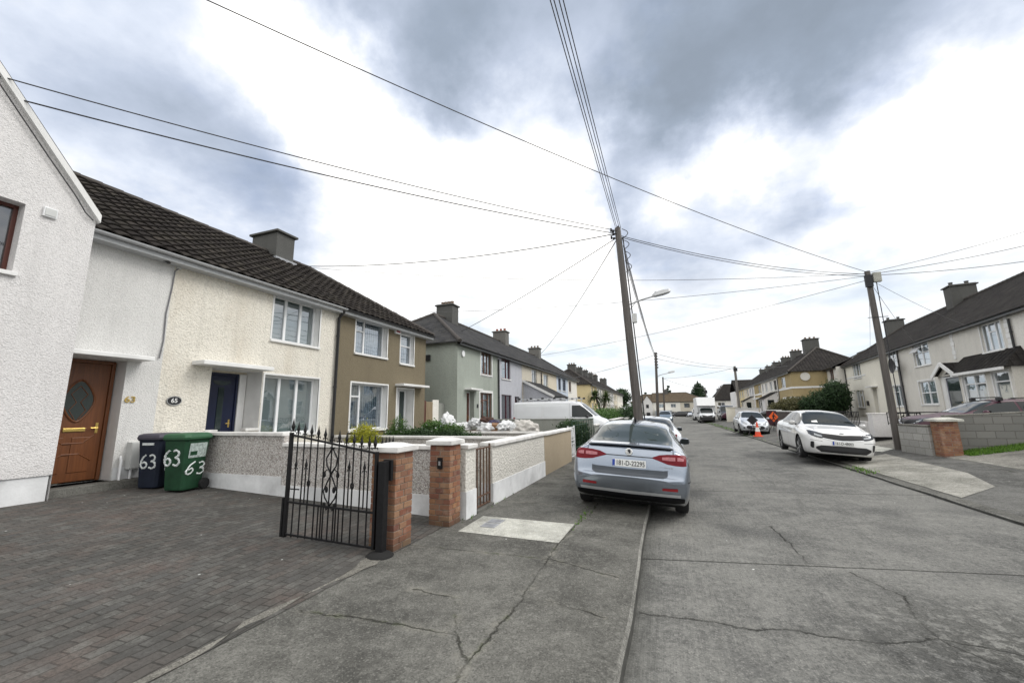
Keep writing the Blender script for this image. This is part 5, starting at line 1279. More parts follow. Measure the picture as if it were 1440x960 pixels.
for s in (-1, 1):
    sc.tube([(cx, -.012, 1.20), (cx+s*.035, -.012, 1.14), (cx+s*.09, -.012, 1.06), (cx+s*.075, -.012, .97), (cx, -.012, .88), (cx-s*.015, -.012, .86)], .009, 6)
    sc.tube([(cx, -.012, .86), (cx+s*.05, -.012, .78), (cx+s*.11, -.012, .66), (cx+s*.08, -.012, .58), (cx+.0, -.012, .49), (cx+s*.05, -.012, .44), (cx+s*.075, -.012, .49)], .009, 6)
    sc.tube([(cx, -.012, .86), (cx+s*.05, -.012, .93), (cx+s*.10, -.012, .90), (cx+s*.09, -.012, .84)], .008, 6)
    sc.ell((cx+s*.11, -.012, .86), (.028, .012, .036), 8, 6); sc.ell((cx+s*.085, -.012, .50), (.026, .012, .032), 8, 6); sc.ell((cx+s*.06, -.012, .68), (.028, .012, .04), 8, 6)
sc.tube([(cx-.04, -.012, 1.20), (cx, -.012, 1.17), (cx+.04, -.012, 1.20)], .008, 5)
for k in (3, 9): 
    x = GW*k/n; 
    for s in (-1, 1): sc.tube([(x, 0, .70), (x+s*.022, 0, .73), (x+s*.022, 0, .76), (x, 0, .79)], .007, 5)
sc.build('scrollwork', BLACK_IRON, ge)
# narrow leaf folded behind the wide one
g2 = empty('driveway_gate', 'narrow folding leaf of black iron standing edge-on behind the wide gate at the pillar', 'gate', (-3.52, 4.55, .15), (0, 0, R(100)))
q = MB(); 
for x in (0, .3): q.bar((x, 0, .06), (x, 0, 1.16), .028, .028)
q.bar((0, 0, .08), (.3, 0, .08), .026, .026); q.bar((0, 0, 1.12), (.3, 0, 1.12), .026, .026); q.bar((0, 0, .46), (.3, 0, .46), .022, .022); q.build('gate_frame', BLACK_IRON, g2)
q = MB()
for x in (.1, .2): q.bar((x, 0, .06), (x, 0, 1.16), .015, .015); spear(q, x, 1.15)
for x in (0, .3): spear(q, x, 1.15)
q.build('gate_bars', BLACK_IRON, g2)
gp = empty('gate_post', 'square black steel post on a round concrete foot against the brick pillar', 'post', (-3.20, 4.18, .14))
q = MB(); q.box(-.045, .045, -.045, .045, 0, 1.05); q.box(-.05, .07, .05, .09, .82, 1.06); q.build('post_shaft', BLACK_IRON, gp, bevel=.004)
q = MB(); q.lathe([(.17, -.05), (.16, .01), (.12, .035), (.05, .05)], (0, -.02, 0), 'z', 20); q.build('post_foot', UNDER, gp, smooth=True, sharp=50)
e = empty('garden_gate', 'small rusty plain-barred gate set in the white front wall', 'gate', (-3.02, 6.27, .16), (0, 0, R(90)))
q = MB(); GWW = .66
for (a, c) in (((0, .05), (GWW, .05)), ((0, .98), (GWW, .98)), ((0, .2), (GWW, .2))): q.bar((a[0], 0, a[1]), (c[0], 0, c[1]), .03, .02)
for x in (0.01, GWW-.01): q.bar((x, 0, .0), (x, 0, 1.04), .028, .028)
q.build('gate_frame', RUST_IRON, e)
q = MB()
for k in range(1, 5): q.bar((GWW*k/5, 0, .05), (GWW*k/5, 0, .98), .02, .02)
q.build('gate_bars', RUST_IRON, e)
q = MB(); q.box(-3.2, -2.94, 6.27, 6.95, .0, .19); tag(q.build('gate_step', KERB_M, None, bevel=.01), 'mossy concrete step under the small rusty gate', 'step')
e = empty('garden_gate', 'small white ironwork gate at the end of the tan wall', 'gate', (-3.1, 13.68, .15), (0, 0, R(86)))
q = MB()
for x in (0, .75): q.bar((x, 0, 0), (x, 0, 1.1), .04, .04)
for z in (.08, .5, .62, 1.05): q.bar((0, 0, z), (.75, 0, z), .025, .025)
q.build('gate_frame', W_PVC, e)
q = MB()
for k in range(1, 4):
    x = .75*k/4; q.bar((x, 0, .08), (x, 0, 1.05), .018, .018)
    for s in (-1, 1): q.tube([(x, 0, .65), (x+s*.07, 0, .78), (x+s*.05, 0, .9), (x, 0, 1.0)], .011, 5); q.tube([(x, 0, .12), (x+s*.07, 0, .25), (x+s*.05, 0, .37), (x, 0, .48)], .011, 5)
q.build('scrollwork', W_PVC, e)
e = empty('garden_gate', 'black scroll gate hung beside the white pier across the road', 'gate', (8.80, 21.4, .32), (0, 0, R(-20)))
q = MB()
for x in (0, .8): q.bar((x, 0, .05), (x, 0, 1.2), .04, .04)
for z in (.1, .6, 1.15): q.bar((0, 0, z), (.8, 0, z), .03, .03)
q.build('gate_frame', BLACK_IRON, e)
q = MB()
for k in range(1, 5): q.bar((.8*k/5, 0, .1), (.8*k/5, 0, 1.15), .02, .02)
for s in (-1, 1): q.tube([(.4, 0, .62), (.4+s*.18, 0, .8), (.4+s*.16, 0, 1.0), (.4+s*.05, 0, 1.1)], .018, 5)
q.build('scrollwork', BLACK_IRON, e)
# boards closing the passage between the brown and the green house
e = empty('side_gate', 'boarded side gate of tan and grey panels between brown and green house', 'gate', (-10.3, 16.12, .42), (0, 0, R(90)))
for nm, a, c, m, h in (('post', 0, .16, WOOD_DARK, 1.9), ('tan_panel', .17, .75, WOOD_TAN, 1.85), ('pale_panel', .76, 1.3, RC_OFFW, 1.95), ('grey_door', 1.31, 1.86, RC_GWALL, 1.8)):
    q = MB(); q.box(a, c, -.03, .03, 0, h)
    if nm == 'tan_panel':
        for k in range(5): q.box(a+.115*k+.005, a+.115*k+.10, -.045, -.03, .02, h-.02)
    q.build(nm, m, e, bevel=.004)

# ---------------------------------------------------------------- bins
def bin_(label, x, y, z, rot, m, ml, w=.58, d=.70, h=.96):
    e = empty('wheelie_bin', label, 'bin', (x, y, z), (0, 0, rot))
    b = MB(); rings = []
    for (f, zz) in ((.80, .03), (.82, .06), (.92, .6), (1.0, h-.06), (1.07, h-.05), (1.07, h)):
        a, c = w/2*f, d/2*f; k = .045
        rings.append([(-a+k, -c, zz), (a-k, -c, zz), (a, -c+k, zz), (a, c-k, zz), (a-k, c, zz), (-a+k, c, zz), (-a, c-k, zz), (-a, -c+k, zz)])
    for p, q in zip(rings[:-1], rings[1:]):
        for i in range(8): b.face([p[i], p[(i+1) % 8], q[(i+1) % 8], q[i]])
    b.face(rings[0][::-1]); b.face(rings[-1])
    b.build('bin_body', m, e, bevel=.006)
    q = MB(); a, c = w/2*1.14, d/2*1.12; z0 = h+.004; rr = []
    for (f, zz) in ((1.0, z0-.035), (1.02, z0), (.97, z0+.05), (.80, z0+.075)):
        k = .06; A, C = a*f, c*f; rr.append([(-A+k, -C, zz), (A-k, -C, zz), (A, -C+k, zz), (A, C-k, zz), (A-k, C, zz), (-A+k, C, zz), (-A, C-k, zz), (-A, -C+k, zz)])
    for p, s in zip(rr[:-1], rr[1:]):
        for i in range(8): q.face([p[i], p[(i+1) % 8], s[(i+1) % 8], s[i]])
    q.face(rr[-1]); lid = q.build('lid', ml, e, bevel=.008)
    q = MB(); q.tube([(-w*.38, d/2*1.1, h-.03), (-w*.38, d/2*1.1+.09, h+.0), (w*.38, d/2*1.1+.09, h+.0), (w*.38, d/2*1.1, h-.03)], .018, 8); q.build('handle', m, e)
    for s in (-1, 1):
        q = MB(); q.lathe([(.05, -.028), (.10, -.028), (.102, 0), (.10, .028), (.05, .028)], (s*(w/2*.93+.01), d/2*.78, .10), 'x', 18); q.build('wheel', TYRE, e, smooth=True, sharp=40)
    return e
STROKES = {'6': [(.62, 1.0), (.30, .78), (.12, .45), (.14, .16), (.38, .0), (.66, .10), (.72, .32), (.50, .46), (.22, .36)],
           '3': [(.14, .92), (.42, 1.0), (.70, .86), (.62, .62), (.34, .52), (.66, .44), (.76, .18), (.46, .0), (.12, .08)]}
def painted(e, s, size, x, z, face, m=BRUSHED_W, tilt=0, sx=1.0, w=.58, d=.70):
    """hand-daubed numbers on a tapering side; face 'f' front (-y) or 's' side (+x)"""
    prof = [(.06, .82), (.6, .92), (.9, 1.0)]
    for i, ch in enumerate(s):
        b = MB(); pts = catmull2(STROKES[ch], 5); out = []
        for (px, pz) in pts:
            u = x+(px-.42+(i-(len(s)-1)/2)*.88)*size*sx; zz = z+(pz-.5)*size; u2 = u+tilt*(zz-z); f = lerp([q[0] for q in prof], [q[1] for q in prof], zz)
            u2 += random.gauss(0, .003); out.append((u2, -d/2*f+.006, zz) if face == 'f' else (w/2*f-.006, u2, zz))
        b.tube(out, [size*.078*(.75+.5*random.random()) for _ in out], 6); b.build('painted_number', m, e, smooth=True)
def catmull2(P, sub):
    out = []; n = len(P)
    for i in range(n-1):
        p0, p1, p2, p3 = P[max(i-1, 0)], P[i], P[i+1], P[min(i+2, n-1)]
        for k in range(sub):
            t = k/sub; out.append(tuple(.5*(2*p1[j]+(-p0[j]+p2[j])*t+(2*p0[j]-5*p1[j]+4*p2[j]-p3[j])*t*t+(-p0[j]+3*p1[j]-3*p2[j]+p3[j])*t**3) for j in range(2)))
    return out+[P[-1]]
bn = bin_('navy wheelie bin with faded lid and white painted 63 next to the meter box', -9.50, 5.36, .385, R(20), BIN_N, BIN_NL, .47, .52, .97)
painted(bn, '63', .25, .0, .52, 'f', sx=.72, w=.47, d=.52); painted(bn, '63', .20, .05, .42, 's', sx=.8, w=.47, d=.52)
q = MB(); q.box(-.12, .10, -.272, -.25, .83, .875); q.build('label_strip', BRUSHED_W, bn)
bg_ = bin_('green wheelie bin with white painted 63 and a worn paper label by the dividing wall', -8.75, 5.40, .37, R(14), BIN_G, BIN_GL, .50, .54, .99)
painted(bg_, '63', .28, -.05, .62, 'f', sx=.70, w=.50, d=.54); painted(bg_, '6', .22, -.10, .42, 's', tilt=.35, w=.50, d=.54); painted(bg_, '3', .22, .12, .40, 's', tilt=.1, w=.50, d=.54)
q = MB(); zz = .61; x = .25*lerp([.06, .6, .9], [.82, .92, 1.0], zz)+.008
q.face([(x, -.20, zz), (x, .18, zz), (x+.022, .18, zz+.27), (x+.022, -.20, zz+.27)]); q.face([(x+.002, -.17, zz+.03), (x+.002, -.02, zz+.03), (x+.012, -.02, zz+.12), (x+.012, -.17, zz+.12)], 1)
q.build('paper_label', [STICKER, BIN_G], bg_)

# ---------------------------------------------------------------- rubbish heap in the garden
def crumpled(name, label, cat, c, r, m, seed, group=None, rough=.30, tie=False, sub=4):
    bm = bmesh.new(); bmesh.ops.create_icosphere(bm, subdivisions=sub, radius=1)
    rng = random.Random(seed); ph = [[rng.uniform(0, 6.28) for _ in range(4)] for _ in range(6)]; fr_ = [rng.uniform(2, 7) for _ in range(6)]
    dirs = [Vector((rng.gauss(0, 1), rng.gauss(0, 1), rng.gauss(0, 1))).normalized() for _ in range(14)]
    for v in bm.verts:
        p = v.co.normalized(); s = 1.0
        for i in range(6): s += rough*.055*math.sin(p.x*fr_[i]*2+ph[i][0])*math.sin(p.y*fr_[i]*2+ph[i][1])*math.sin(p.z*fr_[i]*2+ph[i][2])*3
        for d in dirs: s -= rough*.30*max(0, .16-abs(p.dot(d)-.55))/.16*.35
        z = p.z*s*r[2]
        if z < -r[2]*.55: z = -r[2]*.55
        k = 1.0
        if tie and p.z > .82: k = .5; z += r[2]*.35*(p.z-.82)/.18
        v.co = Vector((p.x*s*r[0]*k, p.y*s*r[1]*k, z))
    me = bpy.data.meshes.new(name); bm.to_mesh(me); bm.free(); me.materials.append(m)
    for p in me.polygons: p.use_smooth = True
    o = bpy.data.objects.new(name, me); COL.objects.link(o); o.location = c; o.rotation_euler = (0, 0, rng.uniform(0, 6))
    return tag(o, label, cat, group)
crumpled('rubble_heap', 'heap of mixed rubble and rubbish that the sacks lie on', 'heap', (-6.6, 15.0, .55), (2.3, 1.1, .62), RUBBLE, 3)['kind'] = 'stuff'
RG = 'sacks and boxes thrown on the rubbish heap'
crumpled('rubbish_sack', 'tall white plastic sack at the house end of the rubbish heap, above the teal bag', 'sack', (-8.05, 14.35, 1.30), (.34, .34, .42), BAG_W, 11, RG, .6, True)
crumpled('rubbish_sack', 'flattened white sack spilling beside the tall one on the heap', 'sack', (-7.45, 14.3, 1.16), (.46, .32, .22), BAG_W, 12, RG, .7)
crumpled('rubbish_sack', 'white and grey sack propped on flat cardboard on the heap', 'sack', (-6.95, 14.55, 1.33), (.36, .25, .22), BAG_W, 13, RG, .8)
crumpled('rubbish_sack', 'white torn sack in front of the brown box on the heap', 'sack', (-6.22, 14.05, 1.12), (.36, .28, .24), BAG_W, 14, RG, .8)
crumpled('rubbish_sack', 'long white sack beyond the brown box on the heap', 'sack', (-5.55, 14.35, 1.20), (.55, .3, .24), BAG_W, 15, RG, .8)
crumpled('rubbish_sack', 'big grey woven rubble sack at the road end of the heap', 'sack', (-4.8, 14.2, 1.12), (.54, .40, .33), BAG_G, 16, RG, .7)
crumpled('rubbish_sack', 'small white sack wedged before the big rubble sack', 'sack', (-5.15, 14.0, 1.14), (.16, .16, .22), BAG_W, 17, RG, .6)
crumpled('rubbish_sack', 'teal plastic bag low down at the house end of the heap', 'bag', (-8.15, 13.85, 1.02), (.30, .24, .24), BAG_T, 18, RG, .5)
crumpled('rubbish_sack', 'purple black plastic bag beside the brown box', 'bag', (-6.1, 14.45, 1.30), (.26, .24, .18), BAG_P, 19, RG, .6)
crumpled('dark_cloth', 'dark brown bundled cloth on the heap behind the purple bag', 'cloth', (-6.48, 14.7, 1.36), (.36, .26, .22), CARD2, 20, None, .7)
def carton(label, c, s, rot, m=CARD):
    e = empty('cardboard_box', label, 'box', c, rot)
    q = MB(); a, d, h = s; q.box(-a, a, -d, d, 0, h); q.build('box_body', m, e, bevel=.006)
    q = MB(); q.box(-a, a, d, d+.16, h-.01, h); q.box(a, a+.14, -d, d, h-.012, h-.003); q.build('flaps', m, e)
carton('brown cardboard box half open between white sacks', (-5.86, 14.15, 1.02), (.22, .18, .30), (.15, .1, .4))
carton('flattened tan cardboard sheet lying on the heap', (-7.1, 14.2, 1.02), (.5, .25, .05), (.08, .12, .1), WOOD_TAN)

# ---------------------------------------------------------------- plants
def leaves(b, c, r, n, size, shell=.55, rng=None, zmin=None, droop=0, aspect=.55, lump=None):
    rng = rng or random
    for k in range(n):
        d = Vector((rng.gauss(0, 1), rng.gauss(0, 1), rng.gauss(0, 1))).normalized(); q = shell+(1-shell)*rng.random()**.6
        if rng.random() < .07: q *= rng.uniform(1.05, 1.28)
        if lump:
            q *= 1 + .28*math.sin(d.x*lump+c[0])*math.sin(d.y*lump+c[1]*2)*math.sin(d.z*lump+c[2])+.10*math.sin(d.x*lump*2.3)*math.cos(d.z*lump*2.1)
        p = Vector((c[0]+d.x*r[0]*q, c[1]+d.y*r[1]*q, c[2]+d.z*r[2]*q))
        if zmin is not None and p.z < zmin: continue
        nrm = (d+Vector((rng.gauss(0, .7), rng.gauss(0, .7), rng.gauss(0, .7)))).normalized()
        a = nrm.orthogonal().normalized(); a.rotate(Matrix.Rotation(rng.uniform(0, 6.28), 3, nrm)); e = nrm.cross(a)
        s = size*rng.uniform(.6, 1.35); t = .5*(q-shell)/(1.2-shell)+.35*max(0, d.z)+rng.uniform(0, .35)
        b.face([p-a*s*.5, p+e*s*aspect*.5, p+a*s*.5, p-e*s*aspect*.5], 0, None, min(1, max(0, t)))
def bush(name, label, cat, blobs, n, size, m, trunk=True, base=None, group=None, aspect=.55, seed=1, lump=6):
    rng = random.Random(seed); b = MB(); tot = sum(r[0]*r[1]+r[1]*r[2] for c, r in blobs)
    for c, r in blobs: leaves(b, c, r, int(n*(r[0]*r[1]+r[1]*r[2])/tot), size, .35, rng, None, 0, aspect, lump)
    bx = base or (blobs[0][0][0], blobs[0][0][1], 0)
    e = empty(name, label, cat, bx, (0, 0, 0), group)
    b.v = [(v[0]-bx[0], v[1]-bx[1], v[2]-bx[2]) for v in b.v]
    b.build('foliage', m, e)
    q = MB()
    for c, r in blobs:
        q.tube([(0, 0, -.1), ((c[0]-bx[0])*.5, (c[1]-bx[1])*.5, (c[2]-bx[2])*.5), (c[0]-bx[0], c[1]-bx[1], c[2]-bx[2])], [.05+.02*r[0], .035+.01*r[0], .015], 6)
    q.build('stem', BARK, e); return e
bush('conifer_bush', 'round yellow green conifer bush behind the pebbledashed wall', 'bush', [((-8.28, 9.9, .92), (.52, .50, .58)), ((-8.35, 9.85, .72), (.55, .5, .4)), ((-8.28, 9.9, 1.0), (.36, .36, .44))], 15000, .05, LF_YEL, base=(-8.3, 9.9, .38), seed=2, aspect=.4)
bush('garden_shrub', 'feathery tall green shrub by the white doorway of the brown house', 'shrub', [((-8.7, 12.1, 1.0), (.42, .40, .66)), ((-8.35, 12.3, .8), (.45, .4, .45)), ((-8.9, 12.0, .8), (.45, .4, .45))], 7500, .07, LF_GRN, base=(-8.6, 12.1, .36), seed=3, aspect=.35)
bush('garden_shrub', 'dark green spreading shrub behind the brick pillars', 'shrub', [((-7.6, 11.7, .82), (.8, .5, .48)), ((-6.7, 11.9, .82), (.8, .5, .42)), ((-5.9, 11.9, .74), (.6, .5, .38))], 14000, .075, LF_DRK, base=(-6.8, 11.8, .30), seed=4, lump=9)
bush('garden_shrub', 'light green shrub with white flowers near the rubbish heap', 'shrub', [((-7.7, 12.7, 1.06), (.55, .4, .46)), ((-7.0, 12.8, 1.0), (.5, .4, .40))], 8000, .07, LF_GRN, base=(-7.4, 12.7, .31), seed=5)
q = MB(); rng = random.Random(9)
for k in range(60):
    d = Vector((rng.gauss(0, 1), rng.gauss(0, 1), rng.gauss(0, 1))).normalized(); c = (-7.7+d.x*.56, 12.7+d.y*.42, 1.0+d.z*.44)
    q.ell(c, (.03, .03, .02), 6, 4)
fl = q.build('blossom', W_PVC); fl.parent = [o for o in COL.objects if o.get('label', '').startswith('light green shrub')][0]; fl.location = (7.4, -12.7, -.31)
bush('hedge', 'dark green hedge growing over the railing past the tan wall', 'hedge', [((-3.5, 15.2, .80), (.40, .8, .62)), ((-3.5, 16.6, .78), (.38, .9, .60)), ((-3.5, 18.0, .74), (.36, .9, .55))], 15000, .075, LF_DRK, base=(-3.5, 16.5, .14), seed=6)
bush('hedge', 'long hedge in the front gardens beneath the cabbage palm', 'hedge', [((-4.4, 27+2.2*k, 1.1+.15*math.sin(k*2.1)), (1.0, 1.5, .85)) for k in range(8)], 9000, .14, LF_GRN, base=(-4.4, 34, .2), seed=7)
bush('hedge', 'darker hedge next to the first utility pole, past the long hedge', 'hedge', [((-3.2, 39+2*k, 1.1+.2*math.sin(k*1.7)), (1.1, 1.5, 1.15)) for k in range(5)], 7000, .15, LF_DRK, base=(-3.2, 43, .14), seed=8)
bush('hedge', 'tall dark green hedge at the foot of the grey end house', 'hedge', [((14.4, 44.5, 2.6), (1.0, 1.3, 1.55)), ((13.5, 44.8, 2.1), (1.1, 1.4, 1.25)), ((15.0, 46, 2.6), (1.0, 1.6, 1.5)), ((12.7, 45.2, 1.8), (1.0, 1.3, 1.0))], 22000, .17, LF_DRK, base=(13.6, 44.8, .8), seed=9, lump=8)
bush('garden_shrub', 'olive brown loose shrub in front of the mustard house', 'shrub', [((11.2, 46.6, 1.6), (1.1, 1.3, 1.15)), ((10.6, 47.5, 1.4), (1.0, 1.2, .85)), ((12.3, 47.2, 1.8), (1.2, 1.3, 1.1))], 14000, .17, LF_BRN, base=(11.3, 47, .7), seed=10, lump=8)
# cabbage palm with two heads
e = empty('cabbage_palm', 'cabbage palm with two bushy heads of strap leaves before the yellow house', 'palm', (-6.3, 43.5, .3))
q = MB(); q.tube([(0, 0, -.2), (.05, 0, .9), (-.15, 0, 2.0), (-.45, 0, 2.9)], [.20, .16, .13, .11], 10); q.tube([(.0, 0, .8), (.35, 0, 1.8), (.62, 0, 2.75)], [.14, .12, .10], 10); q.build('trunk', BARK, e)
q = MB(); rng = random.Random(4)
for (cx_, cz, nn) in ((-.5, 2.95, 330), (.62, 2.8, 300)):
    for k in range(nn):
        a = rng.uniform(0, 6.28); el_ = math.asin(rng.uniform(-.55, 1)); L = rng.uniform(.95, 1.4); w_ = .085; tone = max(0, min(1, .35+.35*math.sin(el_)+rng.uniform(-.25, .3)))
        dx_, dy_ = math.cos(a)*math.cos(el_), math.sin(a)*math.cos(el_); dz_ = math.sin(el_); pr = None
        for i in range(5):
            t_ = i/4; p = Vector((cx_+dx_*L*t_, dy_*L*t_, cz+dz_*L*t_-.34*L*t_*t_*t_)); s = Vector((-dy_, dx_, 0)).normalized()*w_*(1-t_*.85)*.5*(1 if el_ < 1.3 else 1)
            if pr: q.face([pr[0], pr[1], p+s, p-s], 0, None, tone)
            pr = (p-s, p+s)
q.build('crown', LF_PALM, e)
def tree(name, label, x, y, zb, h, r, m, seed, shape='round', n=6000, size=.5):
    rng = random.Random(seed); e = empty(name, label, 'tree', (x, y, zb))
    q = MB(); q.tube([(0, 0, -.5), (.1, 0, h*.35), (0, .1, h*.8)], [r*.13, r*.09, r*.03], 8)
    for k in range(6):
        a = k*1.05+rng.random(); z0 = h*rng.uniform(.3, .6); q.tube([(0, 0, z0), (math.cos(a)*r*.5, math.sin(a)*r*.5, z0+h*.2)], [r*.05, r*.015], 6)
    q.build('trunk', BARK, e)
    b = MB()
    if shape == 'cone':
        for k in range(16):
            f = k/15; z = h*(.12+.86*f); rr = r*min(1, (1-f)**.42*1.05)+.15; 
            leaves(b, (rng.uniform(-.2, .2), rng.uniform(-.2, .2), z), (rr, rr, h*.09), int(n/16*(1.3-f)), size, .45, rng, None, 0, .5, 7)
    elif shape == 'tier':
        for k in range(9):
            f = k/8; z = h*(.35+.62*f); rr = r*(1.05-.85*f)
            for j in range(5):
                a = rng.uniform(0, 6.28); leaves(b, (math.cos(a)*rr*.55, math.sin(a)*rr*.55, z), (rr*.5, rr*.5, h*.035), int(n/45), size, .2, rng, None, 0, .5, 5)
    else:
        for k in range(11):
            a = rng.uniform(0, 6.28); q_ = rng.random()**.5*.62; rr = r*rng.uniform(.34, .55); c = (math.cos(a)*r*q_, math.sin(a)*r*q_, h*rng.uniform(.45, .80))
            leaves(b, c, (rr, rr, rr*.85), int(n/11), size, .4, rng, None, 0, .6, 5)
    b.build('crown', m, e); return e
tree('conifer_tree', 'dark dense conical evergreen above the far roofs', 14.2, 195, -1.2, 14.2, 4.3, LF_DRK, 1, 'cone', 16000, .6)
tree('copper_beech', 'dark purple leaved tree behind the box truck', 17.5, 128, -1, 9.6, 4.2, LF_PUR, 2, 'round', 9000, .45)
tree('round_tree', 'green tree just behind the copper tree above the white house', 24.5, 140, -1, 11, 4.5, LF_DRK, 3, 'round', 8000, .5)
tree('round_tree', 'green tree behind the dark end of the palm terrace', -14.0, 140, -1, 11, 4.6, LF_DRK, 4, 'round', 8000, .5)
tree('layered_evergreen', 'spiky layered evergreen behind the far poles, beside the brown roof', 2.0, 180, -1, 12.5, 2.6, LF_DRK, 5, 'tier', 4000, .45)
tree('layered_evergreen', 'lower bushy evergreen between the far gable and the first leaning pole', -7.0, 175, -1, 9.8, 2.8, LF_DRK, 6, 'tier', 4000, .45)

# ---------------------------------------------------------------- poles, lamps and overhead lines
def pole(label, base, top, r0, r1, m, rings=(), lamp=None, extras=None):
    e = empty('utility_pole', label, 'pole', base); t_ = Vector(top)-Vector(base)
    q = MB(); pts = [t_*(k/14) - (Vector((0, 0, .3)) if k == 0 else Vector((0, 0, 0))) for k in range(15)]; q.tube(pts, [r0+(r1-r0)*k/14 for k in range(15)], 14); q.build('pole_shaft', m, e, smooth=True, sharp=60)
    return e, t_
PB1 = (-.66, 12.25, .11); PT1 = (-.97, 12.25, 7.33)
p1, v1 = pole('tall dark wooden pole leaning over the silver liftback, with a street lamp arm', PB1, PT1, .138, .092, POLE)
def on1(z): f = (z-PB1[2])/(PT1[2]-PB1[2]); return Vector((v1.x*f, v1.y*f, v1.z*f))
q = MB()
for k in range(4):
    c0 = on1(7.1-.36*k); pts = [c0+Vector((.12+.17*math.sin(math.pi*j/8), -.05, .16-.32*j/8)) for j in range(9)]; q.tube(pts, .012, 5)
for k in range(3): c0 = on1(7.25-.12*k); q.tube([c0+Vector((-.18, -.02, 0)), c0+Vector((-.1, -.02, 0))], .03, 6)
q.tube([on1(7.0)+Vector((.13, -.02, 0)), on1(5.4)+Vector((.15, -.02, 0)), on1(.5)+Vector((.17, -.02, 0))], .018, 5)
q.build('cable_loops', WIRE, p1)
q = MB(); c0 = on1(7.25)
for (dx_, dz_) in ((-.2, .02), (-.14, -.1), (.02, .06), (-.2, -.22)): q.lathe([(.02, dz_-.05), (.035, dz_-.02), (.02, dz_+.02), (.035, dz_+.05), (.01, dz_+.07)], (c0.x+dx_, c0.y-.05, c0.z), 'z', 8)
q.build('insulators', SIGN_B, p1)
def lamp_parts(p, at, arm, s=1.0):
    q = MB(); q.tube([at, at+Vector((arm*.5, 0, .12*s)), at+Vector((arm, 0, .20*s))], .028*s, 8); q.bar(at+Vector((0, 0, -.18*s)), at+Vector((arm*.25, 0, .05*s)), .02, .02); a = q.build('lamp_arm', ALU, p)
    q = MB(); h = at+Vector((arm, 0, .22*s)); n = 8; rr = []
    for (x, w_, t0, t1) in ((-.02, .05, -.03, .04), (.08, .11, -.05, .09), (.34, .13, -.06, .10), (.52, .10, -.05, .07), (.58, .03, -.03, .02)):
        x *= s; rr.append([h+Vector((x, -w_*s, t0*s+x*.2)), h+Vector((x, w_*s, t0*s+x*.2)), h+Vector((x, w_*.7*s, t1*s+x*.2)), h+Vector((x, -w_*.7*s, t1*s+x*.2))])
    for A, B_ in zip(rr[:-1], rr[1:]):
        for i in range(4): q.face([A[i], A[(i+1) % 4], B_[(i+1) % 4], B_[i]])
    q.face(rr[0]); q.face(rr[-1]); hd = q.build('lamp_head', ALU, p, smooth=False, bevel=.012)
    q = MB(); q.face([h+Vector((.08*s, -.09*s, -.052*s+.016)), h+Vector((.08*s, .09*s, -.052*s+.016)), h+Vector((.5*s, .08*s, -.06*s+.1)), h+Vector((.5*s, -.08*s, -.06*s+.1))]); q.ell((h.x+.1*s, h.y, h.z+.12*s), (.035*s, .035*s, .04*s), 8, 6); q.build('lamp_lens', CLEARL, hd)
lamp_parts(p1, on1(4.86)+Vector((.11, 0, 0)), .66, .86)
q = MB(); c0 = on1(4.45); q.box(c0.x+.13, c0.x+.27, c0.y-.07, c0.y+.07, c0.z-.16, c0.z+.12); q.build('lamp_gear_box', GREYP, p1, bevel=.02)
PB2 = (-.66, 42, .11); PT2 = (-.45, 42, 7.32)
PB2 = (-.70, 42, .11)
p2, v2 = pole('wooden pole farther down the same kerb, with a lamp arm', PB2, PT2, .15, .11, POLE)
q = MB()
for k in range(6): c0 = Vector((v2.x*.97, 0, v2.z-.15-.28*k)); q.box(c0.x-.16, c0.x+.16, -.06, .06, c0.z, c0.z+.12)
q.build('insulators', SIGN_B, p2); lamp_parts(p2, Vector((v2.x*.67+.12, 0, 4.9)), .95, 1.1)
PB3 = (-.12, 72, .05); PT3 = (.07, 72, 7.1)
p3, v3 = pole('thin dark pole beyond the second lamp pole, near the far junction', PB3, PT3, .15, .12, POLE)
PBR = (7.58, 18.4, .24); PTR = (7.53, 18.4, 6.78)
pr_, vr3 = pole('brown wooden pole beside the grey block wall with a pale box on top', PBR, PTR, .125, .09, POLE)
q = MB(); q.box(.02, .26, -.24, -.10, 6.05, 6.42); q.build('terminal_box', SLAB_W, pr_, bevel=.02)
q = MB(); q.box(-.22, .0, -.2, -.1, 5.9, 6.35); q.bar((-.3, -.1, 4.75), (.3, -.1, 4.75), .02, .02); q.bar((-.05, -.14, 6.2), (-.15, -.14, 5.9), .03, .03); q.tube([(.13, -.1, 6.1), (.14, -.12, 3), (.16, -.12, .3)], .015, 5); q.build('pole_fittings', SIGN_B, pr_)
PBQ = (8.3, 55, .3); PTQ = (8.25, 55, 6.8)
pq, vq = pole('pale grey wooden pole on the far pavement behind the small hatchback', PBQ, PTQ, .16, .13, POLE_L)
q = MB(); q.box(-.2, .2, -.15, .15, 5.9, 6.3); q.build('terminal_box', SIGN_B, pq)
PBF = (8.9, 100, .2); PTF = (8.7, 100, 6.5)
pf, vf = pole('distant dark pole behind the box truck', PBF, PTF, .17, .13, POLE)
q = MB(); q.box(-.25, .2, -.15, .15, 5.0, 5.7); q.build('terminal_box', SIGN_B, pf)
# small pole outside the picture that ends the overhead run behind the camera
PB0 = (-.95, -16, .11); PT0 = (-.98, -16, 7.4)
p0, v0 = pole('wooden pole behind the viewpoint ending the run of overhead lines', PB0, PT0, .16, .12, POLE)

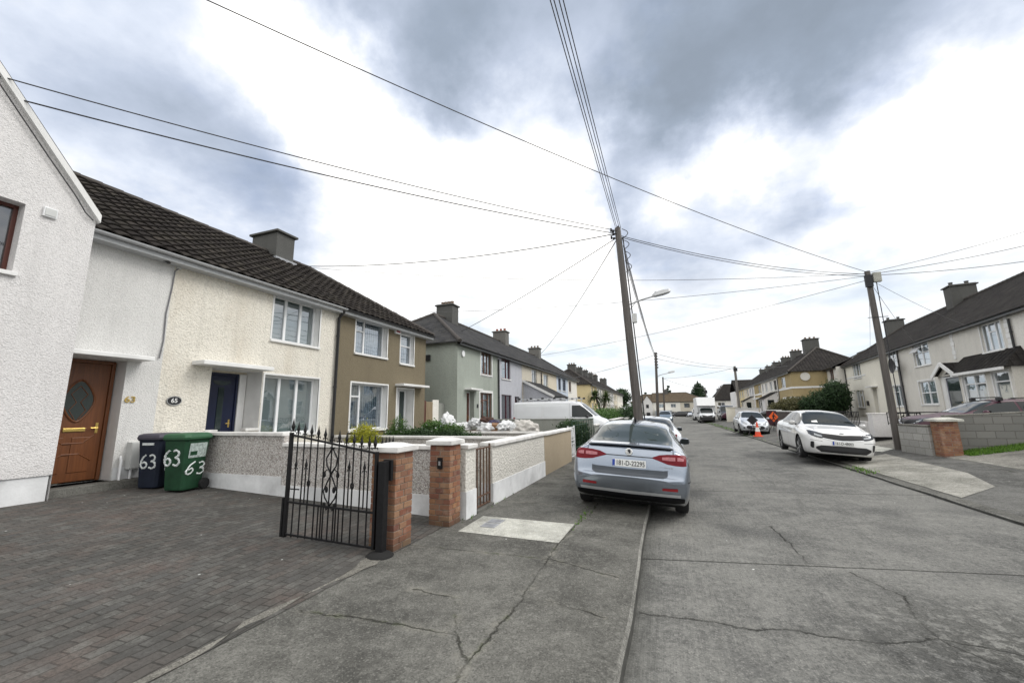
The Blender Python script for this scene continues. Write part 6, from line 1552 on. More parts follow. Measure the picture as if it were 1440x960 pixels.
def cable(label, a, c, sag=.25, r=.010, m=None, group=None, n=24, twist=False):
    r = r*1.2 if max(a[1], c[1]) > 5 and min(a[1], c[1]) > -5 else r*1.0
    a = Vector(a); c = Vector(c); q = MB()
    pts = [a.lerp(c, k/n)-Vector((0, 0, 4*sag*(k/n)*(1-k/n))) for k in range(n+1)]
    o = a.copy(); q.tube([p-o for p in pts], r, 5)
    e = q.build('overhead_cable', m or WIRE, None, smooth=True); e.location = o
    return tag(e, label, 'cable', group)
for k, dx_ in enumerate((-.10, -.045, .015, .075)):
    cable('one of four parallel lines overhead along the kerb from the tall leaning pole', (PT1[0]+.03+dx_*.9, 12.2, 7.36-.05*(k % 2)), (-.93+dx_*1.1, -16, 7.4), .30, .008, None, 'four parallel overhead lines', 30)
cable('long single line crossing the whole sky from the pale-boxed pole to the nearest gable', PTR[:2]+(6.75,), (-9.0, .44, 8.78), .45, .008)
cable('upper of two lines from the tall leaning pole to the white gable', (PT1[0], 12.2, 7.22), (-9.75, 2.50, 7.24), .16, .009)
cable('lower of two lines from the tall leaning pole to the white gable', (PT1[0], 12.2, 7.12), (-9.75, 2.72, 7.0), .18, .011)
cable('thick twisted line from the tall leaning pole to the chimney of the cream house', (PT1[0], 12.2, 7.14), (-13.2, 11.55, 7.60), .32, .013)
cable('thick service line from the tall leaning pole to the green house', (PT1[0], 12.2, 7.02), (-9.85, 18.9, 6.0), .10, .011)
cable('steep service line from the tall leaning pole to the row beyond the lilac house', (PT1[0], 12.2, 7.0), (-9.8, 33.5, 6.6), .3, .012)
cable('upper line linking the tall leaning pole with the pole across the road', (PT1[0], 12.2, 7.08), PTR[:2]+(6.68,), .28, .009)
cable('lower line linking the tall leaning pole with the pole across the road', (PT1[0], 12.2, 7.03), PTR[:2]+(6.6,), .30, .009)
for k, (x, z) in enumerate(((-.08, 7.0), (-.02, 6.75), (.05, 6.5), (.1, 6.25))):
    cable('one of four thin lines from the tall leaning pole to the next kerb pole', (PT1[0]+.14+x*.3, 12.3, z), (PT2[0]+x*.6, 42, 7.2-.25*k), .45, .009, WIRE_G, 'lines between the two kerb poles')
cable('line from the pole across the road to the roof of the brown house', PTR[:2]+(6.6,), (-13.4, 17.2, 7.0), .35, .008, WIRE_G)
cable('line from the pole across the road to the lilac house', PTR[:2]+(6.45,), (-9.8, 27.3, 5.5), .30, .008, WIRE_G)
cable('line from the pole across the road to the chimney behind the cream house', PTR[:2]+(6.7,), (-13.4, 11.9, 7.7), .40, .008, WIRE_G)
cable('highest of three lines from the pole across the road to the near houses', PTR[:2]+(6.72,), (15.5, 21.0, 8.9), .12, .008, WIRE_G)
cable('middle of three lines from the pole across the road to the near houses', PTR[:2]+(6.66,), (15.5, 21.0, 8.2), .14, .010, WIRE_G)
cable('lowest of three lines from the pole across the road to the near houses', PTR[:2]+(6.62,), (15.5, 21.6, 7.5), .14, .011, WIRE_G)
cable('thin line from the pole across the road to the stone grey porch house', PTR[:2]+(6.5,), (14.3, 26.0, 5.5), .12, .006, WIRE_G)
cable('thin line from the pole across the road to the plain grey house', PTR[:2]+(6.45,), (14.9, 32.0, 5.5), .15, .006, WIRE_G)
cable('thin line from the pole across the road to the light cream house', PTR[:2]+(6.4,), (15.6, 40.0, 5.5), .2, .006, WIRE_G)
cable('upper line from the second kerb pole across to the pale grey pole', (PT2[0], 42, 7.2), PTQ[:2]+(6.7,), .25, .016, WIRE_G)
cable('lower line from the second kerb pole across to the pale grey pole', (PT2[0], 42, 6.7), PTQ[:2]+(6.5,), .25, .016, WIRE_G)
cable('line from the second kerb pole back to the beige house row', (PT2[0], 42, 7.1), (-9.8, 44, 5.2), .15, .016, WIRE_G)
cable('line from the pale grey pole back across to the thin dark pole', PTQ[:2]+(6.6,), (PT3[0], 72, 6.9), .3, .016, WIRE_G)
cable('line from the pale grey pole to the mustard corner house', PTQ[:2]+(6.6,), (13.3, 53.5, 6.4), .1, .014, WIRE_G)
cable('line joining the thin dark pole and the distant pole behind the truck', (PT3[0], 72, 6.9), PTF[:2]+(6.3,), .4, .02, WIRE_G)

# ---------------------------------------------------------------- roadworks cones and signs
def cone(label, x, y, z, s=1.0):
    e = empty('traffic_cone', label, 'cone', (x, y, z))
    q = MB(); q.box(-.2*s, .2*s, -.2*s, .2*s, 0, .05); q.build('cone_base', CONE_O, e, bevel=.01)
    q = MB(); q.lathe([(.15*s, .05), (.11*s, .26*s), (.068*s, .48*s), (.03*s, .74*s), (.025*s, .75*s)], (0, 0, 0), 'z', 20); q.build('cone_body', CONE_O, e)
    q = MB(); q.lathe([(.115*s, .26*s), (.073*s, .48*s)], (0, 0, 0), 'z', 20); q.build('white_band', CONE_W, e); return e
cone('orange traffic cone with a white band in front of the small silver hatchback', 5.15, 28.6, .08, 1.15)
cone('orange traffic cone beside the orange diamond sign by the dark wall', 7.35, 33.2, .24, .95)
def sign(label, x, y, z, rot, face_m, sym_m, s=.46):
    e = empty('roadworks_sign', label, 'sign', (x, y, z), (0, 0, rot))
    q = MB(); c = Vector((0, 0, .95)); 
    pts = [(0, -.01, c.z-s), (s, -.01, c.z), (0, -.01, c.z+s), (-s, -.01, c.z)]; bk = [(p[0], .01, p[2]) for p in pts]
    q.face(pts); q.face(bk[::-1], 1)
    for i in range(4): q.face([pts[i], bk[i], bk[(i+1) % 4], pts[(i+1) % 4]], 1)
    q.build('sign_face', [face_m, SIGN_B], e)
    q = MB()
    for sx in (-1, 1): q.bar((sx*.05, .03, .55), (sx*.32, .28, 0), .025, .025); q.bar((sx*.04, .02, .6), (sx*.3, -.15, 0), .025, .025)
    q.bar((0, .03, .3), (0, .03, 1.3), .03, .03); q.build('sign_stand', SIGN_B, e)
    if sym_m:
        q = MB(); y = -.016
        q.face([(-.05, y, .78), (.02, y, .78), (.10, y, 1.05), (.0, y, 1.12), (-.08, y, 1.02)]); q.face([(.02, y, .78), (.12, y, .70), (.16, y, .72), (.06, y, .86)]); q.face([(.08, y, 1.0), (.2, y, .86), (.22, y, .89), (.1, y, 1.07)])
        q.face([(.05+.05*math.cos(k*.7), y, 1.17+.05*math.sin(k*.7)) for k in range(9)]); q.face([(-.2, y, .74), (.0, y, .74), (-.10, y, .82)]); q.build('worker_symbol', sym_m, e)
    return e
sign('orange diamond roadworks sign with a black worker symbol by the dark wall', 7.0, 33.0, .22, R(-50), SIGN_O, SIGN_B, .36)
sign('dark back of a diamond roadworks sign standing before the small silver hatchback', 5.0, 29.0, .10, R(-20), SIGN_B, None, .31)
# ---------------------------------------------------------------- cars
def pchip(xs, ys):
    n = len(xs); h = [xs[i+1]-xs[i] for i in range(n-1)]; d = [(ys[i+1]-ys[i])/h[i] for i in range(n-1)]
    m = [0]*n; m[0] = d[0]; m[-1] = d[-1]
    for i in range(1, n-1):
        if d[i-1]*d[i] <= 0: m[i] = 0
        else: w1_, w2_ = 2*h[i]+h[i-1], h[i]+2*h[i-1]; m[i] = (w1_+w2_)/(w1_/d[i-1]+w2_/d[i])
    def f(x):
        i = 0
        while i < n-2 and x > xs[i+1]: i += 1
        t = (x-xs[i])/h[i]; t2, t3 = t*t, t*t*t
        return (2*t3-3*t2+1)*ys[i]+(t3-2*t2+t)*h[i]*m[i]+(-2*t3+3*t2)*ys[i+1]+(t3-t2)*h[i]*m[i+1]
    return f
def catmull(P, sub):
    out = []
    n = len(P)
    for i in range(n-1):
        p0 = P[max(i-1, 0)]; p1 = P[i]; p2 = P[i+1]; p3 = P[min(i+2, n-1)]
        for k in range(sub):
            t = k/sub; t2, t3 = t*t, t*t*t
            out.append(tuple(.5*((2*p1[j])+(-p0[j]+p2[j])*t+(2*p0[j]-5*p1[j]+4*p2[j]-p3[j])*t2+(-p0[j]+3*p1[j]-3*p2[j]+p3[j])*t3) for j in range(2)))
    out.append(P[-1]); return out

# station rows: y from the tail, zb, wl, zm, wm, zbelt, wb, zre, wr, zr
SALOON = dict(L=4.86, wheels=(.98, 3.82), r=.335, track=.80, rows=[
 (.00, .585, .50, .60, .58, .63, .58, .64, .48, .648),
 (.02, .52, .66, .59, .73, .655, .71, .668, .57, .672),
 (.05, .45, .76, .58, .815, .675, .785, .688, .63, .694),
 (.075, .39, .80, .56, .845, .80, .81, .835, .67, .86),
 (.11, .35, .82, .56, .87, .93, .83, 1.00, .69, 1.03),
 (.17, .32, .84, .56, .895, .97, .85, 1.065, .70, 1.095),
 (.30, .27, .86, .56, .91, .985, .865, 1.09, .68, 1.125),
 (.55, .19, .87, .56, .925, .99, .88, 1.14, .64, 1.195),
 (.95, .18, .875, .58, .93, .985, .89, 1.27, .60, 1.33),
 (1.35, .18, .875, .58, .93, .98, .89, 1.36, .60, 1.43),
 (1.95, .18, .875, .58, .93, .97, .885, 1.395, .605, 1.475),
 (2.45, .18, .875, .58, .93, .96, .885, 1.39, .605, 1.475),
 (2.95, .18, .875, .58, .93, .95, .885, 1.33, .61, 1.41),
 (3.35, .18, .875, .58, .925, .945, .88, 1.16, .66, 1.23),
 (3.70, .18, .87, .58, .92, .93, .86, 1.00, .74, 1.035),
 (4.05, .19, .85, .57, .905, .89, .83, .935, .72, .965),
 (4.40, .20, .81, .56, .88, .86, .80, .895, .66, .92),
 (4.62, .21, .76, .54, .83, .82, .75, .85, .60, .87),
 (4.76, .23, .69, .52, .76, .76, .69, .79, .55, .81),
 (4.83, .27, .62, .48, .69, .68, .63, .71, .50, .72),
 (4.86, .34, .54, .44, .60, .56, .57, .60, .46, .61)])
HATCH = dict(L=4.0, wheels=(.66, 3.22), r=.315, track=.75, rows=[
 (.00, .46, .50, .54, .58, .62, .58, .66, .46, .67),
 (.03, .34, .66, .52, .74, .74, .70, .80, .58, .82),
 (.08, .28, .74, .52, .80, .92, .76, 1.00, .60, 1.03),
 (.16, .24, .78, .54, .84, .97, .79, 1.14, .58, 1.18),
 (.32, .21, .81, .56, .865, .98, .82, 1.30, .56, 1.36),
 (.60, .19, .82, .57, .875, .98, .83, 1.38, .56, 1.45),
 (1.2, .18, .825, .58, .88, .97, .84, 1.41, .57, 1.485),
 (1.8, .18, .825, .58, .88, .96, .84, 1.41, .57, 1.485),
 (2.25, .18, .825, .58, .88, .95, .84, 1.35, .58, 1.43),
 (2.65, .18, .825, .58, .88, .95, .83, 1.19, .62, 1.27),
 (3.00, .18, .82, .58, .87, .94, .81, 1.03, .68, 1.09),
 (3.30, .19, .80, .57, .855, .89, .78, .95, .66, .985),
 (3.60, .20, .76, .55, .82, .81, .73, .86, .58, .885),
 (3.82, .22, .70, .50, .74, .70, .66, .73, .50, .745),
 (3.94, .26, .60, .46, .64, .58, .58, .61, .44, .615),
 (4.00, .34, .50, .44, .53, .50, .50, .52, .40, .525)])
SUV = dict(L=4.3, wheels=(.75, 3.42), r=.35, track=.77, rows=[(r[0]*1.075, r[1]+.05, r[2]*1.03, r[3]+.06, r[4]*1.03, r[5]+.08, r[6]*1.03, r[7]+.12, r[8]*1.06, r[9]+.13) for r in HATCH['rows']])
VAN = dict(L=5.0, wheels=(.95, 4.02), r=.34, track=.80, rows=[
 (.00, .42, .84, .60, .90, 1.05, .88, 1.84, .78, 1.88),
 (.03, .34, .87, .60, .93, 1.06, .91, 1.90, .81, 1.94),
 (.10, .28, .88, .60, .94, 1.08, .92, 1.92, .82, 1.97),
 (.6, .24, .89, .60, .95, 1.08, .93, 1.93, .82, 1.985),
 (2.0, .22, .89, .60, .95, 1.08, .93, 1.93, .82, 1.99),
 (3.1, .22, .89, .60, .95, 1.08, .93, 1.92, .82, 1.98),
 (3.5, .22, .89, .60, .95, 1.08, .93, 1.84, .80, 1.92),
 (3.9, .22, .89, .60, .95, 1.08, .92, 1.56, .78, 1.66),
 (4.2, .22, .88, .60, .94, 1.06, .90, 1.30, .78, 1.37),
 (4.45, .23, .86, .58, .92, 1.02, .87, 1.12, .76, 1.16),
 (4.75, .24, .80, .56, .86, .94, .80, 1.00, .68, 1.03),
 (4.92, .27, .70, .52, .76, .80, .70, .84, .58, .86),
 (5.00, .34, .60, .48, .64, .64, .60, .68, .50, .69)])
_bodies = {}
def body_mesh(key, spec):
    """lofted shell through the station rows with the wheel arches cut out; also returns a ray-casting tree"""
    if key in _bodies: return _bodies[key]
    rows = spec['rows']; n = len(rows); ts = list(range(n)); F = [pchip(ts, [r[i] for r in rows]) for i in range(10)]
    sub = 5; rings = []; L = spec['L']
    for k in range((n-1)*sub+1):
        t = k/sub; y, zb, wl, zm, wm, zbelt, wb, zre, wr, zr_ = [f(t) for f in F]
        half = [(0, zb), (wl*.8, zb), (wl, zb+.05), (wm, zm), (wm*.985+wb*.015, (zm*.45+zbelt*.55)), (wb, zbelt), (wr+(wb-wr)*.12, zre-(zre-zbelt)*.10), (wr*.86, zre+(zr_-zre)*.45), (wr*.45, zr_-(zr_-zre)*.18), (0, zr_)]
        c = catmull(half, 4); full = c + [(-p[0], p[1]) for p in c[-2:0:-1]]
        rings.append([(p[0], y-L/2, p[1]) for p in full])
    m = len(rings[0]); V = [p for r in rings for p in r]; Fc = []
    for i in range(len(rings)-1):
        for k in range(m): Fc.append((i*m+k, i*m+(k+1) % m, (i+1)*m+(k+1) % m, (i+1)*m+k))
    Fc.append(tuple(range(m-1, -1, -1))); Fc.append(tuple((len(rings)-1)*m+k for k in range(m)))
    bvh = BVHTree.FromPolygons(V, Fc)
    me = bpy.data.meshes.new('car_body'); me.from_pydata(V, [], Fc)
    bm = bmesh.new(); bm.from_mesh(me); bmesh.ops.recalc_face_normals(bm, faces=bm.faces); bm.to_mesh(me); bm.free()
    tmp = bpy.data.objects.new('tmp_body', me); COL.objects.link(tmp); cut = []
    me.materials.append(P_WHITE); me.materials.append(UNDER)
    for wy in spec['wheels']:
        for s in (-1, 1):
            b = MB(); r = spec['r']+.055
            b.lathe([(r, s*.46), (r, s*1.2)] if s > 0 else [(r, -1.2), (r, -.46)], (0, wy-L/2, spec['r']-.01), 'x', 40); c = b.build('tmp_cut', [UNDER]); 
            bm = bmesh.new(); bm.from_mesh(c.data); bmesh.ops.remove_doubles(bm, verts=bm.verts, dist=1e-5); bmesh.ops.recalc_face_normals(bm, faces=bm.faces); bm.to_mesh(c.data); bm.free()
            md = tmp.modifiers.new('b', 'BOOLEAN'); md.operation = 'DIFFERENCE'; md.solver = 'EXACT'; md.object = c; md.material_mode = 'TRANSFER'; cut.append(c)
    dg = bpy.context.evaluated_depsgraph_get(); dg.update()
    out = bpy.data.meshes.new_from_object(tmp.evaluated_get(dg)); out.name = 'car_body'
    bpy.data.objects.remove(tmp); [bpy.data.objects.remove(c) for c in cut]
    bm = bmesh.new(); bm.from_mesh(out); bmesh.ops.recalc_face_normals(bm, faces=bm.faces); bm.to_mesh(out); bm.free()
    for p in out.polygons: p.use_smooth = True
    out.set_sharp_from_angle(angle=R(38))
    _bodies[key] = (out, bvh); return _bodies[key]
def seg_interp(pts, t):
    for i in range(len(pts)-1):
        if t <= pts[i+1][0] or i == len(pts)-2:
            a, b = pts[i], pts[i+1]; f = (t-a[0])/(b[0]-a[0]); return [a[j]+(b[j]-a[j])*f for j in range(len(a))]
def patch(name, bvh, axis, cols, m, parent, off=.005, du=.02, dv=.02, mirror=True, thick=0):
    """lay a panel on the shell: axis 'R' tail, 'F' nose, 'S' flank, 'T' top; cols = [(a, lo, hi), ...]"""
    if mirror and name not in ('rear_window', 'windscreen'):
        for sd in (1, -1): o = patch(name, bvh, axis, cols, m, parent, off, du, dv, sd, thick) if False else _patch1(name, bvh, axis, cols, m, parent, off, du, dv, sd)
        return o
    return _patch1(name, bvh, axis, cols, m, parent, off, du, dv, 1)
def _patch1(name, bvh, axis, cols, m, parent, off, du, dv, sd):
    b = MB(); made = 0
    if name in ('rear_window', 'windscreen'): sides = (1, -1)
    else: sides = (sd,)
    for s in sides:
        a0, a1 = cols[0][0], cols[-1][0]; nu = max(2, int(abs(a1-a0)/du)); lo_hi = [seg_interp(cols, a0+(a1-a0)*i/nu) for i in range(nu+1)]
        nv = max(2, int(max(q[2]-q[1] for q in lo_hi)/dv)); g = []
        for (a, lo, hi) in lo_hi:
            row = []
            for j in range(nv+1):
                v = lo+(hi-lo)*j/nv
                if axis == 'R': o, d = Vector((a*s, -9, v)), Vector((0, 1, 0))
                elif axis == 'F': o, d = Vector((a*s, 9, v)), Vector((0, -1, 0))
                elif axis == 'S': o, d = Vector((9*s, a, v)), Vector((-s, 0, 0))
                else: o, d = Vector((v*s, a, 9)), Vector((0, 0, -1))
                h = bvh.ray_cast(o, d)
                if h[0] is None: row.append(None)
                else:
                    nn = h[1] if h[1].dot(d) < 0 else -h[1]; row.append(h[0]+nn*off)
            g.append(row)
        for i in range(nu):
            for j in range(nv):
                q = [g[i][j], g[i+1][j], g[i+1][j+1], g[i][j+1]]
                if None in q: continue
                if max((q[k]-q[(k+1) % 4]).length for k in range(4)) > .35: continue
                b.face(q if (s > 0) == (axis in ('R', 'T')) else q[::-1]); made += 1
    if not made: return None
    return b.build(name, m, parent, smooth=True)
def wheel(parent, x, y, r, s, rim_m=None, w=.21):
    b = MB(); b.lathe([(r*.62, -w*.42), (r*.90, -w*.5), (r*.98, -w*.42), (r, -w*.25), (r, w*.25), (r*.98, w*.42), (r*.90, w*.5), (r*.62, w*.42)], (0, 0, 0), 'x', 36, close=True)
    t_ = b.build('wheel', TYRE, parent, smooth=True, sharp=35); t_.location = (x, y, r)
    q = MB(); q.lathe([(r*.66, s*w*.44), (r*.60, s*w*.30), (r*.56, s*w*.12), (.001, s*w*.10)] if s > 0 else [(.001, s*w*.10), (r*.56, s*w*.12), (r*.60, s*w*.30), (r*.66, s*w*.44)], (0, 0, 0), 'x', 30, 1)
    for k in range(5):
        for dd in (-.14, .14):
            a = 2*math.pi*k/5+dd; q.bar((s*w*.34, math.cos(a-dd*.6)*r*.12, math.sin(a-dd*.6)*r*.12), (s*w*.40, math.cos(a)*r*.62, math.sin(a)*r*.62), .035, .045, 0, (1, 0, 0))
    q.lathe([(.055, s*w*.30), (.05, s*w*.43)] if s > 0 else [(.05, s*w*.43), (.055, s*w*.30)], (0, 0, 0), 'x', 16); q.build('rim', [rim_m or ALLOY, UNDER], t_)
def mirror_part(parent, x, y, z, s, m):
    b = MB(); b.ell((0, 0, 0), (.105, .075, .075), 14, 10); o = b.build('wing_mirror', m, parent, smooth=True); o.location = (s*(x+.10), y, z)
    q = MB(); q.box(-s*.16, -s*.02, -.03, .03, -.055, -.015); q.build('mirror_arm', DARKPL, o)
    g = MB(); g.box(-.08, .08, -.078, -.05, -.052, .055); g.build('mirror_glass', CGLASS, o)
def plate(parent, s, y, z, rot, w=.52, h=.11, tilt=0):
    b = MB(); b.box(-w/2, w/2, -.006, .006, -h/2, h/2); o = b.build('number_plate', PLATE, parent, bevel=.003); o.location = (0, y, z); o.rotation_euler = (tilt, 0, rot)
    q = MB(); q.box(-w/2+.004, -w/2+.045, -.0085, -.005, -h/2+.005, h/2-.005); q.build('plate_band', PLATE_B, o)
    text('plate_characters', s, h*.94, INK, o, (.022, -.0075, -.003), (R(90), 0, 0), .001, sx=.80, font_bold=True); return o
def car(label, key, spec, paint_m, loc, rotz, roll=0, pitch=0, detail='', cat='car', glass_m=None, name='parked_car', pl=None, group=None):
    me, bvh = body_mesh(key, spec); e = empty(name, label, cat, loc, (pitch, roll, rotz), group); L = spec['L']; G = glass_m or CGLASS
    mc = me.copy(); mc.materials[0] = paint_m
    bo = bpy.data.objects.new('body', mc); COL.objects.link(bo); bo.parent = e
    Y = lambda y: y-L/2
    for wy in spec['wheels']:
        for s in (-1, 1): wheel(e, s*spec['track'], Y(wy), spec['r'], s)
    if key == 'saloon':
        patch('rear_window', bvh, 'R', [(0, 1.125, 1.415), (.40, 1.12, 1.405), (.575, 1.105, 1.36), (.66, 1.10, 1.20)], G, e)
        patch('windscreen', bvh, 'F', [(0, 1.025, 1.425), (.45, 1.025, 1.405), (.60, 1.02, 1.34), (.70, 1.01, 1.14)], G, e)
        patch('side_window', bvh, 'S', [(Y(.92), 1.10, 1.15), (Y(1.25), 1.02, 1.33), (Y(1.85), 1.01, 1.375), (Y(2.38), 1.00, 1.375)], G, e)
        patch('side_window', bvh, 'S', [(Y(2.44), 1.00, 1.375), (Y(2.8), .995, 1.335), (Y(3.2), .99, 1.20), (Y(3.52), .985, 1.03)], G, e)
        doors_ = (1.45, 2.41, 3.45); mir = (.86, Y(3.3), 1.03)
    elif key in ('hatch', 'suv'):
        k = 1.075 if key == 'suv' else 1; dz_ = .10 if key == 'suv' else 0
        patch('rear_window', bvh, 'R', [(0, 1.07+dz_, 1.37+dz_), (.45, 1.07+dz_, 1.34+dz_), (.56, 1.08+dz_, 1.28+dz_)], G, e)
        patch('windscreen', bvh, 'F', [(0, 1.06+dz_, 1.43+dz_), (.42, 1.055+dz_, 1.41+dz_), (.56, 1.05+dz_, 1.34+dz_), (.64, 1.04+dz_, 1.16+dz_)], G, e)
        patch('side_window', bvh, 'S', [(Y(.45*k), 1.12+dz_, 1.18+dz_), (Y(.75*k), 1.04+dz_, 1.36+dz_), (Y(1.68*k), 1.00+dz_, 1.39+dz_)], G, e)
        patch('side_window', bvh, 'S', [(Y(1.75*k), 1.00+dz_, 1.39+dz_), (Y(2.2*k), .99+dz_, 1.35+dz_), (Y(2.86*k), .99+dz_, 1.06+dz_)], G, e)
        doors_ = (.95*k, 1.72*k, 2.8*k); mir = (.82, Y(2.62*k), 1.04+dz_)
    else:
        patch('windscreen', bvh, 'F', [(0, 1.20, 1.84), (.55, 1.20, 1.82), (.74, 1.19, 1.70)], G, e)
        patch('side_window', bvh, 'S', [(Y(3.20), 1.15, 1.74), (Y(3.60), 1.14, 1.74), (Y(3.82), 1.14, 1.60), (Y(4.24), 1.15, 1.24)], G, e)
        doors_ = (3.1, 4.2); mir = (.92, Y(4.0), 1.18)
    for dy_ in doors_:
        lo, hi = (.24, 1.0) if key != 'van' else (.26, 1.85 if dy_ == 3.1 else 1.1)
        patch('door_seam', bvh, 'S', [(Y(dy_)-.006, lo, hi), (Y(dy_)+.006, lo, hi)], DARKPL, e, .002, .006, .03)
    if key != 'van':
        for dy_ in doors_[:2]:
            patch('door_handle', bvh, 'S', [(Y(dy_)+.10, .845, .885), (Y(dy_)+.30, .85, .885)], paint_m, e, .022)
        patch('sill_trim', bvh, 'S', [(Y(spec['wheels'][0])+.42, .20, .26), (Y(spec['wheels'][1])-.42, .20, .26)], DARKPL, e, .004)
    q = MB(); q.box(-.70, .70, Y(spec['wheels'][0])-.30, Y(spec['wheels'][1])+.30, .13, .34); q.build('underside_light_block', UNDER, e)  # dark box added under the car to block light and deepen its shadow
    for s in (-1, 1): mirror_part(e, mir[0], mir[1], mir[2], s, paint_m if key != 'van' else DARKPL)
    if 'r' in detail:   # tail of a liftback
        patch('tail_lamp', bvh, 'R', [(.36, .945, .965), (.46, .915, 1.005), (.58, .875, 1.02), (.70, .862, 1.025), (.80, .862, 1.02), (.845, .87, 1.0)], REDL, e, .007)
        patch('lamp_band', bvh, 'R', [(.50, .935, .975), (.60, .93, .985), (.69, .935, .985)], PINKL, e, .011); patch('lamp_band', bvh, 'R', [(.72, .935, .985), (.775, .935, .98), (.81, .94, .97)], PINKL, e, .011)
        patch('crease_shadow_line', bvh, 'R', [(-.37, .948, .962), (.37, .948, .962)], DARKPL, e, .004, mirror=False)  # dark strip painting in the shadow line of the boot lid crease
        q = MB(); SP = [(.135, 1.112), (.135, 1.132), (.30, 1.150), (.26, 1.09)]; XS = [-.67, -.62, -.4, 0, .4, .62, .67]; bend = [.10, .02, .0, -.012, 0, .02, .10]; hz = [-.03, -.008, 0, .006, 0, -.008, -.03]
        for i in range(6):
            for j in range(3):
                P = lambda ii, jj: (XS[ii], Y(min(.30, SP[jj][0]+bend[ii])), SP[jj][1]+hz[ii])
                q.face([P(i, j), P(i+1, j), P(i+1, j+1), P(i, j+1)])
            q.face([P(i, 3), P(i+1, 3), P(i+1, 0), P(i, 0)])
        q.build('boot_spoiler', paint_m, e)
        patch('spoiler_shadow_gap', bvh, 'R', [(-.64, 1.078, 1.094), (0, 1.092, 1.108), (.64, 1.078, 1.094)], DARKPL, e, .003, mirror=False)
        patch('boot_seam', bvh, 'R', [(.655, 1.02, 1.10), (.668, 1.02, 1.10)], DARKPL, e, .002, .01)
        patch('painted_bumper_reflection', bvh, 'R', [(-.58, .70, .785), (-.52, .665, .775), (0, .66, .765), (.52, .665, .775), (.58, .70, .785)], simple('boot_recess_shade', (.055, .065, .08), .45, .05, metal=.3, coat=.3), e, .003, mirror=False)  # dark patch: the dim ground reflection on the down-facing band, put in as colour
        patch('bumper_reflector', bvh, 'R', [(.50, .492, .525), (.72, .492, .535)], REDL2, e, .008)
        patch('bumper_strip', bvh, 'R', [(-.76, .40, .445), (0, .385, .435), (.76, .40, .445)], P_SILVER, e, .006, mirror=False)
        patch('diffuser', bvh, 'R', [(-.82, .30, .385), (-.7, .27, .395), (0, .25, .38), (.7, .27, .395), (.82, .30, .385)], DIFFUS, e, .006, mirror=False)
        b_ = MB(); b_.lathe([(.052, -.004), (.060, 0), (.058, -.016), (.050, -.02)], (0, 0, 0), 'y', 24, close=True); bd = b_.build('badge', CHROME, e); bd.location = (0, Y(.10), 1.02); bd.rotation_euler = (R(-8), 0, 0)
        b_ = MB(); b_.lathe([(.05, -.012), (.05, -.008)], (0, 0, 0), 'y', 24); b_.build('badge_disc', PLATE, bd)
        b_ = MB(); b_.face([(.002+.026*math.cos(a*.3-1.2), -.0215, .002+.034*math.sin(a*.3-1.2)) for a in range(14)]); b_.bar((-.03, -.0215, -.012), (.0, -.0215, -.03), .012, .004); b_.build('badge_wing', SIGN_B, bd)
        text('boot_lettering', 'SUPERB', .045, CHROME, e, (.56, Y(.072), .815), (R(90), 0, 0), .002, sx=1.3)
        q = MB(); q.face([(-.012, 1.62-L/2, 1.455), (.012, 1.62-L/2, 1.455), (.008, 1.47-L/2, 1.535), (-.008, 1.47-L/2, 1.535)]); q.face([(-.02, 1.72-L/2, 1.458), (.02, 1.72-L/2, 1.458), (.008, 1.47-L/2, 1.535), (-.008, 1.47-L/2, 1.535)]); q.build('roof_aerial', DARKPL, e)
        if pl: plate(e, pl, Y(.062), .845, 0, tilt=R(-3))
        patch('bumper_shut_line', bvh, 'S', [(Y(.10), .62, .632), (Y(.62), .66, .672)], DARKPL, e, .002)
    if 'f' in detail:   # nose of a saloon
        patch('headlamp', bvh, 'F', [(.46, .665, .79), (.54, .66, .81), (.64, .68, .835), (.74, .715, .855), (.80, .76, .86)], carglass('headlamp_smoked', (.05, .055, .065), .06), e, .006)
        patch('lamp_band', bvh, 'F', [(.50, .70, .73), (.60, .712, .755), (.68, .735, .78)], CLEARL, e, .010)
        patch('grille', bvh, 'F', [(-.48, .665, .79), (-.2, .62, .775), (0, .61, .76), (.2, .62, .775), (.48, .665, .79)], DARKPL, e, .012, mirror=False)
        patch('lower_grille', bvh, 'F', [(-.66, .37, .42), (-.54, .285, .465), (0, .27, .47), (.54, .285, .465), (.66, .37, .42)], DARKPL, e, .008, mirror=False)
        patch('fog_slot', bvh, 'F', [(.70, .38, .55), (.74, .37, .56), (.77, .42, .54)], DARKPL, e, .010); patch('grille_trim', bvh, 'F', [(-.49, .655, .67), (-.2, .612, .627), (0, .602, .617), (.2, .612, .627), (.49, .655, .67)], CHROME, e, .016, mirror=False)
        patch('bumper_crease', bvh, 'F', [(.50, .575, .583), (.78, .60, .608)], DARKPL, e, .003); patch('lower_lip', bvh, 'F', [(-.6, .25, .28), (.6, .25, .28)], paint_m, e, .015, mirror=False)
        q = MB(); q.ell((0, 0, 0), (.06, .01, .022), 14, 8); bd = q.build('badge', ALU, e); bd.location = (0, Y(4.77), .815)
        patch('bonnet_seam', bvh, 'T', [(Y(3.9), .70, .712), (Y(4.5), .60, .612)], DARKPL, e, .002, .03, .006)
        if pl: plate(e, pl, Y(4.868)+.006, .545, math.pi)
        q = MB(); q.face([(.30, Y(3.60), 1.085), (.46, Y(3.58), 1.085), (.46, Y(3.45), 1.155), (.30, Y(3.47), 1.155)]); q.build('screen_disc', CONE_W, e)
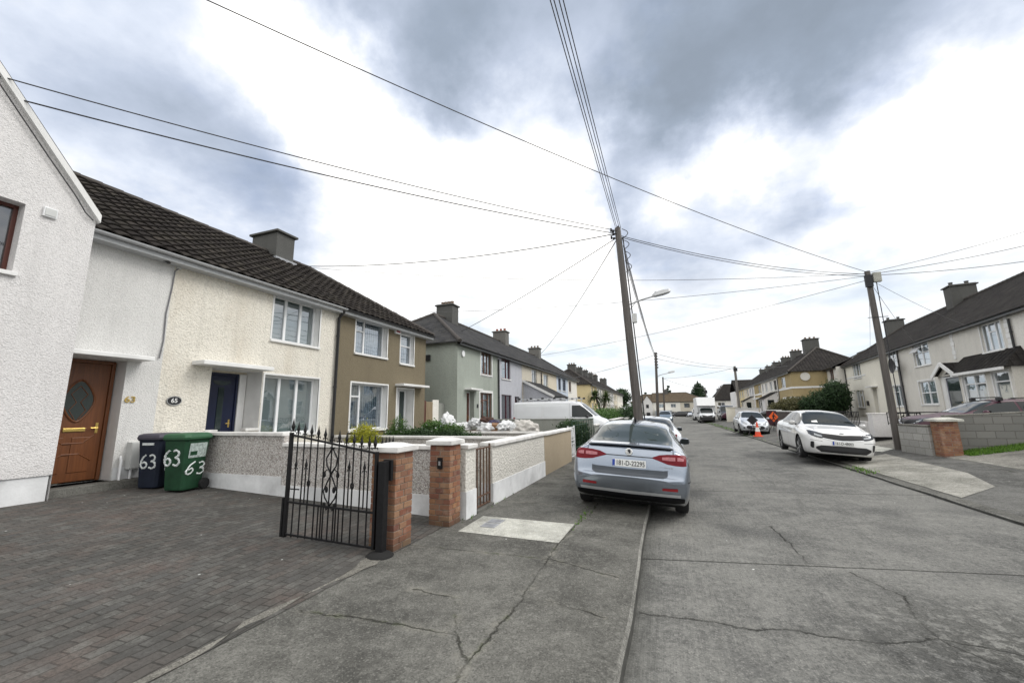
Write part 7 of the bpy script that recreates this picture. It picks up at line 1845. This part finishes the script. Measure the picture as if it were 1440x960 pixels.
    if 'h' in detail:   # nose of a small hatchback
        patch('headlamp', bvh, 'F', [(.44, .62, .70), (.56, .64, .78), (.66, .68, .86), (.74, .76, .90)], CLEARL, e, .008)
        patch('grille', bvh, 'F', [(-.50, .42, .52), (-.40, .36, .57), (0, .34, .58), (.40, .36, .57), (.50, .42, .52)], DARKPL, e, .008, mirror=False)
        patch('upper_grille', bvh, 'F', [(-.30, .66, .69), (.30, .66, .69)], DARKPL, e, .008, mirror=False)
        patch('fog_slot', bvh, 'F', [(.58, .36, .46), (.66, .38, .46)], DARKPL, e, .010)
        plate(e, pl or '', Y(L)+.012, .50, math.pi) if pl else None
    if 't' in detail:   # simple tail
        patch('tail_lamp', bvh, 'R', [(.55, .80, .98), (.74, .80, 1.0)], REDL, e, .008)
    return e, bvh

# silver liftback, half up on the pavement
sk, _ = car('silver blue liftback parked half on the kerb, rear plate 181-D-22295', 'saloon', SALOON, P_SILVERBLUE, (-.655, 6.86+2.43, .075), 0, R(3.6), 0, 'r', pl='181-D-22295', glass_m=CGLASS2)
car('pale silver saloon parked just ahead of the silver blue liftback', 'saloon', SALOON, P_SILVER2, (-.55, 13.1+2.43, .07), R(1), R(3.2), 0, 't')
ws, _ = car('white saloon parked on the opposite kerb, facing the camera', 'saloon', SALOON, P_WHITE, (4.98, 15.05+2.43, .10), R(180-3), R(-4.2), 0, 'f', pl='161-D-48003')
ws.scale = (1, 1, 1.06)
car('small silver hatchback behind the orange cone across the road', 'hatch', HATCH, P_SILVER2, (5.35, 29.95+2.0, .10), R(180-2), R(-3), 0, 'h', pl='10-D-5212')
car('blue grey crossover parked beyond the pale silver saloon', 'suv', SUV, P_BLUEG, (-.05, 55, .02), R(180), 0, 0, 'h')
car('black car in a driveway just behind the small silver hatchback', 'saloon', SALOON, P_BLACK, (11.6, 49.5, .55), R(90), 0, 0, 'f')
car('dark maroon car with roof bars in the drive behind the grey block wall', 'saloon', SALOON, P_MAROON, (7.75+2.43, 18.05, .47), R(90), 0, R(1.5), 'f')
car('dark saloon parked sideways at the far junction', 'saloon', SALOON, P_BLACK, (3.5, 112, -.15), R(90), 0, 0, '')
car('pale hatchback at the far junction next to the dark saloon', 'hatch', HATCH, P_SILVER2, (6.3, 108, -.1), R(160), 0, 0, 'h')
car('dark car showing only its roof above the pale boundary wall', 'hatch', HATCH, P_MAROON, (8.8, 59.5, .35), R(90), 0, 0, '')
mc_ = [o for o in COL.objects if o.get('label', '').startswith('dark maroon car with roof')][0]
for yb_ in (1.75, 2.75):
    q = MB()
    for s in (-1, 1): q.box(s*.60-.07, s*.60+.07, yb_-2.43-.06, yb_-2.43+.06, 1.40, 1.52)
    q.build('roof_bar_foot', DARKPL, mc_, bevel=.02)
    q = MB(); q.bar((-.62, yb_-2.43, 1.515), (.62, yb_-2.43, 1.515), .05, .03); q.build('roof_bar', DARKPL, mc_)
# white panel van, side on in the drive of the lilac house
vn, vb_ = car('white panel van with a roof rack parked across the drive of the lilac house', 'van', VAN, P_WHITEV, (-5.15, 21.6, .30), R(-90), 0, 0, '', 'van', name='parked_van')
for (a, c) in ((.18, 1.62), (1.72, 3.02)):
    for (z0, z1) in ((1.15, 1.16), (1.80, 1.81)): patch('panel_pressing', vb_, 'S', [(a-2.5, z0, z1), (c-2.5, z0, z1)], GREYP, vn, .003)
    for x in (a, c): patch('panel_pressing', vb_, 'S', [(x-2.505, 1.15, 1.81), (x-2.495, 1.15, 1.81)], GREYP, vn, .003, .005)
patch('side_moulding', vb_, 'S', [(.2-2.5, .86, .89), (4.2-2.5, .84, .87)], GREYP, vn, .006)
patch('tail_lamp', vb_, 'S', [(.02-2.5, .92, 1.16), (.10-2.5, .92, 1.16), (.14-2.5, .94, 1.14)], REDL2, vn, .008)
q = MB()
for s in (-1, 1):
    q.tube([(s*.68, -2.35, 2.10), (s*.68, 1.0, 2.10)], .020, 6)
    for k in range(5): q.tube([(s*.68, -2.2+.78*k, 1.90), (s*.68, -2.2+.78*k, 2.10)], .02, 6)
for k in range(5): q.tube([(-.68, -2.2+.78*k, 2.12), (.68, -2.2+.78*k, 2.12)], .018, 6)
rk_ = q.build('roof_rack', ALU, vn); q = MB()
for k in range(6):
    for s in (-1, 1): q.box(s*.68-.05, s*.68+.05, -2.25+.65*k, -2.13+.65*k, 2.08, 2.17)
q.build('rack_clamps', DARKPL, rk_); q = MB(); q.tube([(-.62, -2.38, 1.95), (-.62, -2.42, .5)], .03, 6); q.tube([(.62, -2.38, 2.1), (.62, -2.42, .5)], .03, 6); q.build('rear_ladder', DARKPL, vn)
# white box truck and the van behind it
tr, tb = car('white box truck with a tall load body, parked facing the camera across the road', 'van', VAN, P_WHITEV, (4.95, 57.0+2.5, .05), R(180), R(-1), 0, '', 'truck', name='box_truck')
q = MB(); q.box(-1.12, 1.12, -4.2, .95, .75, 3.22); bx_ = q.build('load_body', simple('white_truck_panel', (.70, .71, .73), .5, .04), tr, bevel=.05)
q = MB(); q.face([(-1.08, .96, 2.1), (1.08, .96, 2.1), (1.05, 1.55, 2.15), (-1.05, 1.55, 2.15)]); q.face([(-1.08, .96, 3.2), (1.08, .96, 3.2), (1.05, 1.55, 2.15), (-1.05, 1.55, 2.15)]); q.face([(-1.08, .96, 3.2), (-1.05, 1.55, 2.15), (-1.08, .96, 2.1)]); q.face([(1.08, .96, 3.2), (1.05, 1.55, 2.15), (1.08, .96, 2.1)]); q.build('wind_deflector', W_PVC, bx_)
patch('bumper_mask', tb, 'F', [(-.88, .36, .80), (-.6, .28, .98), (-.3, .26, .92), (0, .26, .86), (.3, .26, .92), (.6, .28, .98), (.88, .36, .80)], DARKPL, tr, .012, mirror=False)
patch('headlamp', tb, 'F', [(.56, .72, .84), (.74, .76, .98)], CLEARL, tr, .018); q = MB(); q.box(-.55, .55, 1.27, 1.30, 2.62, 2.80); 
text('body_lettering', 'ROLL-A-DOOR', .20, REDL2, bx_, (0, 1.30, 2.64), (R(90)+R(-29), 0, math.pi), .002, sx=1.2) if False else None
wv, wb_ = car('white van parked behind the box truck', 'van', VAN, P_WHITEV, (5.1, 72.5, .03), R(180), 0, 0, '', 'van', name='parked_van')
patch('bumper_mask', wb_, 'F', [(-.8, .30, .60), (.8, .30, .60)], DARKPL, wv, .012, mirror=False)
dk, _ = car('dark van parked on the pavement beside the box truck', 'van', VAN, P_BLACK, (7.9, 63.5, .25), R(180), 0, 0, '', 'van', name='parked_van')
bpy.context.view_layer.update()

# lettering becomes plain mesh
dg = bpy.context.evaluated_depsgraph_get()
for o in [o for o in COL.objects if o.type == 'FONT']:
    me = bpy.data.meshes.new_from_object(o.evaluated_get(dg)); nm = o.name.split('.')[0]
    n = bpy.data.objects.new(nm, me); COL.objects.link(n); n.parent = o.parent; n.location = o.location; n.rotation_euler = o.rotation_euler; n.scale = o.scale
    bpy.data.objects.remove(o)
